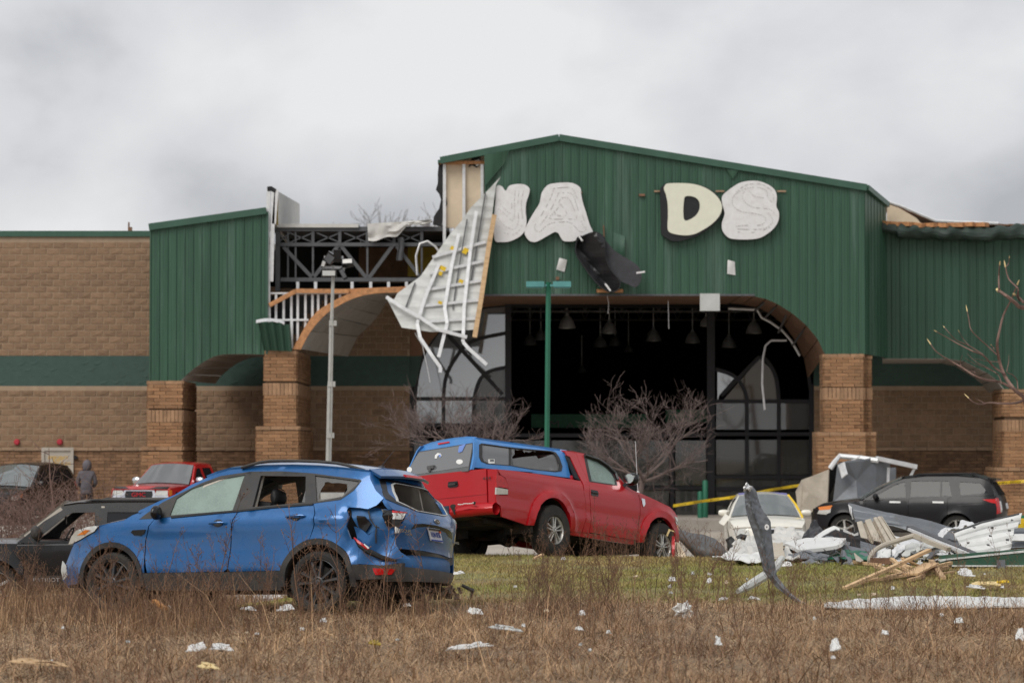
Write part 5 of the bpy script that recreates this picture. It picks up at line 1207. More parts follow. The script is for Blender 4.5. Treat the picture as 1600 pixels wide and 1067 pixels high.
# cabin: floor, lining, seats with head restraints
BC.block('cabin_floor', (-.85, -.78, .42), (2.3, .78, .5), 'underbody')
BC.block('dashboard', (1.75, -.75, .6), (2.25, .75, 1.02), 'black_plastic')
for x0 in (1.05, .1):
    for y in (.38, -.38):
        g = G(); g.box((x0 + .15, y, .68), (.52, .5, .22)); g.box((x0 - .14, y, .97), (.16, .48, .6), Matrix.Rotation(-.18, 3, 'Y')); g.obj('seat', 'seat_black', BC.T)
        g = G(); g.grid(lambda u, v: (x0 - .24 + .065 * math.cos(6.28318 * u) * math.sin(3.14159 * v) ** .6, y + .135 * math.cos(3.14159 * v), 1.33 + .105 * math.sin(6.28318 * u) * math.sin(3.14159 * v) ** .5), 16, 10); g.obj('head_restraint', 'seat_black', BC.T)
for sg in (1, -1):
    g = G(); g.sheet(lambda u, v: (-.2 - .34 * u, sg * (hw_blue(-.3 - .4 * u, 1.23 + .33 * v) - .14 - .02 * u), 1.23 + .33 * v - .03 * u), 6, 6, .02); g.obj('pillar_lining', 'trim_beige', BC.T)
    g = G(); g.tube([(1.98, sg * .72, 1.22), (1.6, sg * .64, 1.45), (1.35, sg * .6, 1.54)], .05, 6); g.obj('pillar_lining', 'trim_beige', BC.T)
g = G(); g.tube([(-.7, -.05, 1.12), (-.82, -.25, 1.10), (-.86, -.5, 1.09)], [.04, .06, .02], 8); g.tube([(-.75, .2, 1.14), (-.8, .05, 1.13)], .04, 6); g.obj('rear_wiper', 'gloss_black', TG)
for x, y in ((0, .80), (0, -.80), (2.69, .80), (2.69, -.80)): BC.wheel(x, y, .346, .235, .262, 'ten', z=.346, turn=.3 * x, mrim='dark_alloy')
g = G(); g.span((-.8, -.55, .25), (3.2, .55, .42)); g.tube([(0, -.7, .33), (0, .7, .33)], .06); g.tube([(-.85, .5, .3), (-.4, .5, .3)], .08); g.obj('chassis', 'underbody', BC.T)

# ================================================================= red pickup with blue bed topper
def hw_red(x, z):
    w = np.interp(z, [.3, .45, .60, .67, .70, .9, 1.05, 1.15, 1.22, 1.45, 1.75], [.845, .868, .888, .900, .884, .904, .906, .893, .86, .75, .61])
    t = min(max((x - 2.95) / .9, 0), 1.1); w -= .2 * t ** 2.2
    for ax in (0., 2.845):
        rr = math.hypot(x - ax, z - .42); w += .045 * smooth01((.60 - rr) / .09) * smooth01((z - .3) / .2)
    return w
RR_ = frame(Vector((0, 0, 0)), R(51.5), R(-6.6), R(-5.2))
PR = at(858, 829, 45.5) - (RR_ @ Vector((0, -.80, .38)))
RC = Car('red_pickup', 'red pickup truck with a blue bed topper, nose down over the lawn edge', 'pickup truck', Matrix.Translation(PR) @ RR_, hw_red)
S = lambda *p: RC.side_px(p, -1)
c4 = crop(610, 660, 4.64); c5 = crop(830, 670, 4.848)
rc_, fc_ = (-.07, .42), (2.74, .42)
bed_top = [(-1.38, 1.165), (-1.0, 1.185), (-.4, 1.205), (.3, 1.215), (.72, 1.215)]
seamA = S(*c5((385, 395), (400, 480), (412, 560), (420, 660), (412, 770))); seamB = S(*c5((437, 400), (440, 480), (450, 600), (458, 680), (440, 785)))
tailp = S(*c4((765, 378), (800, 382), (832, 405), (850, 450), (850, 520), (765, 520)))
bed = [(-1.40, .66)] + [(tailp[5][0], tailp[5][1] - .01)] + [(tailp[4][0] + .012, tailp[4][1] - .01), (tailp[3][0] + .012, tailp[3][1]), (tailp[2][0] + .01, tailp[2][1] + .012), (tailp[1][0], tailp[1][1] + .012)] + bed_top + seamA[1:-1] + [(.74, .42), (.40, .42)] + arc_pts(*rc_, .47, 0, 172, 16) + [(-.60, .40), (-1.25, .47), (-1.30, .62)]
RC.side('bed_side', bed, 'red_paint', step=.07)
RC.side('taillight', tailp[:3] + [tailp[3], ((tailp[3][0] + tailp[4][0]) / 2, .9), ((tailp[0][0] + tailp[5][0]) / 2, .9)], 'lamp_red', off=-.006, step=.05)
RC.side('reversing_lamp', [((tailp[0][0] + tailp[5][0]) / 2, .885), ((tailp[3][0] + tailp[4][0]) / 2, .885), tailp[4], tailp[5]], 'lamp_clear', off=-.006, step=.05)
roof_l = S(*c5((262, 152), (330, 163), (420, 178), (520, 232), (600, 292), (655, 350)))
roof_l = [(.62, 1.70), (.86, 1.715), (1.16, 1.71), (1.45, 1.655), (1.66, 1.56), (1.82, 1.43), (1.97, 1.265)]
cabp = [(.745, 1.215), (.90, 1.225)] + S(*c5((385, 290), (345, 178))) + [(.86, 1.712), (.62, 1.698)] + S(*c5((272, 205), (305, 212), (352, 375)))
RC.side('cab_corner', [(.75, 1.215), (.93, 1.225), (.89, 1.45), (.905, 1.70), (.62, 1.69), (.63, 1.62), (.70, 1.60)] , 'red_paint', step=.06)
RC.side('cab_corner', sh(seamA, .006)[:-1] + [(.76, .43), (.94, .43)] + sh(seamB, -.006)[::-1], 'red_paint', step=.06)
RC.side('rear_quarter_window', [(.61, 1.62), (.69, 1.60), (.735, 1.23), (.62, 1.25)], 'tinted_glass', off=.012, step=.08)
winr = S(*c5((402, 205), (450, 216), (500, 238), (568, 283), (618, 335), (640, 380), (648, 425), (550, 413), (442, 396))); 
wl = lambda q: q
belt = [(.935, 1.232), (1.3, 1.237), (1.70, 1.238)]; seamC = S(*c5((815, 500), (825, 560), (825, 650), (815, 720), (795, 838)))
door = [(.94, 1.235), (1.3, 1.24), (1.72, 1.24), (1.92, 1.225)] + [(2.2, 1.155)] + sh(seamC[1:], -.006) + [(2.12, .43), (.97, .44)] + sh(seamB[::-1], .006)[:-1]
DRD = RC.side('door', door, 'red_paint', step=.08)
RC.side('door_frame', [(.935, 1.232), (.895, 1.45), (.91, 1.70), (1.16, 1.705), (1.45, 1.65), (1.66, 1.555), (1.82, 1.425), (1.96, 1.262), (1.92, 1.23), (1.7, 1.238)], 'red_paint', holes=[grow(winr, 1.0)], step=.07)
RC.side('window_trim', grow(winr, 1.035), 'black_plastic', off=-.004, thick=.05, holes=[grow([(a + .01, b - .012) for a, b in winr], .90)], step=.06)
RC.side('door_window', grow(winr, .96), 'shattered_glass', off=.015, thick=.004, sides=(-1,), label='crazed side window'); RC.side('door_window', grow(winr, .96), 'clear_glass', off=.015, thick=.004, sides=(1,))
g = G(); va = S(*c5((398, 200), (500, 234), (570, 280), (630, 338), (650, 385))); g.tube([(x, -(hw_red(x, z) + .02), z) for x, z in va], .025, 6); g.obj('rain_visor', 'gloss_black', RC.T)
hoodl = [(1.97, 1.265), (2.1, 1.215), (2.38, 1.165), (2.74, 1.10), (3.05, 1.04), (3.2, .97), (3.27, .90)]
fen = [(2.21, 1.15)] + hoodl[2:] + [(3.30, .82), (3.22, .70)] + arc_pts(*fc_, .44, 38, 176, 14) + [(2.16, .43)] + sh(seamC[::-1], .006)[1:]
RC.side('fender', fen, 'red_paint', step=.07)
RC.side('cowl_panel', [(1.95, 1.27), (2.1, 1.215), (2.38, 1.166), (2.215, 1.152), (1.93, 1.227)], 'red_paint', step=.06)
RC.side('headlamp', [(3.13, .90), (3.27, .90), (3.30, .80), (3.18, .76)], 'lamp_clear', off=-.008, step=.05); RC.side('turn_lamp', [(3.19, .755), (3.30, .79), (3.30, .70), (3.24, .68)], 'lamp_amber', off=-.008, step=.05)
for cen, ro, ri in ((rc_, .56, .445), (fc_, .53, .425)):
    RC.side('fender_flare', arc_pts(*cen, ro, -2, 182, 20) + arc_pts(*cen, ri, 182, -2, 20), 'red_paint', off=-.022, thick=.07, step=.07)
    for sg in (1, -1):
        g = G(); g.grid(lambda u, v: (cen[0] + (ri + .03) * math.cos(R(-15 + 210 * u)), sg * (.9 - .55 * v), cen[1] + (ri + .03) * math.sin(R(-15 + 210 * u))), 20, 2); g.span((cen[0] - .45, sg * .35, .35), (cen[0] + .45, sg * .37, .9)); g.obj('wheel_well', 'underbody', RC.T)
RC.side('rocker', [(.42, .43), (2.14, .43), (2.14, .36), (.42, .36)], 'red_paint', off=.02, thick=.05, step=.12)
RC.top('cab_roof', roof_l[:4], [.04, .05, .05, .045], 'red_paint'); RC.top('hood', hoodl, [.06, .09, .10, .10, .09, .06, .03], 'red_paint', fwd=[0, 0, 0, .03, .08, .15, .2])
RC.top('windshield', [(1.98, 1.27), (1.82, 1.44), (1.66, 1.565), (1.47, 1.66)], [.04, .05, .05, .045], 'windshield_glass', -.94, .94, fwd=[.2, .17, .13, .1], thick=.008)
RC.side('windshield_pillar', [(1.46, 1.652), (1.66, 1.557), (1.82, 1.427), (1.965, 1.262), (1.99, 1.275), (1.83, 1.45), (1.67, 1.575), (1.47, 1.668)], 'red_paint', off=.01, step=.06)
g = G(); g.sheet(lambda u, v: (2.35 + .5 * u, -.22 - .35 * v, 1.29 - .13 * u + .05 * math.sin(v * 3.14) * (1 - .6 * u)), 8, 6, .02); g.obj('hood_bulge', 'red_paint', RC.T)
RC.set_end('front', [(.45, 3.5, 3.2), (.6, 3.55, 3.28), (.8, 3.52, 3.30), (.95, 3.46, 3.27)])
RC.end('nose', 'front', None, 'red_paint', zr=(.68, .93)); RC.end('grille', 'front', [(.45, .70), (.5, .9), (-.5, .9), (-.45, .70)], 'gloss_black', off=.01); RC.block('bumper_beam', (3.3, -.7, .45), (3.45, .7, .62), 'underbody')
# tailgate
RC.set_end('rear', [(.40, -1.36, -1.34), (1.3, -1.41, -1.39)], 3)
TGR = RC.end('tailgate', 'rear', [(.74, .60), (.74, 1.185), (-.70, 1.185), (-.70, .60)], 'red_paint', off=.02, thick=.05, step=.1)
RC.end('rear_post', 'rear', [(-.71, .60), (-.71, 1.18), (-.885, 1.165), (-.885, .66)], 'red_paint', thick=.04, step=.1); RC.end('rear_post', 'rear', [(.75, .60), (.75, 1.18), (.885, 1.165), (.885, .66)], 'red_paint', thick=.04, step=.1)
fR = RC.endf('rear'); on_r = lambda y, z, o=.03: Vector(fR(y, z, -o)); ER = lambda *p: RC.end_px('rear', p)
hc = ER(*c4((462, 448)))[0]
g = G(); g.panel(lambda a, b, d: on_r(hc[0] + a, hc[1] + b, .035 - d), [(-.10, -.03), (-.085, .04), (.085, .04), (.10, -.03), (.07, -.045), (-.07, -.045)], (), .05, .02); g.obj('tailgate_handle', 'gloss_black', TGR)
g = G(); g.box(on_r(hc[0], hc[1] - .004, .045), (.03, .13, .03)); g.obj('handle_lever', 'black_plastic', TGR)
RC.end('tailgate_crease', 'rear', [(.74, .805), (.74, .815), (-.70, .815), (-.70, .805)], 'red_paint', off=.028, thick=.02, step=.2, parent=TGR)
bx = ER(*c4((705, 405)))[0]; g = G(); write(g, '4X4', .06, on_r(bx[0], bx[1], .022), (0, -1, 0), (0, 0, 1), (-1, 0, 0), sx=1.5); g.obj('badge', 'black_plastic', TGR)
# rear bumper, torn open round the plate
g = G()
def rb(u, v):
    y = .86 - 1.74 * u; k = abs(2 * u - 1); x = -1.50 + .10 * k ** 3; b = 2 * math.pi * v
    dz = .02 * noise.noise(Vector((u * 7, v * 2, 0)))
    cz = .575 - .02 * math.exp(-((u - .55) / .12) ** 2)
    return (x - .09 * math.cos(b) * (1 - .3 * (math.sin(b) > .6)), y, cz + .085 * math.sin(b) + dz)
g.grid(rb, 40, 12); g.obj('rear_bumper', 'red_paint', RC.T)
p0 = ER(*c4((418, 640), (528, 628), (520, 692), (430, 700))); q = [Vector((-1.605, a, b)) for a, b in p0]
q = [Vector((-1.60, .17, .655)), Vector((-1.60, -.135, .655)), Vector((-1.60, -.135, .505)), Vector((-1.60, .17, .505))]
g = G(); g.add(q + [p + Vector((.012, 0, 0)) for p in q], [(0, 1, 2, 3), (7, 6, 5, 4), (0, 4, 5, 1), (1, 5, 6, 2), (2, 6, 7, 3), (3, 7, 4, 0)]); PL2 = g.obj('licence_plate', 'plate_navy', RC.T)
g = G(); write(g, 'HBN25', .085, (-1.604, .03, .575), (0, -1, 0), (0, 0, 1), (-1, 0, 0), sx=.95); write(g, 'MICHIGAN', .025, (-1.604, .03, .637), (0, -1, 0), (0, 0, 1), (-1, 0, 0)); g.obj('plate_lettering', 'letter_yellow', PL2)
g = G(); g.box((-1.608, -.105, .53), (.006, .04, .04)); g.obj('plate_sticker', 'sticker_orange', PL2)
for y, z, s in ((-.21, .63, .05), (-.23, .57, .03), (-.62, .655, .03), (-.24, .53, .02)):
    g = G(); g.grid(lambda u, v: (-1.592 + .004 * v, y + s * v * math.cos(6.28318 * u) * (1 + .3 * math.sin(u * 19)), z + s * .9 * v * math.sin(6.28318 * u)), 12, 2, flip=True); g.grid(lambda u, v: (-1.594 + .004 * v, y + s * v * math.cos(6.28318 * u) * (1 + .3 * math.sin(u * 19)), z + s * .9 * v * math.sin(6.28318 * u)), 12, 2); g.obj('bumper_hole', 'underbody', RC.T)
g = G()
for k in range(9): g.box((-1.585 + .0, -.32 - k * .035, .66 + random.uniform(-.004, .004)), (.02, .025, .012))
g.obj('scraped_paint', 'sticker_white', RC.T)
# topper, twisted on the bed: its rear has swung to the left
def topy(x, z): return float(np.interp(z, [1.18, 1.3, 1.55, 1.66, 1.72, 1.75], [.80, .775, .70, .66, .60, .5]))
MT = Matrix.Translation((-1.29, .36, 0)) @ Matrix.Rotation(R(-9.1), 4, 'Z')
tz_ = lambda x: .03 * max(0, 1 - abs(x - 1) * .5)
TP = G(); TP.sheet(lambda u, v: (lambda x, q: (x, q * .62, 1.725 + .05 * (1 - abs(q) ** 2.5)))(.24 + 1.76 * u, -1 + 2 * v), 12, 14, .04)
TOP = TP.obj('topper', 'topper_blue', RC.T, label='blue bed topper knocked askew'); TOP.matrix_local = MT
TC = Car('', '', '', RC.mw @ MT, topy, T=TOP)
tpx = lambda pts: TC.side_px(pts, -1)
sw = tpx(c4((642, 160), (660, 150), (865, 178), (1060, 197)) + c5((150, 166), (186, 178), (212, 215), (236, 285), (228, 320), (180, 326), (0, 306)) + c4((870, 313), (700, 300), (656, 282), (642, 250)))
tside = tpx(c4((602, 325), (1060, 362)) + c5((0, 332), (300, 371), (288, 320), (262, 200), (250, 152), (236, 143), (0, 107)) + c4((1060, 152), (620, 108), (594, 110)))
tside = [(a, min(b, 1.735)) for a, b in tside]
TC.side('topper_side', tside, 'topper_blue', thick=.03, holes=[sw], step=.07); TC.side('window_seal', sw, 'black_plastic', off=-.005, thick=.02, holes=[grow(sw, .93)], step=.06)
dv = tpx(c4((862, 180), (878, 182), (878, 312), (862, 310))); xd = (dv[0][0] + dv[1][0]) / 2; N_ = (-1,)
TC.side('window_divider', dv, 'black_plastic', off=.008, sides=N_); TC.side('topper_window', [(min(a, xd), b) for a, b in grow(sw, .97)], 'topper_glass', off=.014, thick=.005, sides=N_, label='intact rear half of the side window')
TC.side('topper_window', tpx(c4((882, 310), (882, 262), (960, 250), (1060, 240)) + c5((60, 225), (150, 195), (190, 190), (205, 235), (215, 290), (205, 318), (0, 302))), 'grey_tint_glass', off=.014, thick=.005, sides=N_, step=.06, label='broken front half of the side window')
TC.side('glass_shard', tpx(c4((880, 183), (1060, 200), (1058, 212), (1035, 206), (1010, 216), (985, 210), (975, 218), (960, 196), (930, 200), (900, 195), (905, 230), (885, 250))), 'grey_tint_glass', off=.012, thick=.005, sides=N_, step=.05)
TC.side('topper_window', grow(sw, .97), 'topper_glass', off=.014, thick=.005, sides=(1,))
def rmap(y, z, d): return (np.interp(z, [1.15, 1.74], [-.03, .25]) + d, y, z)
def rpx(pts):
    o = []
    for a, b in pts:
        d = TC.d(a, b); x = .1
        for _ in range(40): p = TC.o + d * ((x - TC.o.x) / d.x); x = .5 * x + .5 * rmap(0, p.z, 0)[0]
        o.append((p.y, p.z))
    return o
sp = lambda *p: rpx(c4(*p))
ro = [(.80, 1.20), (.775, 1.32), (.70, 1.55), (.655, 1.67), (.58, 1.74), (.4, 1.765), (0, 1.775), (-.4, 1.765), (-.58, 1.74), (-.655, 1.67), (-.70, 1.55), (-.775, 1.32), (-.80, 1.20)]
rw = [(.755, 1.19), (.73, 1.32), (.665, 1.54), (.625, 1.64), (-.625, 1.64), (-.665, 1.54), (-.73, 1.32), (-.755, 1.19)]
def rear(nm, poly, m, off, thick, step=.1, **k): g = G(); g.panel(lambda y, z, d: (rmap(y, z, d)[0] - off, y, z), poly, (), step, thick); return g.obj(nm, m, TOP, **k)
rear('topper_frame', ro + rw[::-1], 'topper_blue', 0, .05); rear('topper_hatch', [(.765, 1.18)] + rw[1:-1] + [(-.765, 1.18)], 'black_plastic', .012, .02)
rear('hatch_glass', [(.73, 1.25), (.70, 1.36), (.645, 1.55), (.61, 1.625), (-.61, 1.625), (-.645, 1.55), (-.70, 1.36), (-.73, 1.25)], 'topper_glass', .018, .006, .15)
rear('hatch_rail', [(.76, 1.175), (.74, 1.245), (-.74, 1.245), (-.76, 1.175)], 'grey_plastic', .02, .02, .15)
hh = sp((305, 330))[0]; g = G(); g.box((rmap(0, hh[1], 0)[0] - .03, hh[0], hh[1] + .01), (.04, .15, .05)); g.tube([(rmap(0, hh[1], 0)[0] - .05, hh[0], hh[1]), (rmap(0, hh[1], 0)[0] - .06, hh[0], hh[1] - .06)], .02); g.obj('hatch_handle', 'grey_plastic', TOP)
rear('brake_lamp', sp((350, 150), (432, 137), (434, 147), (352, 161)), 'lamp_red', .02, .03)
for m_, q in (('sticker_white', sp((330, 260), (333, 238), (352, 220), (372, 226), (380, 240), (368, 256), (360, 236), (348, 246), (345, 262))), ('sticker_blue', sp((358, 236), (372, 230), (376, 248), (366, 252))), ('sticker_blue', sp((500, 215), (508, 172), (545, 158), (556, 156), (540, 188), (530, 210), (512, 218))), ('sticker_white', sp((514, 196), (524, 176), (540, 172), (530, 195)))): rear('sticker', q, m_, .026 if m_ == 'sticker_white' else .028, .004, .05)
for cx_, cy_, a, b in ((509, 285, 24, 18), (146, 342, 18, 20)): rear('sticker', sp(*[(cx_ + a * math.cos(t), cy_ + b * math.sin(t)) for t in np.linspace(0, 6.0, 14)]), 'sticker_white', .024, .004, .05)
TC.side('sticker', tpx(c4((712, 265), (758, 265), (758, 296), (712, 296))), 'sticker_white', off=.006, thick=.004, sides=N_); TC.side('sticker', tpx(c4((724, 268), (752, 268), (752, 280), (724, 280))), 'grey_plastic', off=.002, thick=.004, sides=N_)
g = G(); g.span((.3, -.6, 1.66), (1.95, .6, 1.70)); g.obj('topper_lining', 'brown_panel', TOP)
RC.block('bed_floor', (-1.35, -.75, .62), (.6, .75, .68), 'underbody'); RC.block('bed_lining', (.56, -.8, .62), (.6, .8, 1.2), 'underbody')
RC.block('cab_back', (.62, -.78, .6), (.66, .78, 1.3), 'red_paint'); g = G(); g.span((.61, -.62, 1.3), (.62, .62, 1.62)); g.obj('cab_rear_window', 'tinted_glass', RC.T)
RC.block('cab_floor', (.66, -.78, .45), (2.3, .78, .52), 'underbody'); RC.block('bench_seat', (.75, -.68, .55), (1.35, .68, .85), 'seat_black'); RC.block('seat_back', (.72, -.68, .85), (.88, .68, 1.45), 'seat_black'); RC.block('dashboard', (1.7, -.75, .75), (2.15, .75, 1.2), 'black_plastic')
g = G(); g.lathe([(.19, -.012), (.2, 0), (.19, .012), (.18, 0), (.19, -.012)], 20, 'z'); g.v = [tuple(Matrix.Rotation(R(65), 3, 'Y') @ Vector(p) + Vector((1.62, .36, 1.18))) for p in g.v]; g.obj('steering_wheel', 'seat_black', RC.T)
for sg in (-1, 1):
    g = G(); c = Vector((1.93, sg * (hw_red(1.9, 1.33) + .13), 1.37))
    g.grid(lambda u, v: tuple(c + Vector((.075 * math.cos(6.28318 * u) * math.sin(3.14159 * v) ** .6 + .03, sg * .125 * math.cos(3.14159 * v), .1 * math.sin(6.28318 * u) * math.sin(3.14159 * v) ** .6))), 16, 10); g.bar(tuple(c + Vector((0, -sg * .05, -.06))), (1.88, sg * (hw_red(1.88, 1.25) - .02), 1.26), .06, .05); Mi = g.obj('mirror', 'gloss_black', RC.T)
    g = G(); g.panel(lambda a, b, d: tuple(c + Vector((-.052 + d, a, b))), arc_pts(0, 0, .095, 0, 360, 18, .075)[:-1], (), .2, .006); g.obj('mirror_glass', 'chrome', Mi)
(hx, hz), = S(*c5((481, 485)))
for sg in (-1, 1):
    g = G(); g.panel(RC.sm(sg, -.004), [(hx - .1, hz - .035), (hx - .085, hz + .045), (hx + .08, hz + .045), (hx + .1, hz + .01), (hx + .085, hz - .045), (hx - .08, hz - .05)], (), .06, .01); DH = g.obj('door_handle', 'gloss_black', RC.T)
    g = G(); g.tube([(hx - .07, sg * (hw_red(hx, hz) + .012), hz), (hx + .06, sg * (hw_red(hx, hz) + .014), hz)], .014, 6); g.obj('handle_grip', 'black_plastic', DH)
bx = S(*c5((845, 555)))[0]
g = G(); g.panel(RC.sm(-1, -.012), [(bx[0] - .04, bx[1] + .06), (bx[0] + .05, bx[1] + .055), (bx[0] + .055, bx[1] - .03), (bx[0] + .01, bx[1] - .075), (bx[0] - .02, bx[1] - .03)], (), .05, .012); g.obj('badge', 'chrome', RC.T)
g = G(); ax_ = S(*c5((812, 505)))[0]; g.lathe([(.03, -.02), (.025, .03), (.012, .05)], 10, 'z', (ax_[0] + .12, -.80, 1.185)); g.tube([(ax_[0] + .12, -.80, 1.2), (ax_[0] + .06, -.80, 2.02)], [.006, .004], 5); g.obj('antenna', 'galv', RC.T)
g = G(); g.tube([(0, -.75, .38), (0, .75, .38)], .07); g.lathe([(.16, -.1), (.2, 0), (.16, .1)], 14, 'y', (0, 0, .38))
for y in (.42, -.42): g.bar((-1.3, y, .55), (3.2, y, .5), .08, .14); g.bar((-.75, y, .5), (0, y, .44), .07, .04); g.bar((0, y, .44), (.65, y, .5), .07, .04); g.tube([(-.25, y, .4), (-.3, y * .9, .7)], .03)
g.span((-.95, -.35, .42), (-.35, .3, .62)); g.span((.5, -.5, .4), (1.4, -.1, .55)); g.tube([(-1.2, -.5, .45), (-.5, -.5, .42), (.8, -.4, .4)], .045); g.span((-1.3, -.7, .5), (-1.0, .7, .62)); g.bar((0, 0, .4), (2.2, 0, .5), .08); g.span((2.2, -.4, .35), (3.2, .4, .6)); g.obj('chassis', 'underbody', RC.T)
for x, y in ((0, -.80), (0, .80), (2.83, -.80), (2.83, .80)): RC.wheel(x, y, .385, .27, .215, 'twin5', z=.38)
# ------------------------------------------------------------------ the other vehicles: one builder, own tables
def car(name, label, cat, mw, k):
    """k: hw table, profile lists and materials of one vehicle."""
    tz, tw = zip(*k['hw']); xf, xr, wb, r = k['xf'], k['xr'], k['wb'], k['r']
    def hw(x, z):
        w = float(np.interp(z, tz, tw))
        t = min(max((x - (xf - .85)) / .85, 0), 1.1); w -= k.get('tf', .22) * t ** 2.3
        t = min(max(((xr + .55) - x) / .55, 0), 1.1); w -= k.get('tr', .12) * t ** 2
        for ax in (0, wb):
            rr = math.hypot(x - ax, z - r); w += k.get('flare', .02) * smooth01((r + .16 - rr) / .07) * smooth01((z - .25) / .15)
        return w
    C = Car(name, label, cat, mw, hw); pm = k['paint']; sill = k['sill']
    topc = k['belt'] + k['hood']            # rear to front
    tx, tzz = [p[0] for p in topc], [p[1] for p in topc]
    def bot(x):
        z = sill
        for ax in (0, wb):
            q = (r + .07) ** 2 - (x - ax) ** 2
            if q > 0: z = max(z, r + math.sqrt(q))
        return z
    def rng(nm, a, b, **kw):
        n = max(4, int(abs(b - a) / .05)); xs = np.linspace(a, b, n + 1)
        C.side(nm, [(x, float(np.interp(x, tx, tzz))) for x in xs] + [(x, bot(x)) for x in xs[::-1]], pm, step=.1, **kw)
    se = k['seams']; names = k.get('names', ['quarter_panel', 'rear_door', 'front_door', 'fender'])
    for nm, a, b in zip(names, se, se[1:]): rng(nm, a + .004, b - .004)
    fr = k['belt'] + k['roof'][::-1]
    if k.get('roof_black'): pass
    C.side('window_frame', fr, k.get('frame', pm), off=.002, thick=.05, holes=[w for w in k['win'] if w is not None], step=.09)
    for i, w in enumerate(k['win']):
        if i in k.get('open', ()): continue
        C.side('side_window', grow(w, 1.02), k['glass'], off=.015, thick=.005, step=.12)
    C.top('roof', k['roof'][k['ra']:k['rb']], k.get('crown', .05), pm, m2='trim_beige')
    C.top('windshield', k['wind'], .06, k.get('wglass', 'windshield_glass'), -.93, .93, fwd=k.get('fwd', [.16, .12, .08]), thick=.008)
    C.top('hood', k['hood'], [.05] + [.06] * (len(k['hood']) - 2) + [.03], pm, fwd=[0] * (len(k['hood']) - 2) + [.08, .14])
    C.set_end('front', k['front']); C.set_end('rear', k['rear'])
    C.end('front_bumper', 'front', None, k.get('fb', pm), zr=(k['front'][0][0], k['front'][-1][0]))
    C.end('tailgate', 'rear', None, pm, zr=(k['rear'][0][0], k['rear'][-1][0]), step=.12)
    for ax in (0, wb):
        for sg in (1, -1):
            g = G(); rr = r + .08; w = hw(ax, r) - .03
            g.grid(lambda u, v: (ax + rr * math.cos(R(-20 + 220 * u)), sg * (w - .5 * v), r + rr * math.sin(R(-20 + 220 * u))), 16, 2); g.span((ax - rr, sg * (w - .52), .2), (ax + rr, sg * (w - .5), r + rr)); g.obj('wheel_well', 'underbody', C.T)
            C.wheel(ax, sg * (w - .10), r, .22, r * .68, k.get('spokes', 5), z=r)
    b = hw(1, .5) - .08
    C.block('chassis', (xr + .3, -b, sill - .05), (xf - .4, b, sill + .08), 'underbody')
    bz = np.mean([p[1] for p in k['belt']])
    for x0 in k.get('seats', (.3, 1.2)):
        for y in (.36, -.36):
            g = G(); g.box((x0 + .2, y, sill + .25), (.5, .48, .25)); g.box((x0 - .08, y, bz - .12), (.16, .46, .65), Matrix.Rotation(-.15, 3, 'Y')); g.box((x0 - .16, y, bz + .27), (.09, .24, .17)); g.obj('seat', 'seat_black', C.T)
    C.block('dashboard', (k['wind'][0][0] - .45, -b + .05, sill + .25), (k['wind'][0][0] - .1, b - .05, bz - .03), 'black_plastic')
    for sg in (1, -1):
        mx, mz = k['mirror']; c = Vector((mx, sg * (hw(mx, mz) + .12), mz + .05)); g = G(); sx, sy, sz = k.get('ms', (.06, .11, .08))
        g.grid(lambda u, v: tuple(c + Vector((sx * math.cos(6.28318 * u) * math.sin(3.14159 * v) ** .5, sy * math.cos(3.14159 * v), sz * math.sin(6.28318 * u) * math.sin(3.14159 * v) ** .5))), 14, 8); g.bar(tuple(c), (mx - .02, sg * (hw(mx, mz) - .02), mz), .05, .04); g.obj('mirror', k.get('mm', pm), C.T)
    return C
def sedge(C, nm, poly, m, sides=(1, -1), off=-.01, **kw): return C.side(nm, poly, m, off=off, thick=.025, sides=sides, step=.06, **kw)

# ---- black boxy SUV behind the blue car
k = dict(hw=[(.25, .80), (.45, .855), (.6, .87), (.95, .878), (1.06, .86), (1.35, .78), (1.62, .70)], xf=3.42, xr=-.95, wb=2.635, r=.345, paint='black_paint', sill=.32, tf=.10, tr=.05, flare=.05,
         belt=[(-.90, 1.06), (0, 1.05), (1.0, 1.03), (2.25, 1.0)], hood=[(2.25, 1.0), (2.5, 1.0), (3.0, .99), (3.32, .97), (3.38, .92)], seams=[-.93, .15, 1.02, 2.2, 3.36],
         roof=[(2.30, 1.01), (2.0, 1.26), (1.75, 1.47), (1.62, 1.565), (1.4, 1.60), (.8, 1.62), (0, 1.62), (-.6, 1.61), (-.84, 1.58), (-.90, 1.10)][:9] + [(-.9, 1.065)], ra=3, rb=9,
         win=[[(1.13, 1.05), (1.97, 1.03), (1.92, 1.14), (1.58, 1.42), (1.48, 1.465), (1.14, 1.475)], [(.22, 1.07), (.95, 1.06), (.95, 1.475), (.22, 1.475)], [(-.72, 1.09), (.08, 1.08), (.08, 1.47), (-.66, 1.465)]], open=(0,), glass='tinted_glass', fwd=[.06, .05, .04],
         wind=[(2.32, 1.02), (1.9, 1.36), (1.66, 1.57)], wglass='clear_glass', front=[(.3, 3.48, 3.38), (.6, 3.5, 3.40), (.95, 3.46, 3.38)], rear=[(.35, -.98, -.92), (.9, -1.0, -.94), (1.3, -.96, -.90), (1.6, -.9, -.84)], mirror=(2.0, 1.12), ms=(.08, .1, .105), mm='black_plastic', crown=.03)
pa_ = at(31.7, 843.8, 45.2)
JP = car('black_suv', 'black boxy SUV with open side windows, half hidden behind the blue crossover', 'car', frame(Vector((pa_.x + 2.27, 46.06, zt(-6.2, 46) - .04)), math.pi - R(2)), k)
sedge(JP, 'belt_stripe', [(2.3, .985), (-.9, 1.03), (-.9, 1.015), (2.3, .97)], 'grey_plastic', off=-.004)
sedge(JP, 'door_cladding', [(2.18, .36), (2.18, .52), (.42, .52), (.42, .36)], 'black_plastic')
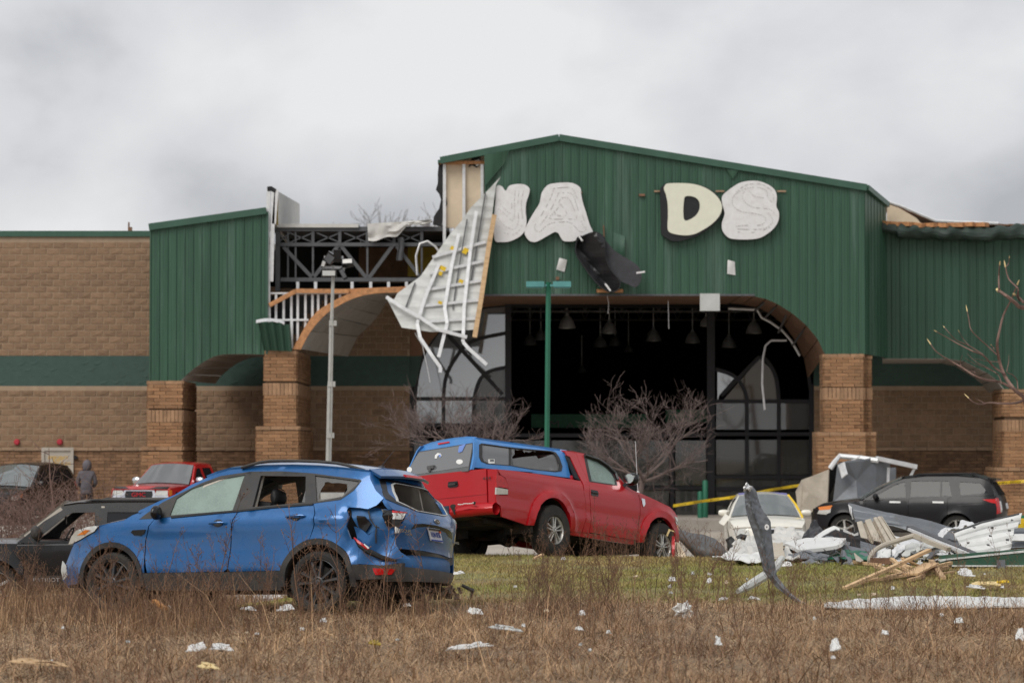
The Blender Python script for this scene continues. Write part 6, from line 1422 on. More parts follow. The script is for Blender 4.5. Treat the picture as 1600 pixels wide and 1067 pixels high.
g = G(); write(g, 'PATRIOT', .085, (1.85, JP.hw(1.8, .46) + .036, .455), (-1, 0, 0), (0, 0, 1), (0, 1, 0), sx=1.2); g.obj('model_lettering', 'letter_grey', JP.T)
for sg in (1, -1): g = G(); g.tube([(1.35, sg * .62, 1.61), (1.2, sg * .62, 1.655), (-.4, sg * .62, 1.66), (-.6, sg * .62, 1.62)], .018, 7); g.obj('roof_rail', 'black_plastic', JP.T)
g = G(); g.bar((1.2, .0, 1.53), (1.25, .0, 1.50), .03); g.box((1.68, 0, 1.47), (.03, .24, .07)); g.bar((1.68, 0, 1.5), (1.68, 0, 1.57), .02); g.box((1.72, .02, 1.34), (.03, .03, .12)); g.obj('rear_view_mirror', 'gloss_black', JP.T)
g = G(); g.lathe([(.19, -.012), (.2, 0), (.19, .012), (.18, 0), (.19, -.012)], 20, 'z'); g.v = [tuple(Matrix.Rotation(R(65), 3, 'Y') @ Vector(p) + Vector((1.62, .36, 1.06))) for p in g.v]; g.obj('steering_wheel', 'seat_black', JP.T)
for sg in (1, -1):
    g = G(); g.bar((1.08, sg * .70, 1.08), (1.02, sg * .66, 1.56), .12, .05); g.bar((2.2, sg * .79, 1.1), (1.66, sg * .69, 1.53), .09, .05); g.obj('pillar_lining', 'trim_beige', JP.T)

# ---- dark crossover parked by the wall at the far left
k = dict(hw=[(.25, .80), (.5, .88), (.8, .905), (1.0, .89), (1.1, .86), (1.4, .76), (1.7, .62)], xf=3.5, xr=-.9, wb=2.62, r=.35, paint='black_paint', sill=.32,
         belt=[(-.85, 1.18), (0, 1.14), (1.0, 1.10), (2.2, 1.05)], hood=[(2.2, 1.05), (2.6, 1.03), (3.0, .98), (3.3, .88), (3.4, .78)], seams=[-.85, .15, 1.05, 2.2, 3.38],
         roof=[(2.25, 1.06), (1.9, 1.30), (1.5, 1.54), (1.25, 1.64), (.8, 1.68), (0, 1.68), (-.5, 1.62), (-.72, 1.5), (-.86, 1.19)], ra=3, rb=7,
         win=[[(1.12, 1.15), (2.0, 1.11), (1.52, 1.46), (1.3, 1.55), (1.13, 1.58)], [(.2, 1.19), (1.0, 1.15), (1.0, 1.59), (.2, 1.59)], [(-.6, 1.27), (.08, 1.2), (.08, 1.57), (-.42, 1.53)]], glass='tinted_glass',
         wind=[(2.27, 1.06), (1.75, 1.40), (1.3, 1.63)], front=[(.25, 3.5, 3.3), (.5, 3.62, 3.38), (.78, 3.58, 3.36)], rear=[(.35, -.95, -.8), (.9, -1.0, -.86), (1.2, -.95, -.82), (1.5, -.8, -.7)], mirror=(1.98, 1.12))
HC = car('dark_crossover', 'dark crossover parked by the brick wall behind bare twigs', 'car', frame(Vector((X(62, 90), 90.2, .12)), R(270 - 17)), k)
sedge(HC, 'headlamp', [(2.95, .90), (3.32, .84), (3.38, .74), (3.2, .72), (3.0, .80)], 'lamp_clear'); sedge(HC, 'turn_lamp', [(2.93, .90), (3.05, .885), (3.05, .80), (2.95, .80)], 'lamp_amber', off=-.014)
HC.end('grille', 'front', [(.5, .45), (.5, .72), (-.5, .72), (-.5, .45)], 'gloss_black', off=.01)
sedge(HC, 'taillight', [(-.55, 1.2), (-.82, 1.22), (-.84, .95), (-.7, 1.0)], 'lamp_red')
HC.T.scale = (1.04, 1.04, 1.06)

# ---- bright red pickup by the wall
k = dict(hw=[(.35, .93), (.6, .975), (.9, .985), (1.1, .975), (1.22, .95), (1.5, .84), (1.85, .70)], xf=4.55, xr=-1.2, wb=3.64, r=.40, paint='bright_red_paint', sill=.48, tf=.06, tr=.02, flare=.04,
         belt=[(1.15, 1.22), (2.0, 1.22), (2.95, 1.20)], hood=[(2.95, 1.20), (3.4, 1.19), (4.0, 1.16), (4.35, 1.13), (4.45, 1.08)], seams=[1.15, 1.95, 2.95, 4.48], names=['rear_door', 'front_door', 'fender'],
         roof=[(3.02, 1.21), (2.75, 1.40), (2.45, 1.66), (2.3, 1.76), (2.0, 1.80), (1.5, 1.80), (1.25, 1.77), (1.15, 1.23)], ra=3, rb=7,
         win=[[(2.02, 1.27), (2.78, 1.26), (2.4, 1.60), (2.3, 1.68), (2.05, 1.70)], [(1.27, 1.28), (1.92, 1.27), (1.92, 1.70), (1.36, 1.70)]], glass='tinted_glass',
         wind=[(3.05, 1.21), (2.7, 1.47), (2.33, 1.76)], wglass='topper_glass', front=[(.45, 4.52, 4.46), (.7, 4.56, 4.48), (.9, 4.54, 4.46), (1.08, 4.5, 4.42)], rear=[(.5, -1.2, -1.18), (1.25, -1.2, -1.18)], mirror=(2.66, 1.28), ms=(.07, .13, .11), mm='chrome', seats=(1.5, 2.2), crown=.05)
pg = at(216, 790, 84.0)
GT = car('bright_red_pickup', 'bright red full-size pickup parked facing out by the brick wall', 'pickup truck', frame(Vector((pg.x + 4.4 * math.sin(R(20)), 84.0 + 4.4 * math.cos(R(20)), .17)), R(270 - 20)), k)
for q in ((1.0, .42), (-1.0, -.42)):
    s_ = 1 if q[0] > 0 else -1
    GT.end('headlamp', 'front', [(s_ * .90, .93), (s_ * .90, 1.09), (s_ * .55, 1.09), (s_ * .52, .93)], 'lamp_clear', off=.02, step=.1); GT.end('lamp_bezel', 'front', [(s_ * .92, .86), (s_ * .92, .925), (s_ * .5, .925), (s_ * .5, .86)], 'chrome', off=.02, step=.1)
    GT.end('turn_lamp', 'front', [(s_ * .94, .98), (s_ * .94, 1.09), (s_ * .91, 1.09), (s_ * .91, .98)], 'lamp_amber', off=.024, step=.1)
sedge(GT, 'turn_lamp', [(4.3, 1.08), (4.43, 1.08), (4.44, .90), (4.32, .94)], 'lamp_amber')
gr_o = [(.50, .80), (.54, .95), (.48, 1.09), (-.48, 1.09), (-.54, .95), (-.50, .80)]; gr_i = [(.43, .835), (.46, .94), (.43, 1.05), (-.43, 1.05), (-.46, .94), (-.43, .835)]
GT.end('grille_surround', 'front', gr_o, 'chrome', off=.035, holes=[gr_i], step=.1); GT.end('grille', 'front', gr_i, 'gloss_black', off=.015, step=.12)
g = G(); fg = GT.endf('front'); write(g, 'GMC', .17, Vector(fg(0, .94, -.035)), (0, 1, 0), (0, 0, 1), (1, 0, 0), sx=1.25); g.obj('badge', 'letter_red', GT.T)
GT.end('bumper_bar', 'front', [(.93, .52), (.93, .74), (-.93, .74), (-.93, .52)], 'bright_red_paint', off=.07, thick=.08, step=.12)
g = G(); g.sheet(lambda u, v: (4.52 - .12 * abs(2 * u - 1) ** 3 + .05 - .14 * v, -.88 + 1.76 * u, 1.115 + .06 * v), 14, 3, .02); g.obj('bug_deflector', 'gloss_black', GT.T)
for y in (.32, -.22):
    g = G(); g.tube([(3.02, y + .25, 1.29), (2.98, y, 1.34), (2.93, y - .25, 1.345)], .015, 5); g.obj('wiper', 'gloss_black', GT.T)
for sg in (1, -1):
    g = G(); g.panel(GT.sm(sg, .01), [(-1.18, .50), (-1.18, 1.24), (1.13, 1.24), (1.13, .52), (.46, .52)] + arc_pts(0, .42, .46, 12, 168, 12) + [(-.5, .5)], (), .12, .03); g.obj('bed_side', 'bright_red_paint', GT.T)
GT.block('bed_floor', (-1.15, -.85, .75), (1.1, .85, .8), 'underbody'); GT.block('cab_back', (1.12, -.9, .7), (1.16, .9, 1.25), 'bright_red_paint'); g = G(); g.span((1.15, -.7, 1.26), (1.17, .7, 1.7)); g.obj('cab_rear_window', 'tinted_glass', GT.T)
GT.T.scale = (.96, .96, .98)
sedge(GT, 'mud_flap', [(3.98, 1.02), (4.1, 1.02), (4.1, .9), (3.98, .9)], 'gloss_black')

# ---- cream sedan facing the camera
k = dict(hw=[(.2, .78), (.4, .845), (.6, .87), (.8, .865), (.92, .83), (1.15, .72), (1.36, .58)], xf=3.42, xr=-.95, wb=2.6, r=.30, paint='white_paint', sill=.26, tf=.16,
         belt=[(-.9, .96), (0, .94), (1.0, .92), (1.95, .88)], hood=[(1.95, .88), (2.4, .87), (2.9, .82), (3.2, .73), (3.3, .68)], seams=[-.9, .2, .95, 1.95, 3.26],
         roof=[(2.0, .89), (1.6, 1.10), (1.2, 1.28), (1.0, 1.34), (.5, 1.37), (0, 1.34), (-.3, 1.26), (-.7, 1.05), (-.9, .965)], ra=3, rb=6,
         win=[[(.98, .97), (1.75, .93), (1.3, 1.17), (1.1, 1.26), (.98, 1.28)], [(.1, .99), (.9, .97), (.9, 1.29), (.2, 1.29), (-.15, 1.2)]], glass='tinted_glass',
         wind=[(2.02, .89), (1.5, 1.15), (1.03, 1.34)], wglass='windshield_glass', front=[(.22, 3.38, 3.2), (.42, 3.5, 3.27), (.56, 3.46, 3.25), (.68, 3.42, 3.22)], rear=[(.3, -1.0, -.85), (.7, -1.05, -.9), (.96, -1.0, -.87)], mirror=(1.72, .93), ms=(.06, .12, .075))
ps = at(1213, 850, 66.9)
WC = car('cream_sedan', 'cream sedan facing the camera behind the debris, yellow tape on its pillar', 'car', frame(Vector((ps.x - .05, 66.9 + 3.45, -.06)), R(270 - 2)), k)
fw = WC.endf('front')
for s_ in (1, -1): WC.end('headlamp', 'front', [(s_ * .82, .50), (s_ * .80, .67), (s_ * .46, .665), (s_ * .42, .52)], 'lamp_clear', off=.015, step=.06); WC.end('turn_lamp', 'front', [(s_ * .84, .52), (s_ * .83, .62), (s_ * .79, .62), (s_ * .80, .52)], 'lamp_amber', off=.017, step=.05)
WC.end('grille', 'front', [(.33, .55), (.36, .655), (-.36, .655), (-.33, .55)], 'gloss_black', off=.015, step=.08); WC.end('grille_bar', 'front', [(.34, .645), (.36, .668), (-.36, .668), (-.34, .645)], 'chrome', off=.022, step=.08)
WC.end('lower_grille', 'front', [(.55, .3), (.5, .38), (-.5, .38), (-.55, .3)], 'gloss_black', off=.01, step=.1)
WC.top('rear_window', [(-.3, 1.27), (-.6, 1.10), (-.85, .985)], .06, 'tinted_glass', -.9, .9, thick=.008); WC.top('boot_lid', [(-.84, .985), (-.92, .97), (-.95, .93)], .03, 'white_paint')
mat('lilac', (.17, .16, .42), .4, 0, .1, 4)
g = G(); g.sheet(lambda u, v: (1.0 - .35 * v, -.56 + 1.12 * u, 1.385 + .02 * (1 - (2 * u - 1) ** 2) + .03 * v), 10, 3, .012); g.obj('roof_strip', 'lilac', WC.T)  # thin lilac strip laid over the front edge of the roof
g = G(); va = [(1.75, 1.05), (1.3, 1.25), (1.0, 1.37)]
g.sheet(lambda u, v: (np.interp(u, [0, .5, 1], [2.02, 1.5, .98]), WC.hw(1.5, np.interp(u, [0, .5, 1], [.86, 1.15, 1.36])) + .02 - .05 * v, np.interp(u, [0, .5, 1], [.86, 1.16, 1.37]) + .02), 8, 2, .006); g.obj('barrier_tape', 'tape_yellow', WC.T)
g = G(); g.sheet(lambda u, v: (2.25 - .5 * u, -(.80 + .10 * math.sin(u * 3)) - .16 * v, .90 + .14 * u - .2 * v), 8, 5, .01); g.obj('bent_fender_sheet', 'white_paint', WC.T, label='peeled white sheet over the front wing')

# ---- black three-row SUV on the right
k = dict(hw=[(.25, .86), (.5, .955), (.8, .985), (1.0, .975), (1.12, .94), (1.4, .82), (1.75, .68)], xf=3.80, xr=-1.15, wb=2.86, r=.38, paint='grey_paint', sill=.36, tf=.24, tr=.16, flare=.03,
         belt=[(-.95, 1.26), (0, 1.20), (1.0, 1.16), (2.3, 1.12)], hood=[(2.3, 1.12), (2.7, 1.10), (3.1, 1.06), (3.45, .98), (3.6, .90)], seams=[-1.0, .22, 1.22, 2.32, 3.58],
         roof=[(2.4, 1.13), (2.05, 1.36), (1.6, 1.60), (1.35, 1.68), (.8, 1.74), (0, 1.745), (-.6, 1.70), (-.82, 1.62), (-.96, 1.27)], ra=3, rb=8,
         win=[[(1.3, 1.21), (2.2, 1.18), (1.6, 1.52), (1.45, 1.58), (1.32, 1.60)], [(.42, 1.24), (1.18, 1.22), (1.18, 1.62), (.42, 1.63)], [(.12, 1.25), (.38, 1.24), (.38, 1.63), (.22, 1.62)], [(-.80, 1.33), (-.1, 1.27), (-.05, 1.61), (-.6, 1.58)]], glass='tinted_glass',
         wind=[(2.42, 1.13), (1.95, 1.43), (1.4, 1.68)], wglass='windshield_glass', front=[(.3, 3.78, 3.5), (.6, 3.86, 3.56), (.9, 3.80, 3.52)], rear=[(.4, -1.15, -.98), (.9, -1.2, -1.02), (1.25, -1.14, -.98), (1.45, -1.0, -.9), (1.66, -.86, -.78)], mirror=(2.05, 1.18), ms=(.07, .12, .085), mm='gloss_black')
RE = frame(Vector((0, 0, 0)), math.pi - R(15)); hb = at(1495, 828, 76.2)
PE = hb - RE @ Vector((0, .86, .38))
EX = car('black_three_row_suv', 'black three-row SUV standing behind the debris on the right', 'car', Matrix.Translation(PE) @ RE, k)
sedge(EX, 'headlamp', [(3.2, .98), (3.5, .93), (3.58, .78), (3.35, .76), (3.22, .82)], 'lamp_clear'); sedge(EX, 'turn_lamp', [(3.16, 1.0), (3.55, .95), (3.52, .87), (3.24, .89)], 'lamp_amber', off=-.016)
sedge(EX, 'taillight', [(-.66, 1.165), (-.98, 1.18), (-1.0, 1.06), (-.86, 1.09)], 'lamp_red')
tE = lambda z: EX.end_w('rear', z)
for s_ in (1, -1): EX.end('taillight', 'rear', [(s_ * tE(1.1), 1.2), (s_ * (tE(1.1) - .14), 1.2), (s_ * (tE(.9) - .2), .82), (s_ * tE(.85), .8)], 'lamp_red', off=.012, step=.07); EX.end('reversing_lamp', 'rear', [(s_ * (tE(1.1) - .14), 1.12), (s_ * (tE(1.1) - .24), 1.12), (s_ * (tE(.9) - .24), .84), (s_ * (tE(.9) - .16), .84)], 'lamp_clear', off=.014, step=.07)
EX.end('rear_window', 'rear', [(.62, 1.28), (.56, 1.60), (-.56, 1.60), (-.62, 1.28)], 'tinted_glass', off=.012, step=.1); EX.end('licence_plate', 'rear', [(.16, .92), (.16, 1.06), (-.16, 1.06), (-.16, .92)], 'plate_white', off=.02, step=.1)
g = G(); fE = EX.endf('rear'); g.sheet(lambda u, v: (lambda q: (q[0] + .05 - .22 * v, q[1], q[2] + .05 - .03 * v))(fE(-.6 + 1.2 * u, 1.66, 0)), 10, 3, .035); g.obj('spoiler', 'gloss_black', EX.T)
for x0 in (.32, 1.42):
    sedge(EX, 'door_handle', [(x0, 1.065), (x0 + .28, 1.07), (x0 + .28, 1.115), (x0, 1.11)], 'panel_white', off=-.02)
sedge(EX, 'sill_cladding', [(2.4, .36), (2.4, .55), (.48, .58), (.48, .36)], 'black_plastic'); sedge(EX, 'fender_crease', [(-.92, 1.08), (.1, 1.0), (.1, .99), (-.92, 1.065)], 'black_paint', off=-.006)
for sg in (1, -1): g = G(); g.tube([(1.2, sg * .6, 1.72), (1.0, sg * .6, 1.79), (-.3, sg * .6, 1.81), (-.55, sg * .6, 1.73)], .022, 7); g.obj('roof_rail', 'gloss_black', EX.T)
# ------------------------------------------------------------------ street furniture
yl = 72.0; T = thing('street_lamp', 'green lamp post with two flat teal lamp heads before the gable', 'street lamp', (X(853, yl), yl, zt(0, yl)))
g = G(); a = at(857, 441, yl); g.tube([(X(853, yl), yl, 0), (a.x, yl, a.z)], .06, 4); g.obj('pole', 'post_green', T, world=True)
g = G(); g.bar(at(846, 446, yl), at(868, 446, yl), .05); g.obj('arm', 'lamp_teal', T, world=True)
for a, b in ((822, 850), (864, 892)):
    g = G(); p, q = at(a, 444.5, yl), at(b, 444.5, yl); c = (p + q) / 2; w = q.x - p.x
    g.box(c, (w, .38, .13)); g.box(c + Vector((0, 0, -.075)), (w * .9, .3, .03)); g.obj('lamp_head', 'lamp_teal', T, world=True)
g = G(); g.lathe([(.22, 0), (.22, .5), (.12, .55), (0.01, .55)], 14, 'z', (X(853, yl), yl, 0)); g.obj('lamp_base', 'concrete', T, world=True)
ym = 80.0; T = thing('light_tower', 'tall grey telescopic mast carrying a cluster of black floodlights', 'light tower', (X(513, ym), ym, 0))
for (a, b, w) in (((513, 735), (516, 600), .075), ((516, 602), (518, 505), .062), ((518, 507), (521, 415), .045)):
    g = G(); g.tube([at(*a, ym), at(*b, ym)], w, 4); g.obj('mast_section', 'mast_grey', T, world=True)
g = G()
for py in (505, 600, 680): g.box(at(514 + (720 - py) * .022 + 1.5, py, ym), (.2, .18, .14))
g.tube([at(517.5, 700, ym - .1), at(519, 560, ym - .1), at(521, 430, ym - .1)], .012, 5); g.obj('mast_collar', 'mast_grey', T, world=True)
def flood(px, py, w, h, rot, tilt, face):
    g = G(); c = at(px, py, ym - .15); M_ = Matrix.Rotation(R(rot), 3, 'Y') @ Matrix.Rotation(R(tilt), 3, 'X'); k = ym / FOC
    g.box(c, (w * k, .14, h * k), M_, 0); g.box(c + M_ @ Vector((0, -.075, 0)), (w * k * .82, .02, h * k * .72), M_, 1); g.box(c + M_ @ Vector((0, .1, 0)), (w * k * .5, .1, h * k * .5), M_, 0); g.obj('floodlight', ['gloss_black', face], T, world=True)
flood(515, 404, 15, 18, 35, 10, 'steel_primer'); flood(527, 400, 11, 20, 0, 5, 'gloss_black'); flood(543, 411, 18, 11, -4, -35, 'lamp_metal'); flood(514, 427, 24, 11, 0, 0, 'panel_pale'); flood(536, 428, 7, 19, -28, 0, 'steel_primer'); flood(506, 411, 6, 12, 20, 20, 'galv')
g = G(); g.bar(at(505, 418, ym), at(540, 418, ym), .07); g.bar(at(508, 400, ym), at(506, 420, ym), .05); g.bar(at(535, 400, ym), at(537, 424, ym), .05); g.obj('crossbar', 'galv', T, world=True)
g = G(); c = X(513, ym); g.box((c, ym + .2, .75), (1.1, 1.9, .9)); g.bar((c - .9, ym, .35), (c + .9, ym, .35), .1); g.lathe([(.3, -.75), (.32, -.6), (.3, -.45)], 16, 'y', (c, ym + .2, .32)); g.obj('trailer', 'mast_grey', T, world=True)
yb = 91.5
for px, top_, w, lb in ((1093.5, 767, 8, 'short green bollard in front of the taller one by the doors'), (1103.5, 750, 9, 'taller green bollard against the dark frame post'), (942, 764, 8, 'green bollard behind the bonnet of the red pickup')):
    g = G(); k = w * yb / FOC / 2; zz = Z(top_, yb); zb_ = .13
    g.lathe([(k, zb_), (k, zz - k * .5), (k * .8, zz - k * .15), (k * .4, zz), (.001, zz)], 16, 'z', (X(px, yb), yb + (0 if w == 8 else .6), 0)); g.obj('bollard', 'post_green', label=lb, cat='bollard', group='green bollards before the doors')
def tape(pts, Y0, Y1, lab):
    g = G(); n = len(pts) - 1; wds = .085
    def fn(u, v):
        t = u * n; i = min(int(t), n - 1); k = t - i; px = pts[i][0] + (pts[i + 1][0] - pts[i][0]) * k; py = pts[i][1] + (pts[i + 1][1] - pts[i][1]) * k
        p = at(px, py, Y0 + (Y1 - Y0) * u); tw = .5 * math.sin(u * 21); return p + Vector((0, math.sin(tw), math.cos(tw))) * wds * (v - .5)
    g.sheet(fn, 60, 1, .004); T = thing('caution_tape', lab, 'tape', g.v[0]); g.obj('tape', 'tape_yellow', T, world=True)
    L_ = G(); k = 0
    for i in range(8):
        t = (i + .5) / 8; j = int(t * n) if int(t * n) < n else n - 1; f_ = t * n - j; px = pts[j][0] + (pts[j + 1][0] - pts[j][0]) * f_; py = pts[j][1] + (pts[j + 1][1] - pts[j][1]) * f_
        d = (at(*pts[j + 1], 80) - at(*pts[j], 80)).normalized(); write(L_, 'CAUTION', .07, at(px, py, Y0 + (Y1 - Y0) * t - .06), d, Vector((0, -1, 0)).cross(d) * -1 if False else d.cross(Vector((0, 1, 0))) * -1, (0, -1, 0))
    L_.obj('tape_lettering', 'gloss_black', T, world=True)
tape([(1052, 790), (1100, 782.5), (1160, 774.5), (1200, 766), (1255, 757)], 83, 86, 'yellow caution tape strung from the red pickup past the bollards')
tape([(1556, 755), (1580, 753), (1640, 749)], 84, 83, 'yellow caution tape before the brick pillar at the far right')

# ------------------------------------------------------------------ person by the wall
yp = 92.6; pc = at(135, 808, yp); sc_p = 1.72
P = thing('person', 'person in a grey hoodie with the hood up walking away by the wall', 'person', (pc.x, yp, .13))
J = {'pelvis': (0, 0, .93), 'spine': (0, -.01, 1.12), 'chest': (0, .0, 1.32), 'neck': (0, .02, 1.47), 'head': (.0, .05, 1.56), 'shl': (-.19, 0, 1.40), 'ell': (-.265, .02, 1.14), 'wrl': (-.16, .17, 1.0), 'shr': (.19, 0, 1.40), 'elr': (.27, .01, 1.13), 'wrr': (.17, .17, 1.0),
     'hil': (-.10, 0, .90), 'knl': (-.11, .05, .50), 'anl': (-.11, -.06, .10), 'tol': (-.12, .09, .04), 'hir': (.10, 0, .90), 'knr': (.11, .10, .51), 'anr': (.11, .12, .10), 'tor': (.12, .27, .04)}
RAD = dict(pelvis=.165, spine=.16, chest=.185, neck=.085, head=.10, shl=.085, ell=.07, wrl=.055, shr=.085, elr=.07, wrr=.055, hil=.11, knl=.075, anl=.055, tol=.045, hir=.11, knr=.075, anr=.055, tor=.045)
ED = [('pelvis', 'spine'), ('spine', 'chest'), ('chest', 'neck'), ('neck', 'head'), ('chest', 'shl'), ('shl', 'ell'), ('ell', 'wrl'), ('chest', 'shr'), ('shr', 'elr'), ('elr', 'wrr'), ('pelvis', 'hil'), ('hil', 'knl'), ('knl', 'anl'), ('anl', 'tol'), ('pelvis', 'hir'), ('hir', 'knr'), ('knr', 'anr'), ('anr', 'tor')]
nm = list(J); me = bpy.data.meshes.new('t'); me.from_pydata([J[n] for n in nm], [(nm.index(a), nm.index(b)) for a, b in ED], [])
to = bpy.data.objects.new('t', me); COL.objects.link(to); to.modifiers.new('s', 'SKIN'); sb = to.modifiers.new('u', 'SUBSURF'); sb.levels = 2; sb.render_levels = 2
for i, n in enumerate(nm): v = me.skin_vertices[0].data[i]; v.radius = (RAD[n], RAD[n] * (.8 if n in ('pelvis', 'spine', 'chest') else 1)); v.use_root = n == 'pelvis'
dg = bpy.context.evaluated_depsgraph_get(); bm_ = bpy.data.meshes.new_from_object(to.evaluated_get(dg)); bpy.data.objects.remove(to)
for m_ in ('hoodie', 'trousers', 'gloss_black'):  bm_.materials.append(MATS[m_])
for p in bm_.polygons:
    p.material_index = 0 if p.center.z > .84 else (1 if p.center.z > .09 else 2); p.use_smooth = True
bm_.name = 'body'; link('body', bm_, P)
rz = Matrix.Rotation(R(38), 3, 'Z')
g = G(); hc = Vector((0, .05, 1.62))
def hood(u, v): # hood: egg open towards the face
    a, b = 6.28318 * u, 3.14159 * v; d = Vector((math.sin(b) * math.cos(a), math.sin(b) * math.sin(a), math.cos(b)))
    r_ = .145 * (1 + .12 * max(0, d.z) - .25 * max(0, d.y - .45)); q = Vector((d.x * r_ * .88, d.y * r_ * 1.02 - .01, d.z * r_ * 1.15)); return tuple(hc + rz @ q)
g.grid(hood, 24, 14, flip=True); g.tube([tuple(hc + rz @ Vector((-.08, .06, -.13))), tuple(hc + rz @ Vector((0, -.06, -.17))), tuple(hc + rz @ Vector((.08, .06, -.13)))], .06, 8); g.obj('hood', 'hoodie', P)
g = G()
def face_(u, v):
    a, b = -1.57 + 3.14159 * u, 3.14159 * v; d = Vector((math.sin(b) * math.sin(a), math.sin(b) * math.cos(a), math.cos(b)))
    nose = .03 * math.exp(-((d.x / .16) ** 2) - ((d.z + .12) / .2) ** 2); eye = -.008 * (math.exp(-(((abs(d.x) - .33) / .12) ** 2) - ((d.z - .12) / .1) ** 2)); mouth = -.006 * math.exp(-((d.x / .3) ** 2) - ((d.z + .48) / .05) ** 2)
    r_ = .108 + nose + eye + mouth; return tuple(hc + rz @ Vector((d.x * r_ * .82, d.y * r_ + .03, d.z * r_ * 1.12)))
g.grid(face_, 20, 20, flip=True); g.obj('face', 'skin', P)
g = G(); g.sheet(lambda u, v: tuple(hc + rz @ Vector((-.07 + .14 * u, .10 + .085 * v * math.sin(3.14159 * u) ** .5, .075 - .02 * v))), 10, 4, .012); g.obj('cap_brim', 'bell_red', P)
g = G(); g.lathe([(.155, .80), (.175, .84), (.172, .90), (.165, .93)], 20, 'z'); g.v = [(x, y * .82 + .0, z) for x, y, z in g.v]; g.obj('hoodie_hem', 'hoodie', P)
P.scale = (1.06, 1.06, 1.06)

# ------------------------------------------------------------------ bare trees
def branch(g, p, d, L_, r, depth, rnd, spread=.55, up=.12, n=4, mi=0, minr=.004, kids=(2, 4)):
    pts = [p]; rs = [r]; q = Vector(p); dd = Vector(d).normalized()
    for i in range(n):
        dd = (dd + Vector((rnd.gauss(0, .16), rnd.gauss(0, .16), rnd.gauss(0, .12) + up * .4))).normalized(); q = q + dd * L_ / n; pts.append(q.copy()); rs.append(max(minr, r * (1 - .55 * (i + 1) / n)))
    g.tube(pts, rs, 5 if r > .03 else (4 if r > .012 else 3), mi, cap=False)
    if depth <= 0: return
    for k in range(rnd.randint(*kids) + (1 if depth > 1 else 0)):
        t = rnd.uniform(.3, 1); i = min(int(t * n), n - 1); b = pts[i].lerp(pts[i + 1], t * n - i)
        ax = Vector((rnd.gauss(0, 1), rnd.gauss(0, 1), rnd.gauss(0, .5))).normalized(); nd = (dd + ax * spread * rnd.uniform(.8, 1.5) + Vector((0, 0, up))).normalized()
        branch(g, b, nd, L_ * rnd.uniform(.5, .8), max(minr, rs[i] * rnd.uniform(.5, .7)), depth - 1, rnd, spread, up, n, mi, minr, kids)
def tree(name, lab, p, H, seed, stems, rr=.09, trunk=1.0, m='bark', depth=4, spread=.75, up=.1, wide=.8, group=None, cat='tree', minr=.006, kids=(2, 4)):
    rnd = random.Random(seed); T = thing(name, lab, cat, p, group=group); p = Vector((0, 0, 0)); g = G()
    tp = [Vector((0, 0, -.1)), Vector((rnd.uniform(-.1, .1), rnd.uniform(-.1, .1), trunk * .5)), Vector((rnd.uniform(-.15, .15), rnd.uniform(-.1, .1), trunk))]
    g.tube(tp, [rr * 1.25, rr, rr * .9], 8); g.obj('trunk', m, T); g = G()
    for k in range(stems):
        a = 2 * math.pi * (k + rnd.random() * .6) / stems; d = Vector((math.cos(a) * wide, math.sin(a) * wide, rnd.uniform(.45, 1.0)))
        branch(g, tp[2] - Vector((0, 0, rnd.uniform(0, .2 * trunk))), d, H * rnd.uniform(.3, .42), rr * .55, depth, rnd, spread, up, 4, 0, minr, kids)
    g.obj('crown', m, T); return T
tree('bare_tree', 'bare spreading tree in front of the dark entrance, behind the red pickup cab', (X(998, 86.5), 86.5, .1), 4.3, 11, 8, .085, 1.5, depth=4, wide=1.75, spread=.8, up=.12, minr=.004, kids=(2, 4), group='bare trees before the store front')
tree('bare_tree', 'bare tree in front of the arched window, behind the blue topper', (X(725, 86.5), 86.5, .1), 4.6, 23, 8, .08, 2.1, depth=4, wide=1.5, spread=.75, up=.10, minr=.004, kids=(2, 4), group='bare trees before the store front')
# far trees over the roof, seen through the gap
rf = random.Random(5)
for k, (px, Y) in enumerate(((580, 190), (604, 205), (628, 195), (650, 200), (668, 188), (690, 205))):
    tree('distant_tree', 'far bare treetop showing over the torn roof beam', (X(px, Y), Y, 0), 8.0, 40 + k, 7, .2, 11.7, m='bark_far', depth=4, wide=.6, spread=.55, up=.25, minr=.014, group='far bare treetops over the torn roof')
# broken branches reaching in from the right
yt_ = 58.0; ct = crop(1430, 380, 3.556)
T = thing('snapped_tree', 'bare tree with snapped yellow branch tips reaching in from the right edge', 'tree', (X(1700, yt_), yt_, 0))
g = G(); g.tube([(X(1700, yt_), yt_, -.1), (X(1695, yt_), yt_, 1.6), at(1672, 560, yt_), at(1668, 500, yt_), at(1660, 470, yt_)], [.16, .13, .10, .09, .05], 10); g.obj('trunk', 'bark_red', T, world=True)
g = G(); tips = []
def limb(pts, r0, r1, tip=True):
    q = [at(a, b, yt_ + .25 * math.sin(i * 1.7)) for i, (a, b) in enumerate(pts)]; q = [Vector(p) for p in spline([tuple(p) for p in q], 3, False)]
    n = len(q); g.tube(q, [r0 + (r1 - r0) * i / (n - 1) for i in range(n)], 5)
    if tip: d = (q[-1] - q[-2]).normalized(); tips.append(G().tube([q[-1] - d * .03, q[-1] + d * .05, q[-1] + d * .11], [r1 * 1.3, r1 * 1.2, r1 * .3], 5))
limb([(1672, 545)] + ct((640, 880), (600, 850), (545, 805), (495, 730), (465, 640), (455, 560), (465, 500), (490, 400), (530, 320), (570, 225)), .05, .012)
limb([(1672, 480)] + ct((605, 358), (560, 335), (510, 295), (462, 262)), .05, .03); limb(ct((466, 255), (465, 180), (470, 115)), .02, .012); limb([(1665, 480)] + ct((600, 325), (572, 285), (570, 250), (520, 200), (500, 125)), .03, .012); limb(ct((505, 130), (520, 110), (523, 80)), .012, .008)
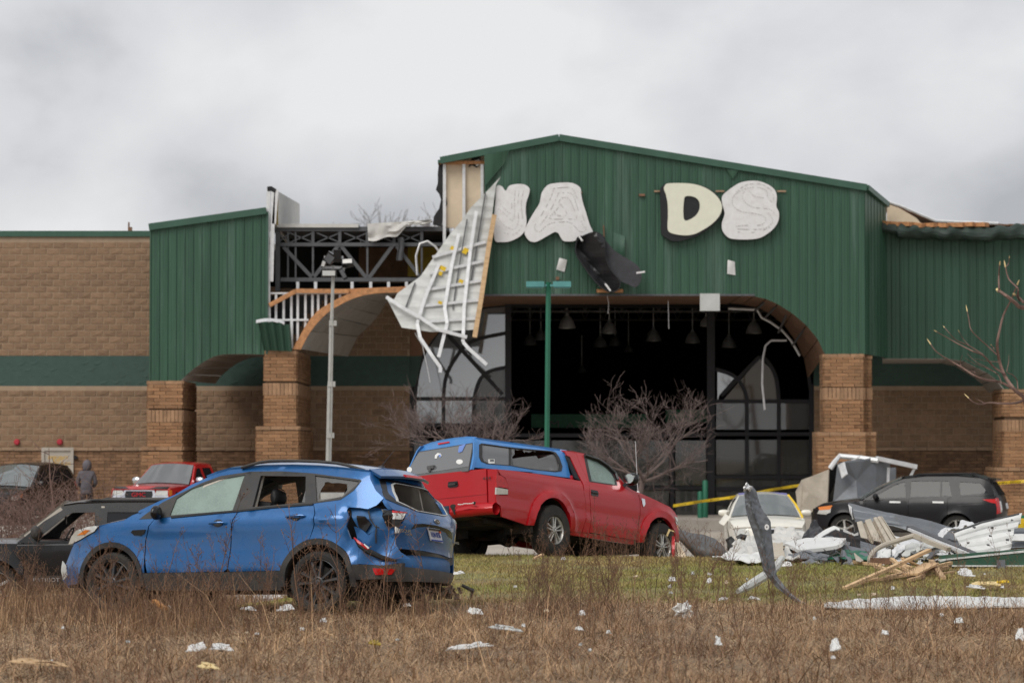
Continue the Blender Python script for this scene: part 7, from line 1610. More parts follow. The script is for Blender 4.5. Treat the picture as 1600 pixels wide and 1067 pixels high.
limb(ct((600, 330), (575, 300), (550, 285)), .025, .02)
limb(ct((540, 805), (470, 770), (400, 760), (330, 735), (260, 690), (190, 650), (120, 605), (82, 555)), .03, .009); limb(ct((500, 725), (440, 690), (380, 625), (320, 600), (240, 560), (170, 520), (115, 490)), .022, .008); limb(ct((380, 620), (300, 570), (230, 540), (190, 500), (162, 467)), .014, .007); limb(ct((455, 620), (400, 570), (350, 525), (310, 480), (298, 420), (288, 372)), .016, .008)
limb(ct((300, 570), (265, 530), (243, 490)), .009, .005); limb(ct((480, 780), (460, 730), (400, 690), (340, 660), (290, 615)), .012, .005, False); limb(ct((450, 720), (390, 690), (330, 670), (280, 640)), .01, .005, False); limb(ct((470, 660), (400, 655), (330, 640)), .009, .004, False)
limb(ct((570, 810), (565, 760), (540, 730), (510, 715), (520, 660), (520, 620)), .014, .005, False); limb([(1672, 600)] + ct((600, 875), (540, 890), (470, 890), (410, 885), (360, 895), (320, 880), (292, 855)), .03, .008); limb(ct((380, 885), (350, 870), (335, 858)), .01, .005, False); limb(ct((440, 590), (430, 575), (422, 565)), .012, .008); limb(ct((335, 720), (320, 712), (300, 710)), .012, .005, False); limb(ct((260, 690), (250, 665), (262, 620)), .007, .004, False)
g.obj('crown', 'bark_red', T, world=True); [q.obj('snapped_tip', 'split_wood', T, world=True) for q in tips]
# brush behind the black SUV
for k, (px, Y, H, lb) in enumerate(((8, 52.5, 1.7, 'tangled bare bush at the left edge, nearest the frame side'), (48, 53.5, 1.75, 'tangled bare bush behind the black boxy SUV windscreen'), (92, 55, 1.6, 'tangled bare bush just left of the hooded person'), (30, 57.5, 1.9, 'tall bare bush with upright twigs before the dark crossover'), (70, 57, 1.9, 'bare bush with one long upright twig before the grey door'), (135, 55.5, 1.3, 'low bare bush behind the black SUV roof, below the hooded person'))):
    tree('bare_bush', lb, (X(px, Y), Y, 0), H * 1.75, 70 + k, 10, .022, .12, m='bark_red', depth=3, wide=.9, spread=.8, up=.02, minr=.0035, kids=(2, 4), group='bare bushes beyond the black SUV', cat='bush')
g = G(); px, Y = 76, 56; g.tube([at(85, 800, Y), at(78, 745, Y), at(76.5, 700, Y)], [.02, .015, .006], 5); g.tube([at(80, 760, Y), at(86, 730, Y), at(81, 714, Y)], [.012, .009, .004], 5); g.tube([at(76.5, 710, Y), at(65, 705, Y), at(46, 683, Y)], [.008, .006, .003], 5)
g.tube([at(85, 800, Y), at(88, 835, Y), (X(88, Y), Y, 0)], .022, 5); g.obj('sapling', 'bark_red', label='single upright bare sapling against the grey service door', cat='sapling')
def litter_heap(): # leaves and twigs raked up below the bushes
    rnd = np.random.default_rng(3); n = 5200; x = rnd.uniform(X(-60, 54), X(170, 54), n); y = rnd.uniform(49.5, 58, n)
    hz = .55 * np.exp(-((x - X(20, 54)) / 1.1) ** 2 - ((y - 53.5) / 2.6) ** 2) * rnd.uniform(0, 1.3, n); V = np.zeros((n, 4, 3)); a = rnd.uniform(0, 6.28, n); L_ = rnd.uniform(.08, .5, n); w = rnd.uniform(.006, .02, n); e = rnd.normal(0, .35, n)
    d = np.stack([np.cos(a) * np.cos(e), np.sin(a) * np.cos(e), np.sin(e)], 1) * L_[:, None]; s = np.stack([-np.sin(a), np.cos(a), rnd.normal(0, .8, n)], 1) * w[:, None]; c = np.stack([x, y, hz + .05], 1)
    V[:, 0] = c - s; V[:, 1] = c + s; V[:, 2] = c + d + s; V[:, 3] = c + d - s
    fast_mesh('brush_litter', V.reshape(-1, 3), np.arange(n * 4).reshape(n, 4), 'weed_stem', kind='stuff')
litter_heap()
# ------------------------------------------------------------------ wreckage
# crushed metal cabinet behind the SUV
yc = 83.0
T = thing('crushed_cabinet', 'big crushed grey and beige metal cabinet behind the cream sedan', 'metal cabinet', (X(1310, yc), yc, 0))
def cab(name, pts, m, th=.05, mh=None):
    g = G(); a = [at(px, py, yc + dy) for px, py, dy in pts]
    n = len(a); nrm = (a[1] - a[0]).cross(a[2] - a[0]).normalized()
    if nrm.y > 0: nrm = -nrm
    b = [p - nrm * th for p in a]; c = sum(a, Vector()) / n + nrm * .06; cb = c - nrm * th
    fs = [(i, (i + 1) % n, 2 * n) for i in range(n)] + [(n + (i + 1) % n, n + i, 2 * n + 1) for i in range(n)] + [(i, n + i, n + (i + 1) % n, (i + 1) % n) for i in range(n)]
    g.add(a + b + [c, cb], fs); return g.obj(name, m, T, world=True)
cab('beige_panel', [(1244, 766, .6), (1252, 750, .4), (1266, 745, .2), (1295, 733.5, 0), (1292.5, 787, 0), (1268, 800, .3), (1247, 796, .5)], 'panel_tan')
cab('beige_side', [(1243, 768, .8), (1253, 749, .4), (1252, 790, .4), (1246, 795, .7)], 'panel_tan')
cab('dark_opening', [(1294, 735, .5), (1314, 722, .7), (1306, 790, .7), (1290, 790, .5)], 'gloss_black')
cab('grey_panel', [(1309, 727, -.1), (1325, 722, -.3), (1350, 720, -.2), (1369, 716, 0), (1368, 778, 0), (1340, 779, -.35), (1302, 786, -.1)], 'panel_grey')
cab('grey_panel', [(1369, 716, 0), (1389, 719.5, .5), (1391, 726, .6), (1389, 775, .6), (1368, 779, 0)], 'panel_grey')
cab('folded_flap', [(1309, 727, -.1), (1317, 722, -.5), (1322, 741, -.6), (1315, 747, -.5)], 'galv')
g = G(); g.tube([at(1297, 732, yc), at(1304, 722, yc), at(1312, 712.5, yc + .2), at(1345, 715.5, yc + .1), at(1372, 719.5, yc - .1)], .075, 7); g.bar(at(1370, 716, yc), at(1431, 729, yc + .6), .14, .12); g.bar(at(1430, 729, yc + .6), at(1416, 757, yc + .6), .07); g.bar(at(1388, 730, yc + .4), at(1387, 758, yc + .4), .08); g.bar(at(1325, 722, yc - .2), at(1344, 713, yc - .2), .1, .03); g.obj('cabinet_frame', 'galv', T, world=True)
cab('cabinet_back', [(1300, 735, 1.6), (1400, 730, 1.6), (1400, 840, 1.6), (1300, 840, 1.6)], 'panel_grey')
g = G()
for i, (a, b) in enumerate(((1288, 790), (1340, 800), (1390, 800))): g.box(at(a + 15, b + 5, yc + .4), (.9, .8, .35), Matrix.Rotation(.3 * i, 3, 'Y'), jit=.08)
g.obj('crumpled_base', 'panel_tan', T, world=True)

# the pile at the lawn edge
def on_ground(px, py):      # where the line of sight meets the ground
    d = ray(px, py); Y = 22.
    while Y < 60:
        p = Vector((0, 0, CAMH)) + d * (Y / d.y)
        if p.z <= zt(p.x, p.y): return Y
        Y += .1
    return Y
DY = -4.2
def sheet_px(name, grid, m, label, cat, corr=None, th=.012, m2=None, nu=26, nv=14, wob=.009, group=None, par=None):
    """A bent or corrugated sheet from a coarse net of (px, py, depth) rows; corr = (count, height, along u or v)."""
    P = [[at(q[0], q[1], q[2] + DY) for q in row] for row in grid]; ni, nj = len(P) - 1, len(P[0]) - 1
    def fn(u, v):
        a, b = u * ni, v * nj; i, j = min(int(a), ni - 1), min(int(b), nj - 1); s, t = a - i, b - j
        p = P[i][j] * (1 - s) * (1 - t) + P[i + 1][j] * s * (1 - t) + P[i][j + 1] * (1 - s) * t + P[i + 1][j + 1] * s * t
        n = (P[min(i + 1, ni)][j] - P[i][j]).cross(P[i][j + 1] - P[i][j]).normalized()
        k = wob * noise.noise(p * 4) + wob * .6 * noise.noise(p * 11)
        if corr:
            w = (u if corr[2] == 'u' else v) * corr[0]; fr_ = w - math.floor(w); k += corr[1] * (0 if fr_ < .55 else math.sin((fr_ - .55) / .45 * math.pi) ** .7)
        return p + n * k
    g = G(); g.sheet(fn, nu, nv, th, mi2=1 if m2 else None, sm=corr is None); return g.obj(name, [m, m2] if m2 else m, par, world=True, label=label, cat=cat, group=group)
def bar_px(name, pts, w, m, label, cat, h=None, group=None, tube=False):
    q = [at(p[0], p[1], p[2] + DY) for p in pts]; g = G()
    if tube: g.tube([Vector(p) for p in spline([tuple(p) for p in q], 4, False)], w / 2, 8)
    else:
        for a, b in zip(q, q[1:]): g.bar(a, b, w, h)
    return g.obj(name, m, label=label, cat=cat, group=group)
FL = sheet_px('grey_flashing', [[(1326, 790, 51.5), (1337, 815, 51)], [(1359, 798, 51.3), (1362, 818, 51)], [(1398, 806, 51), (1396, 822, 50.8)], [(1450, 817, 51), (1450, 838, 50.6)], [(1500, 832, 51), (1498, 850, 50.6)]], 'panel_grey', 'long bent dark grey trim beam lying across the pile below the black SUV', 'metal sheet', th=.05, corr=(2, .03, 'v'))
sheet_px('torn_end', [[(1326, 788, 51.4), (1331, 802, 51.3), (1334, 812, 51.2)], [(1333, 793, 51.3), (1334, 803, 51.2), (1336, 810, 51.2)]], 'galv', None, None, nu=6, nv=8, wob=.05, par=FL)
sheet_px('tan_corrugated_sheet', [[(1339, 817, 49.8), (1345, 840, 49.4)], [(1366, 809, 49.8), (1388, 850, 49.2)], [(1378, 806, 49.8), (1411, 857, 49.2)]], 'panel_tan', 'tan corrugated metal sheet leaning in the middle of the pile', 'metal sheet', corr=(4, .07, 'u'), nu=40)
WS = sheet_px('white_corrugated_sheet', [[(1488, 832, 49.4), (1512, 866, 48.6)], [(1535, 815, 49.4), (1545, 866, 48.6)], [(1597, 802, 49.4), (1579, 858, 48.6)]], 'panel_white', 'large white corrugated metal sheet tilted up on the right of the pile', 'metal sheet', corr=(4.2, .075, 'v'), nv=44)
for a, b in ((1581, 812.5), (1577, 828), (1574, 843.5), (1550, 824), (1547.5, 837), (1513, 848), (1522, 824), (1544, 851), (1486, 868)): G().box(at(a, b, 48.55 + DY), (.035, .04, .025), jit=.008).obj('sheet_clip', 'steel_primer', WS, world=True)
sheet_px('rolled_rim', [[(1489, 830, 49.2), (1489, 833, 49.2)], [(1535, 814, 49.2), (1535, 817, 49.2)], [(1592, 801.5, 49.2), (1592, 804, 49.2)]], 'steel_primer', None, None, th=.03, par=WS)
bar_px('dark_channel', [(1421, 824, 49.2), (1470, 844, 48.6), (1522, 866, 48)], .12, 'steel_primer', 'dark steel channel slanting down in front of the white corrugated sheet', 'steel bar', .06)
bar_px('dark_channel', [(1420, 826.5, 49.1), (1470, 847.5, 48.5), (1518, 867.5, 47.9)], .05, 'galv', 'thin pale rail under the slanting dark channel', 'steel bar', .04)
bar_px('bent_frame', [(1358.7, 878, 47.4), (1360, 870, 47.4), (1366, 860.5, 47.6), (1377, 853.5, 47.8), (1393, 847.5, 48), (1411, 841.6, 48), (1429, 836.4, 48)], .075, 'panel_tan', 'curved tan metal tube rising over the lumber', 'metal tube', tube=True)
bar_px('bent_frame', [(1429, 836, 48), (1450, 845.5, 47.9), (1483, 858, 47.6)], .09, 'panel_tan', 'tan metal tube running down to the right from the bent one', 'metal tube', .06)
g = G(); g.bar(at(1468, 879.5, 42.6), at(1640, 866.5, 42.6), .1, .22); g.bar(at(1467, 875.6, 42.55), at(1640, 857, 42.55), .16, .035); g.bar(at(1487, 883.5, 42.5), at(1640, 884, 42.4), .12, .02); g.sheet(lambda u, v: at(1466 + 170 * u, 876 - 17 * u + (7 + 18 * u) * v, 42.5), 12, 3, .03)
g.m = [0] * 6 + [1] * 6 + [1] * 6 + [0] * (len(g.f) - 18); g.obj('green_beam', ['panel_green', 'panel_white'], label='long dark green metal beam with a white top edge, right side', cat='metal beam')
bar_px('beam_foot', [(1564, 880, 46.6), (1564, 894, 46.4)], .12, 'steel_primer', 'short dark stump under the green beam', 'metal stump')
sheet_px('white_gutter', [[(1226, 853, 48.8), (1236, 858, 48.3)], [(1260, 845, 48.9), (1250, 865, 48)], [(1300, 844, 48.9), (1306, 858, 48)], [(1322, 846, 48.8), (1316, 854, 48)]], 'panel_white', 'long white metal gutter section lying in front of the cream sedan', 'metal gutter', th=.05, wob=.006)
sheet_px('white_strip', [[(1268, 843, 49.2), (1274, 846, 49)], [(1285, 831, 49.6), (1289, 836, 49.4)], [(1303, 822, 49.8), (1306, 827, 49.6)], [(1312, 826, 49.6), (1312, 830, 49.5)]], 'panel_white', 'bent white strip arched over dark sheets left of the pile', 'metal strip')
sheet_px('white_strip', [[(1318, 826, 49.8), (1318, 830, 49.8)], [(1335, 834, 49.7), (1335, 837, 49.7)], [(1341, 831, 49.7), (1341, 836, 49.7)]], 'panel_white', 'short white strip beside the SUV front wheel', 'metal strip')
sheet_px('dark_sheet', [[(1238, 846, 50.2), (1250, 849, 49.6)], [(1262, 828, 50.4), (1285, 845, 49.6)], [(1277, 818, 50.6), (1290, 838, 49.8)]], 'black_sign', 'black crumpled sheet rising beside the cream sedan bumper', 'plastic sheet', wob=.08)
sheet_px('dark_sheet', [[(1275, 848, 49.9), (1275, 868, 49.2)], [(1300, 830, 50.2), (1300, 868, 49.2)], [(1345, 832, 50.2), (1345, 868, 49.2)], [(1385, 858, 49.9), (1385, 870, 49.2)]], 'tar_paper', 'dark tar sheet in the shade under the white strips', 'plastic sheet', wob=.07)
sheet_px('dark_corrugated_sheet', [[(1344, 846, 49.3), (1346, 858, 49)], [(1370, 853, 49.2), (1372, 864, 48.8)], [(1392, 862, 49.1), (1390, 872, 48.8)]], 'panel_grey', 'small dark grey corrugated sheet below the tan one', 'metal sheet', corr=(3, .05, 'v'), nv=24)
sheet_px('grey_rail', [[(1313, 852, 48.8), (1312, 859, 48.6)], [(1340, 858, 48.6), (1339, 866, 48.4)], [(1362, 866, 48.4), (1360, 874, 48.2)]], 'panel_grey', 'grey metal rail lying between white gutter and bent tube', 'metal rail', th=.03)
sheet_px('green_sheet', [[(1290, 865, 48.4), (1292, 873, 48)], [(1326, 858, 48.5), (1330, 872, 48)], [(1358, 866, 48.4), (1362, 876, 48)]], 'post_green', 'green metal sheet half buried under the white gutter', 'metal sheet', wob=.05)
sheet_px('crumpled_foil', [[(1146, 872, 48.6), (1150, 877, 47.6)], [(1150, 851, 49.2), (1165, 874, 47.6)], [(1168, 843, 49.6), (1190, 872, 47.8)], [(1183, 840, 49.8), (1200, 874, 47.8)]], 'membrane', 'crumpled white sheet heap left of the standing grey panel', 'crumpled sheet', wob=.12, nu=40, nv=26)
sheet_px('crumpled_foil', [[(1204, 850, 49.6), (1206, 864, 48.6)], [(1215, 828, 50.4), (1222, 852, 48.8)], [(1240, 826, 50.4), (1245, 850, 48.8)], [(1254, 838, 50), (1250, 850, 49)]], 'membrane', 'crumpled white plastic bundle below the cream sedan headlamp', 'crumpled sheet', wob=.11, nu=40, nv=26)
sheet_px('white_flat_sheet', [[(1112, 869, 47.8), (1113, 873, 47.4)], [(1140, 865, 47.9), (1145, 876, 47.2)], [(1200, 868, 47.6), (1198, 880, 47)]], 'panel_white', 'flat bent white sheet lying between dark bumper and standing panel', 'metal sheet', wob=.07)
sheet_px('tan_plate', [[(1207, 848, 48.2), (1208, 873, 47.6)], [(1224, 848, 48), (1226, 872, 47.6)]], 'panel_tan', 'small tan metal plate propped behind the standing grey panel', 'metal plate', wob=.04)
sheet_px('white_triangle', [[(1225, 858, 48.2), (1225, 876, 47.4)], [(1240, 868, 48), (1240, 878, 47.3)], [(1250, 866, 47.9), (1250, 872, 47.4)]], 'membrane', 'white folded sheet corner below the white gutter', 'folded sheet', wob=.07)
def crumple(name, px, py, Y, w, h, m, lab, cat, seed, n=10):
    g = G(); c = at(px, py, Y); k = Y / FOC; rr = random.Random(seed); o = Vector((rr.random() * 50, rr.random() * 50, 0))
    def fn(u, v):
        a, b = 6.28318 * u, 3.14159 * v; d = Vector((math.sin(b) * math.cos(a), math.sin(b) * math.sin(a), math.cos(b)))
        r_ = .75 + .9 * noise.noise(d * 1.7 + o) + .45 * noise.noise(d * 4.5 + o); return c + Vector((d.x * w * k / 2 * r_, d.y * w * k / 3 * r_, d.z * h * k / 2 * r_))
    g.grid(fn, n + 4, n, flip=True, sm=False); return g.obj(name, m, label=lab, cat=cat)
g = G(); rr = random.Random(9)
for k in range(26):
    p = at(1268 + rr.uniform(0, 62), 866 + rr.uniform(-2, 8) , 43.3 + rr.uniform(-.3, .3)); g.bar(p, p + Vector((rr.uniform(-.12, .12), rr.uniform(-.1, .1), rr.uniform(-.02, .09))), rr.uniform(.01, .05), .006)
g.obj('grey_scrap', 'panel_grey', label='tangle of torn grey metal strips at the lawn edge', cat='metal scrap', kind='stuff')
sheet_px('grey_fold', [[(1310, 880, 47.2), (1300, 868, 47.5)], [(1314, 862, 47.6), (1320, 870, 47.3)], [(1331, 878, 47.2), (1326, 882, 47)]], 'panel_grey', 'folded grey metal corner standing at the lawn edge', 'metal scrap', wob=.05)
sheet_px('cream_wedge', [[(1334, 864, 47.8), (1338, 877, 47.3)], [(1349, 876, 47.5), (1345, 878, 47.2)]], 'panel_tan', 'narrow cream wedge between grey fold and bent tube', 'metal scrap')
for k, (a, b, c, d, m, lab) in enumerate(((1366, 874, 1390, 858, 'panel_white', 'white torn sheet standing under the bent tan tube'), (1392, 870, 1412, 852, 'galv', 'shiny crumpled scrap right of the white torn sheet'), (1408, 866, 1440, 850, 'panel_pale', 'pale pipe-like scrap under the slanting dark channel'), (1440, 866, 1480, 852, 'panel_white', 'white flat scrap left of the green beam end'), (1395, 876, 1440, 862, 'galv', 'grey flat scrap behind the crossed planks'), (1430, 858, 1470, 846, 'panel_pale', 'pale scrap plate beneath the thin pale rail'))):
    sheet_px('torn_scrap', [[(a, b, 48.2 - k * .05), (a + 3, b + 5, 47.8)], [((a + c) / 2, d - 2, 48.6), ((a + c) / 2 + 4, d + 12, 48)], [(c, d, 48.6), (c + 2, d + 9, 48.1)]], m, lab, 'metal scrap', wob=.07)
sheet_px('curved_scrap', [[(1449, 872, 47.3), (1453, 874, 47.2)], [(1455, 863, 47.4), (1462, 865, 47.3)], [(1466, 861, 47.5), (1467, 863, 47.5)]], 'steel_primer', 'small dark curved blade above the plank ends', 'metal scrap')
sheet_px('grey_tube', [[(1466, 836, 50), (1470, 842, 49.6)], [(1494, 820, 50.2), (1498, 828, 49.8)], [(1500, 812, 50.4), (1510, 820, 50)], [(1520, 816, 50.4), (1522, 822, 50.1)]], 'galv', 'bent pale duct poking up behind the white corrugated sheet', 'duct', wob=.08)
sheet_px('grey_edge_sheet', [[(1585, 826, 49), (1580, 856, 48.6)], [(1650, 822, 49), (1650, 852, 48.6)]], 'panel_grey', 'grey ribbed sheet at the right edge behind the green beam', 'metal sheet', corr=(3, .05, 'v'), nv=30)
sheet_px('white_edge_sheet', [[(1585, 835, 48.7), (1580, 845, 48.6)], [(1650, 834, 48.7), (1650, 846, 48.6)]], 'panel_white', 'white strip laid over the grey ribbed sheet at the right edge', 'metal strip')
g = G(); g.box(at(1604, 817, 47), (.42, .3, .14)); g.bar(at(1599, 818, 46.8), at(1604, 816, 46.8), .03); g.obj('yellow_box', 'yellow', label='yellow metal piece behind the pile at the right edge', cat='metal piece')
g = G(); g.box(at(1604, 810, 47.3), (.4, .3, .1)); g.obj('green_box', 'post_green', label='green metal piece above the yellow one at the right edge', cat='metal piece')
# small broken stuff between the big pieces
g = G(); rr = random.Random(31)
for k in range(560):
    px = rr.triangular(1170, 1620, 1400); py = rr.uniform(846, 884); Y = on_ground(px, max(py, 868)) + rr.uniform(-.2, .5); c = at(px, py, Y); m_ = rr.choice([0, 0, 1, 1, 2, 3, 4, 4, 5]); L_ = rr.uniform(.05, .38)
    M_ = Matrix.Rotation(rr.uniform(0, 6.28), 3, 'Z') @ Matrix.Rotation(rr.uniform(-.7, .7), 3, 'Y') @ Matrix.Rotation(rr.uniform(0, 3), 3, 'X')
    g.box(c, (L_, rr.uniform(.02, .16), rr.uniform(.004, .02)), M_, m_, jit=.02)
g.obj('rubble', ['panel_grey', 'panel_white', 'galv', 'lumber', 'tar_paper', 'panel_tan'], origin=(0, 0, 0), kind='stuff')
# lumber
pk = lambda px, py, up: (px, py, on_ground(px, py + up * 110) - .05)    # up: metres above the grass
planks = [((1319, 919), .03, (1452, 859), .32, .085, 'longest splintered stud sticking up over the lumber heap'), ((1387, 901), .05, (1486, 879), .12, .075, 'second long stud crossing the heap towards the green beam'), ((1331, 877), .03, (1376, 882), .05, .05, 'thin stud end poking out left of the heap'), ((1393, 873), .15, (1420, 893), .04, .07, 'short stud slanting down in the middle of the heap'),
          ((1364, 906), .03, (1402, 900), .05, .06, 'stud lying low at the front of the heap'), ((1420, 906), .03, (1443, 899), .05, .06, 'splintered stub at the front right of the heap'), ((1440, 894), .04, (1480, 886), .05, .08, 'stud lying along the right of the heap'), ((1368, 884), .06, (1400, 893), .03, .08, 'stud under the longest one on the left of the heap'),
          ((1395, 890), .05, (1432, 901), .03, .09, 'stud sloping forward out of the heap'), ((1455, 876), .14, (1474, 903), .03, .10, 'wide broken board pointing down right of the heap')]
DY = 0.
for a, u0, c, u1, w, lb in planks: bar_px('plank', [pk(*a, u0), pk((a[0] * .45 + c[0] * .55), (a[1] * .45 + c[1] * .55) + .8, u0 * .45 + u1 * .55), pk(*c, u1)], w * .72, 'lumber', lb, 'plank', .04, group='broken lumber on the lawn edge')
for a, u0, c, u1, w, lb in (((1422, 897), .08, (1456, 880), .16, .2, 'wide pale splintered board flat on top of the heap'), ((1397, 901), .04, (1436, 896), .08, .1, 'short pale board under the crossing studs'), ((1403, 879), .06, (1420, 886), .08, .09, 'small pale wood chip behind the longest stud'), ((1345, 911), .02, (1372, 903), .03, .035, 'thin splinter at the front left foot of the heap'), ((1410, 872), .25, (1445, 888), .08, .05, 'thin lath leaning from the pile onto the heap'), ((1450, 899), .02, (1490, 893), .03, .04, 'thin lath lying at the right front of the heap')):
    bar_px('board', [pk(*a, u0), pk(*c, u1)], w, 'lumber', lb, 'board', .025, group='broken lumber on the lawn edge')
DY = -4.2
for k, (gr, m_, lb) in enumerate((([[(1228, 866, 48), (1230, 875, 47.6)], [(1262, 863, 48), (1268, 874, 47.5)], [(1296, 868, 47.8), (1292, 876, 47.4)]], 'panel_grey', 'flat grey metal sheet lying under the white gutter'), ([[(1345, 858, 49), (1348, 868, 48.4)], [(1384, 864, 48.9), (1384, 874, 48.2)], [(1425, 868, 48.6), (1420, 878, 47.9)]], 'panel_grey', 'long flat grey metal sheet behind the lumber heap'), ([[(1392, 838, 50.4), (1390, 850, 50)], [(1440, 846, 50.2), (1436, 860, 49.6)], [(1490, 864, 49.6), (1486, 872, 49.2)]], 'galv', 'long shiny metal sheet under the slanting dark channel'), ([[(1500, 846, 49.8), (1498, 858, 49.4)], [(1470, 838, 50.2), (1466, 850, 49.8)], [(1440, 832, 50.6), (1436, 842, 50.2)]], 'panel_grey', 'grey bent sheet left of the white corrugated sheet'), ([[(1256, 840, 50), (1258, 848, 49.6)], [(1300, 838, 50), (1300, 850, 49.5)], [(1330, 848, 49.6), (1326, 856, 49.2)]], 'panel_grey', 'grey sheet behind the white gutter'), ([[(1160, 868, 48), (1164, 876, 47.4)], [(1190, 860, 48.4), (1196, 872, 47.8)], [(1222, 866, 48), (1220, 876, 47.4)]], 'panel_tan', 'tan bent sheet under the white crumpled heap'))):
    sheet_px('flat_sheet', gr, m_, lb, 'metal sheet', wob=.035, th=.015)
DY = 0.
bar_px('wood_block', [(1360, 876, 43.0), (1393, 876, 42.9)], .05, 'rust', 'dark weathered wood block at the foot of the bent tube', 'wood block', .09)
DY = 0.
# beside the pickup's nose
yB = 49.0
g = G(); bo = [(1052, 822), (1060, 824), (1066, 830), (1080, 834), (1098, 836), (1115, 842), (1128, 853), (1140, 873)]
def bump(u, v):
    t = u * (len(bo) - 1); i = min(int(t), len(bo) - 2); k = t - i; px = bo[i][0] + (bo[i + 1][0] - bo[i][0]) * k; py = bo[i][1] + (bo[i + 1][1] - bo[i][1]) * k
    low = np.interp(px, [1052, 1066, 1090, 1112, 1140], [834, 846, 872, 876, 878]); p = at(px, py + (low - py) * v, yB - .35 * math.sin(v * 2.2) + .25 * (1 - u)); return p
g.sheet(bump, 40, 12, .02); g.grid(lambda u, v: at(1113 + 14 * math.cos(6.28318 * u) * v, 865 + 11 * math.sin(6.28318 * u) * v, yB - .42 + .05 * v), 16, 2); g.obj('bumper_cover', 'grey_plastic', label='dark grey bumper cover torn off in front of the red pickup', cat='bumper')
sheet_px('pink_board', [[(1051, 847, 47.6), (1050, 876, 47.2)], [(1057, 848, 47.5), (1060, 876, 47.2)], [(1060, 850, 47.5), (1075, 877, 47.2)]], 'tan_board', 'pale pinkish triangular board standing by the pickup front wheel', 'board', th=.03)
sheet_px('red_strip', [[(1050, 836, 47.4), (1050, 876, 47.2)], [(1055, 837, 47.4), (1054, 876, 47.2)]], 'red_paint', 'crumpled red and grey strip beside the pickup front wheel', 'metal strip', wob=.05)
sheet_px('cream_shard', [[(1041, 836, 47.2), (1043, 838, 47.2)], [(1045, 826, 47.2), (1047, 829, 47.2)], [(1053, 829, 47.2), (1054, 831, 47.2)]], 'split_wood', 'small cream shard above the pickup front wheel', 'shard', nu=8, nv=4)
g = G(); g.tube([at(1138, 840, 50), at(1142, 846, 50), at(1149, 862, 49.8)], [.06, .075, .065], 10); g.tube([at(1152, 842, 50.3), at(1158, 838, 50.3), at(1166, 840, 50.3)], .05, 8); g.obj('black_boot', 'black_rubber_hose', label='black rubber hose piece standing before the cream sedan', cat='hose')
# the grey panel standing in the dead grass
yS = 35.6; c5_ = crop(1120, 740, 4.85)
T = thing('standing_panel', 'bent grey metal strip standing upright in the dead grass', 'metal panel', (X(1228, yS), yS, zt(3.2, yS)))
L0 = [(205, 110), (212, 200), (218, 262), (238, 345), (275, 450), (305, 550), (333, 650), (352, 735), (395, 795), (450, 860), (520, 915), (590, 962), (655, 1010)]
R0 = [(268, 90), (300, 130), (318, 200), (345, 270), (408, 360), (416, 470), (428, 570), (442, 690), (456, 775), (500, 832), (565, 905), (640, 962), (690, 985)]
def stand(u, v):
    t = u * (len(L0) - 1); i = min(int(t), len(L0) - 2); k = t - i; lf = np.array(L0[i]) * (1 - k) + np.array(L0[i + 1]) * k; rt = np.array(R0[i]) * (1 - k) + np.array(R0[i + 1]) * k
    q = lf * (1 - v) + rt * v; px, py = 1120 + q[0] / 4.85, 740 + q[1] / 4.85
    dp = .10 * (abs(v - .42) - .3) - .05 * math.exp(-((v - .42) / .05) ** 2) * (1 + .7 * math.sin(u * 60) ** 3 * (u < .7)); n_ = .012 * noise.noise(Vector((u * 30, v * 6, 0)))
    return at(px, py, yS - max(0, u - .72) * 1.6 + dp + n_)
g = G(); g.sheet(stand, 110, 22, .012, sm=False); g.obj('sheet', 'panel_grey', T, world=True)
g = G(); g.sheet(lambda u, v: at(1120 + (205 + 62 * u) / 4.85, 740 + (np.interp(u, [0, .3, .6, 1], [108, 60, 88, 95]) * (1 - v) + (125 + 8 * math.sin(u * 12)) * v) / 4.85, yS - .06 - .05 * math.sin(u * 9 + v * 4)), 12, 4, .01, sm=False); g.obj('torn_tip', 'galv', T, world=True)
g = G(); cc = at(1120 + 379 / 4.85, 740 + 403 / 4.85, yS - .08); g.panel(lambda a, b, d: cc + Vector((a, d, b)), arc_pts(0, 0, .027, 0, 360, 18, .035)[:-1], [arc_pts(0, 0, .009, 0, 360, 10, .012)[:-1]], .05, .012); g.obj('round_tag', 'sticker_white', T, world=True)
g = G(); q = [at(px, py, Y) for px, py, Y in ((1153, 924, 36.2), (1168, 916, 36.4), (1186, 905, 36.6), (1200, 896, 36.8), (1212, 886, 37), (1222, 872, 37.3))]; g.tube(q, [.03, .055, .06, .06, .055, .04], 8); g.obj('peeled_branch', 'panel_pale', label='peeled pale branch leaning behind the standing grey strip', cat='branch')
# white sheet lying along the edge of the lawn
def lyi(u, v):
    px = 1288 + 380 * u; py0 = np.interp(u, [0, .12, .35, .55, .8, 1], [944, 938, 932.5, 933, 934.5, 936]); py1 = np.interp(u, [0, .12, .35, .55, .8, 1], [949, 951, 954, 950, 948.5, 949]); p = at(px, py0 + (py1 - py0) * v, 35.0 - 1.1 * v + .3 * u)
    p.z += .02 * noise.noise(Vector((u * 25, v * 3, 0))); return p
g = G(); g.sheet(lyi, 70, 6, .015); g.obj('white_strip', 'panel_white', label='long white metal sheet lying flat at the edge of the lawn, right', cat='metal sheet')
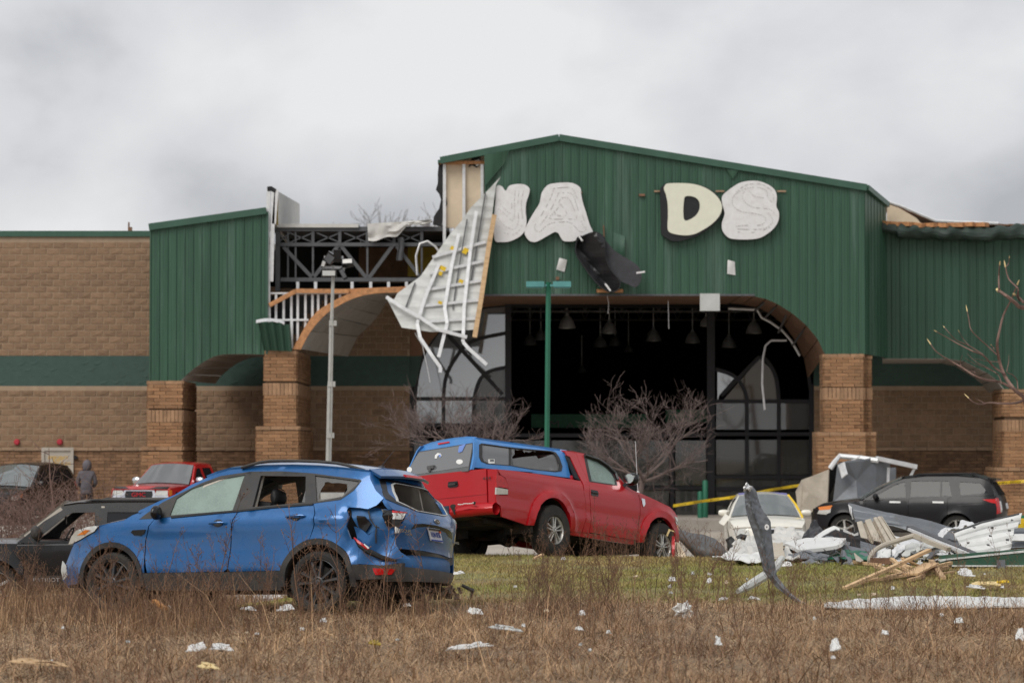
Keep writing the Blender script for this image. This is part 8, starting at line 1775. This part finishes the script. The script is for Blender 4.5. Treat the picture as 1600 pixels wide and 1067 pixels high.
# foam, papers and scraps scattered in the grass
def scrap(px, py, w, h, m, lab, name='paper_scrap', cat='scrap', seed=0, lift=0., group=None):
    Y = on_ground(px, py + h / 2) ; rr = random.Random(seed * 7 + 1); o = Vector((rr.random() * 90, rr.random() * 90, 0)); a0 = rr.uniform(-.4, .4)
    def fn(u, v):
        x = (u - .5) * w; y = (.5 - v) * h; s = noise.noise(Vector((u * 2.5, v * 2.5, 0)) + o); s2 = noise.noise(Vector((u * 6, v * 6, 3)) + o)
        return at(px + x * (1 + .3 * s2) * (.75 + .5 * v), py - y + h * .25 * s + x * math.sin(a0) * .4, Y - .12 + .08 * s2 - .5 * (v - .5) * h / 14) + Vector((0, 0, .03 + lift))
    g = G(); g.sheet(fn, 9, 7, .008, sm=False); g.obj(name, m, label=lab, cat=cat, group=group)
crumple('foam_block', 1067, 953, 32.6, 36, 30, 'foam', 'big lump of white foam in the dead grass, right of centre', 'foam', 4, 9)
crumple('plastic_bag', 1539, 905, 41, 22, 17, 'foam', 'crumpled white plastic bag on the lawn below the green beam', 'bag', 5, 10)
g = G(); cY = 42.5; g.tube([at(1546, 901, cY), at(1549, 893, cY), at(1554, 891, cY), at(1560, 898, cY)], [.05, .075, .08, .03], 10); g.obj('black_canister', 'gloss_black', label='small black and white canister beside the plastic bag', cat='canister')
bar_px('thin_pipe', [(1546, 896, 42.3), (1550, 888, 42.4), (1554, 883, 42.6)], .03, 'split_wood', 'thin yellowish rod sticking up behind the plastic bag', 'rod')
SCR = [(419, 933, 44, 19, 'paper', 'large white paper sheet lying by the blue car rear wheel'), (446, 964, 26, 11, 'paper', 'white paper scrap in front of the blue car rear wheel'), (388, 965, 24, 6, 'paper', 'narrow white scrap left of the wheel papers'), (307, 1029, 30, 15, 'paper', 'crumpled white paper low in the dead grass, left'), (346, 1029, 36, 12, 'paper', 'flat white paper beside the crumpled one, left'),
       (742, 969, 26, 11, 'foam', 'white foam scrap in the dead grass below the lawn, centre'), (733, 1027, 68, 8, 'paper', 'long white strip low in the dead grass, centre'), (1050, 912, 12, 8, 'paper', 'small white scrap on the lawn above the foam lump'), (1108, 914, 8, 9, 'paper', 'thin curled white scrap on the lawn'), (1228, 888, 20, 9, 'foam', 'white foam scrap right of the standing grey strip base'),
       (1305, 1025, 16, 22, 'foam', 'blurred white scrap hanging in near stalks, lower right'), (1122, 1019, 10, 16, 'foam', 'blurred white scrap in near stalks below the foam lump'), (909, 972, 10, 9, 'paper', 'small bright scrap in the dead grass left of the foam lump'), (636, 959, 12, 5, 'paper', 'small white scrap right of the rear wheel'), (880, 879, 8, 5, 'paper', 'small white scrap on the lawn under the red pickup'),
       (40, 942, 34, 8, 'paper', 'white splinter in the grass before the black SUV'), (60, 1054, 90, 9, 'lumber', 'pale plank lying in the near grass at the lower left corner'), (325, 1060, 30, 10, 'split_wood', 'yellowish scrap at the bottom edge, left'), (565, 958, 0, 0, '', ''), (790, 997, 48, 8, 'panel_pale', 'pale torn strip in the dead grass, right of centre bottom'),
       (585, 1021, 18, 9, 'yellow_dull', 'yellow green scrap in the dead grass, lower centre'), (1509, 901, 26, 14, 'paper', 'tangle of white scraps on the lawn left of the plastic bag'), (1525, 924, 30, 6, 'paper', 'flat white scrap on the lawn above the long white sheet'), (1566, 916, 22, 5, 'yellow', 'yellow scrap on the lawn at the far right'), (1540, 919, 46, 7, 'split_wood', 'tan scrap on the lawn beside the yellow one'),
       (1594, 1008, 14, 20, 'foam', 'white foam piece at the right edge in dead grass'), (1130, 949, 14, 5, 'paper', 'small white scrap right of the foam lump'), (1178, 948, 18, 4, 'paper', 'narrow white scrap below the peeled branch'), (715, 902, 20, 5, 'paper', 'white scrap behind the torn rear bumper of the blue car'), (283, 886, 10, 6, 'paper', 'white scrap caught in stalks before the blue front door'),
       (1498, 985, 14, 10, 'foam', 'white foam scrap in the dead grass right of the long strip'), (1383, 1005, 12, 8, 'foam', 'white scrap low in the dead grass, right'), (905, 998, 12, 6, 'paper', 'tiny flat white scrap lower centre'), (505, 984, 10, 7, 'paper', 'white scrap in dead grass below the rear hub'), (1560, 958, 14, 7, 'paper', 'white scrap before the long white sheet at the right')]
for k, q in enumerate(SCR):
    if q[2]: scrap(q[0], q[1], q[2] * .85, q[3] * .8, q[4], q[5], seed=k, lift=.07 if q[1] > 945 else .03, name={'foam': 'foam_scrap', 'lumber': 'plank'}.get(q[4], 'paper_scrap'), group='scraps scattered over the grass')
bar_px('orange_splinter', [(240, 938, 32.2), (258, 950, 31.6)], .05, 'orange_wood', 'orange wooden splinter in the grass before the blue front wheel', 'splinter', .03)
bar_px('stick', [(497, 982, 30.5), (550, 1010, 28.8)], .03, 'lumber', 'thin pale stick lying in the dead grass below the rear wheel', 'stick')
bar_px('stick', [(835, 872, 43.5), (848, 866, 43.8)], .05, 'lumber', 'pale stick on the lawn beside the pickup rear wheel', 'stick', .03)
rr = random.Random(77)
for k in range(46): # tiny scraps no one could tell apart
    px, py = rr.uniform(10, 1590), rr.choice([rr.uniform(945, 1050), rr.uniform(895, 940)])
    if py < 940 and px < 740: continue
    scrap(px, py, rr.uniform(3, 7), rr.uniform(2, 5), rr.choice(['paper', 'foam', 'paper', 'tan_board', 'panel_pale']), 'tiny pale scrap of debris dotted in the grass', seed=200 + k, lift=.06 if py > 945 else .03, group='tiny scraps dotted in the grass', name='tiny_scrap')
# ------------------------------------------------------------------ grass and weeds
def ztv(x, y): return np.array([zt(a, b) for a, b in zip(x, y)])
def blades(name, n, region, hgt, wid, lean, m, seed, dens=None, segs=2):
    rnd = np.random.default_rng(seed); x = rnd.uniform(region[0], region[1], n); y = rnd.uniform(region[2], region[3], n)
    k = np.abs(x) < .205 * y + 1.5; x, y = x[k], y[k]
    if dens is not None: k = rnd.random(len(x)) < dens(x, y); x, y = x[k], y[k]
    n = len(x); z = ztv(x, y); h = hgt(x, y, rnd, n); a = rnd.uniform(0, 6.28, n); ln = lean(rnd, n) * h; w = wid(rnd, n); b = a + rnd.normal(1.57, .5, n)
    base = np.stack([x, y, z - .01], 1); dr = np.stack([np.cos(a), np.sin(a), np.zeros(n)], 1); wd = np.stack([np.cos(b), np.sin(b), np.zeros(n)], 1) * w[:, None]
    up = np.array([0, 0, 1.]); V = []
    for t in ([0, .55, 1] if segs == 2 else [0, 1]):
        c = base + dr * (ln * t ** 1.8)[:, None] + up * (h * t * (1 - .12 * t))[:, None]; s = 1 - .85 * t
        V += [c - wd * s, c + wd * s]
    V = np.stack(V, 1); q = V.shape[1]; F = []
    for i in range(0, q - 2, 2): F.append(np.stack([np.arange(n) * q + i, np.arange(n) * q + i + 1, np.arange(n) * q + i + 3, np.arange(n) * q + i + 2], 1))
    return fast_mesh(name, V.reshape(-1, 3), np.concatenate(F), m, kind='stuff')
def nz(x, y, s, o=0): return np.array([noise.noise(Vector((a * s, b * s, o))) for a, b in zip(x, y)])
def in_blue(x, y): # under the blue car
    c = (PB.x + math.cos(HD_B) * 1.3, PB.y + math.sin(HD_B) * 1.3); dx, dy = x - c[0], y - c[1]; u = dx * math.cos(HD_B) + dy * math.sin(HD_B); v = -dx * math.sin(HD_B) + dy * math.cos(HD_B)
    return (np.abs(u) < 2.1) & (np.abs(v) < .72)
blades('dead_grass', 105000, (-9, 9, 20.5, 35.6), lambda x, y, r, n: np.clip(r.lognormal(-2.3, .6, n), .03, .55) * (1 + .95 * nz(x, y, .75)) * (1 + .5 * nz(x, y, 2.5, 8)) * np.interp(y, [20, 33, 35.6], [1, .9, .45]), lambda r, n: r.uniform(.0025, .006, n), lambda r, n: r.uniform(.2, 2.3, n), 'dead_grass', 1,
       dens=lambda x, y: np.clip(.62 + 1.3 * nz(x, y, .8, 4), .06, 1) * np.where(in_blue(x, y), .1, 1) * np.interp(y, [34.3, 35.6], [1, .25]))
blades('straw_litter', 80000, (-9, 9, 20.5, 35.8), lambda x, y, r, n: r.uniform(.02, .10, n), lambda r, n: r.uniform(.003, .008, n), lambda r, n: r.uniform(2.5, 7, n), 'straw', 2, dens=lambda x, y: np.clip(.8 + .8 * nz(x, y, 1.1, 7), .15, 1))
blades('tall_dead_grass', 12000, (-8, 1.5, 29.5, 33.6), lambda x, y, r, n: r.uniform(.25, .62, n), lambda r, n: r.uniform(.0025, .005, n), lambda r, n: r.uniform(.05, .7, n), 'dead_grass', 3, dens=lambda x, y: np.clip(.35 + 1.2 * nz(x, y, 1.0, 2), .05, 1) * np.where(in_blue(x, y), 0, 1) * np.where(x > -.6, .25, np.where(x > -2.9, .22, 1)))
blades('dead_grass', 14000, (-14, -3.4, 34, 46), lambda x, y, r, n: r.uniform(.12, .5, n), lambda r, n: r.uniform(.003, .007, n), lambda r, n: r.uniform(.1, 1.2, n), 'dead_grass', 4, dens=lambda x, y: np.where(in_blue(x, y) | ((np.abs(y - 46) < 1.1)), .03, .8))
blades('lawn_grass', 260000, (-3.6, 11.5, 34.6, 47.2), lambda x, y, r, n: r.uniform(.02, .06, n) * (1 + .5 * nz(x, y, 1.5)), lambda r, n: r.uniform(.003, .007, n), lambda r, n: r.uniform(.2, 1.5, n), 'lawn_grass', 5, segs=1, dens=lambda x, y: np.clip(.75 + .9 * nz(x, y, .7, 9), .1, 1) * np.interp(y, [34.6, 36], [.3, 1]))
# branching weed stalks
def weed_template(seed, H, side):
    g = G(); rnd = random.Random(seed); pts = [Vector((0, 0, 0))]; d = Vector((rnd.gauss(0, .13), rnd.gauss(0, .13), 1)).normalized(); n = 6
    for i in range(n): d = (d + Vector((rnd.gauss(0, .07), rnd.gauss(0, .07), 0))).normalized(); pts.append(pts[-1] + d * H / n)
    g.tube(pts, [.0042 - .0028 * i / n for i in range(n + 1)], 3, cap=False)
    for k in range(side):
        t = rnd.uniform(.3, .98); i = min(int(t * n), n - 1); p = pts[i].lerp(pts[i + 1], t * n - i); a = rnd.uniform(0, 6.28); e = rnd.uniform(.5, 1.1); L_ = H * rnd.uniform(.10, .34) * (1.25 - t)
        q = Vector((math.cos(a) * math.cos(e), math.sin(a) * math.cos(e), math.sin(e))); m_ = p + q * L_ * .5; e_ = p + q * L_ + Vector((0, 0, L_ * .15)); g.tube([p, m_, e_], [.0022, .0017, .001], 3, cap=False)
        for j in range(rnd.randint(1, 4)):
            s = m_.lerp(e_, rnd.random()); f = s + Vector((rnd.gauss(0, .03), rnd.gauss(0, .03), rnd.uniform(.01, .06))); g.tube([s, f], [.0014, .001], 3, cap=False)
            if rnd.random() < .5: c = f; r_ = rnd.uniform(.003, .007); g.add([c + Vector((r_, 0, 0)), c + Vector((-r_, r_, 0)), c + Vector((-r_, -r_, 0)), c + Vector((0, 0, r_ * 2))], [(0, 1, 3), (1, 2, 3), (2, 0, 3), (0, 2, 1)])
    F = []
    for f in g.f: F += [f] if len(f) == 3 else [(f[0], f[1], f[2]), (f[0], f[2], f[3])]
    return np.array([tuple(p) for p in g.v]), np.array(F)
TPL = [weed_template(300 + k, .55 + .05 * (k % 8), 6 + k % 9) for k in range(22)]
def weeds(name, spots, m, seed):
    rnd = random.Random(seed); VV = []; FF = []; o = 0
    for x, y, s in spots:
        v, f = TPL[rnd.randrange(len(TPL))]; a = rnd.uniform(0, 6.28); c, q = math.cos(a), math.sin(a); lx, ly = rnd.gauss(0, .12), rnd.gauss(0, .12); s2 = s * rnd.uniform(.75, 1.25)
        w = np.stack([(v[:, 0] * c - v[:, 1] * q + v[:, 2] * lx) * s2 + x, (v[:, 0] * q + v[:, 1] * c + v[:, 2] * ly) * s2 + y, v[:, 2] * s2 + zt(x, y)], 1); VV.append(w); FF.append(f + o); o += len(v)
    fast_mesh(name, np.concatenate(VV), np.concatenate(FF), m, kind='stuff')
rw_ = random.Random(12); SP_ = []
def put(n, x0, x1, y0, y1, s0, s1, clump=1.):
    k = 0
    while k < n:
        y = rw_.uniform(y0, y1); x = rw_.uniform(x0, x1) * y / 34
        if rw_.random() > .5 + clump * noise.noise(Vector((x * .9, y * .9, 20))): continue
        if in_blue(np.array([x]), np.array([y]))[0]: k += 1; continue
        SP_.append((x, y, rw_.uniform(s0, s1))); k += 1
put(700, -6.8, 6.8, 21.5, 33, .3, .68); put(120, -6.6, -2.9, 29.5, 32.4, .6, 1.1); put(45, -2.9, -.7, 29.5, 32, .5, 1.0); put(22, -5.2, -.9, 31, 32.2, 1.2, 1.7, .3); put(170, .0, 3.2, 31, 36.5, .55, 1.05); put(120, 3, 6.8, 31, 36.5, .4, .85); put(40, -.2, 2.6, 40, 46, .5, .9); put(45, .9, 2.2, 45, 47.5, .5, 1.0, .3); put(90, -6.8, -4.2, 33.5, 43, .6, 1.1); put(40, 3, 6.6, 36, 46, .3, .7)
weeds('weed_stalks', SP_, 'weed_stem', 4)
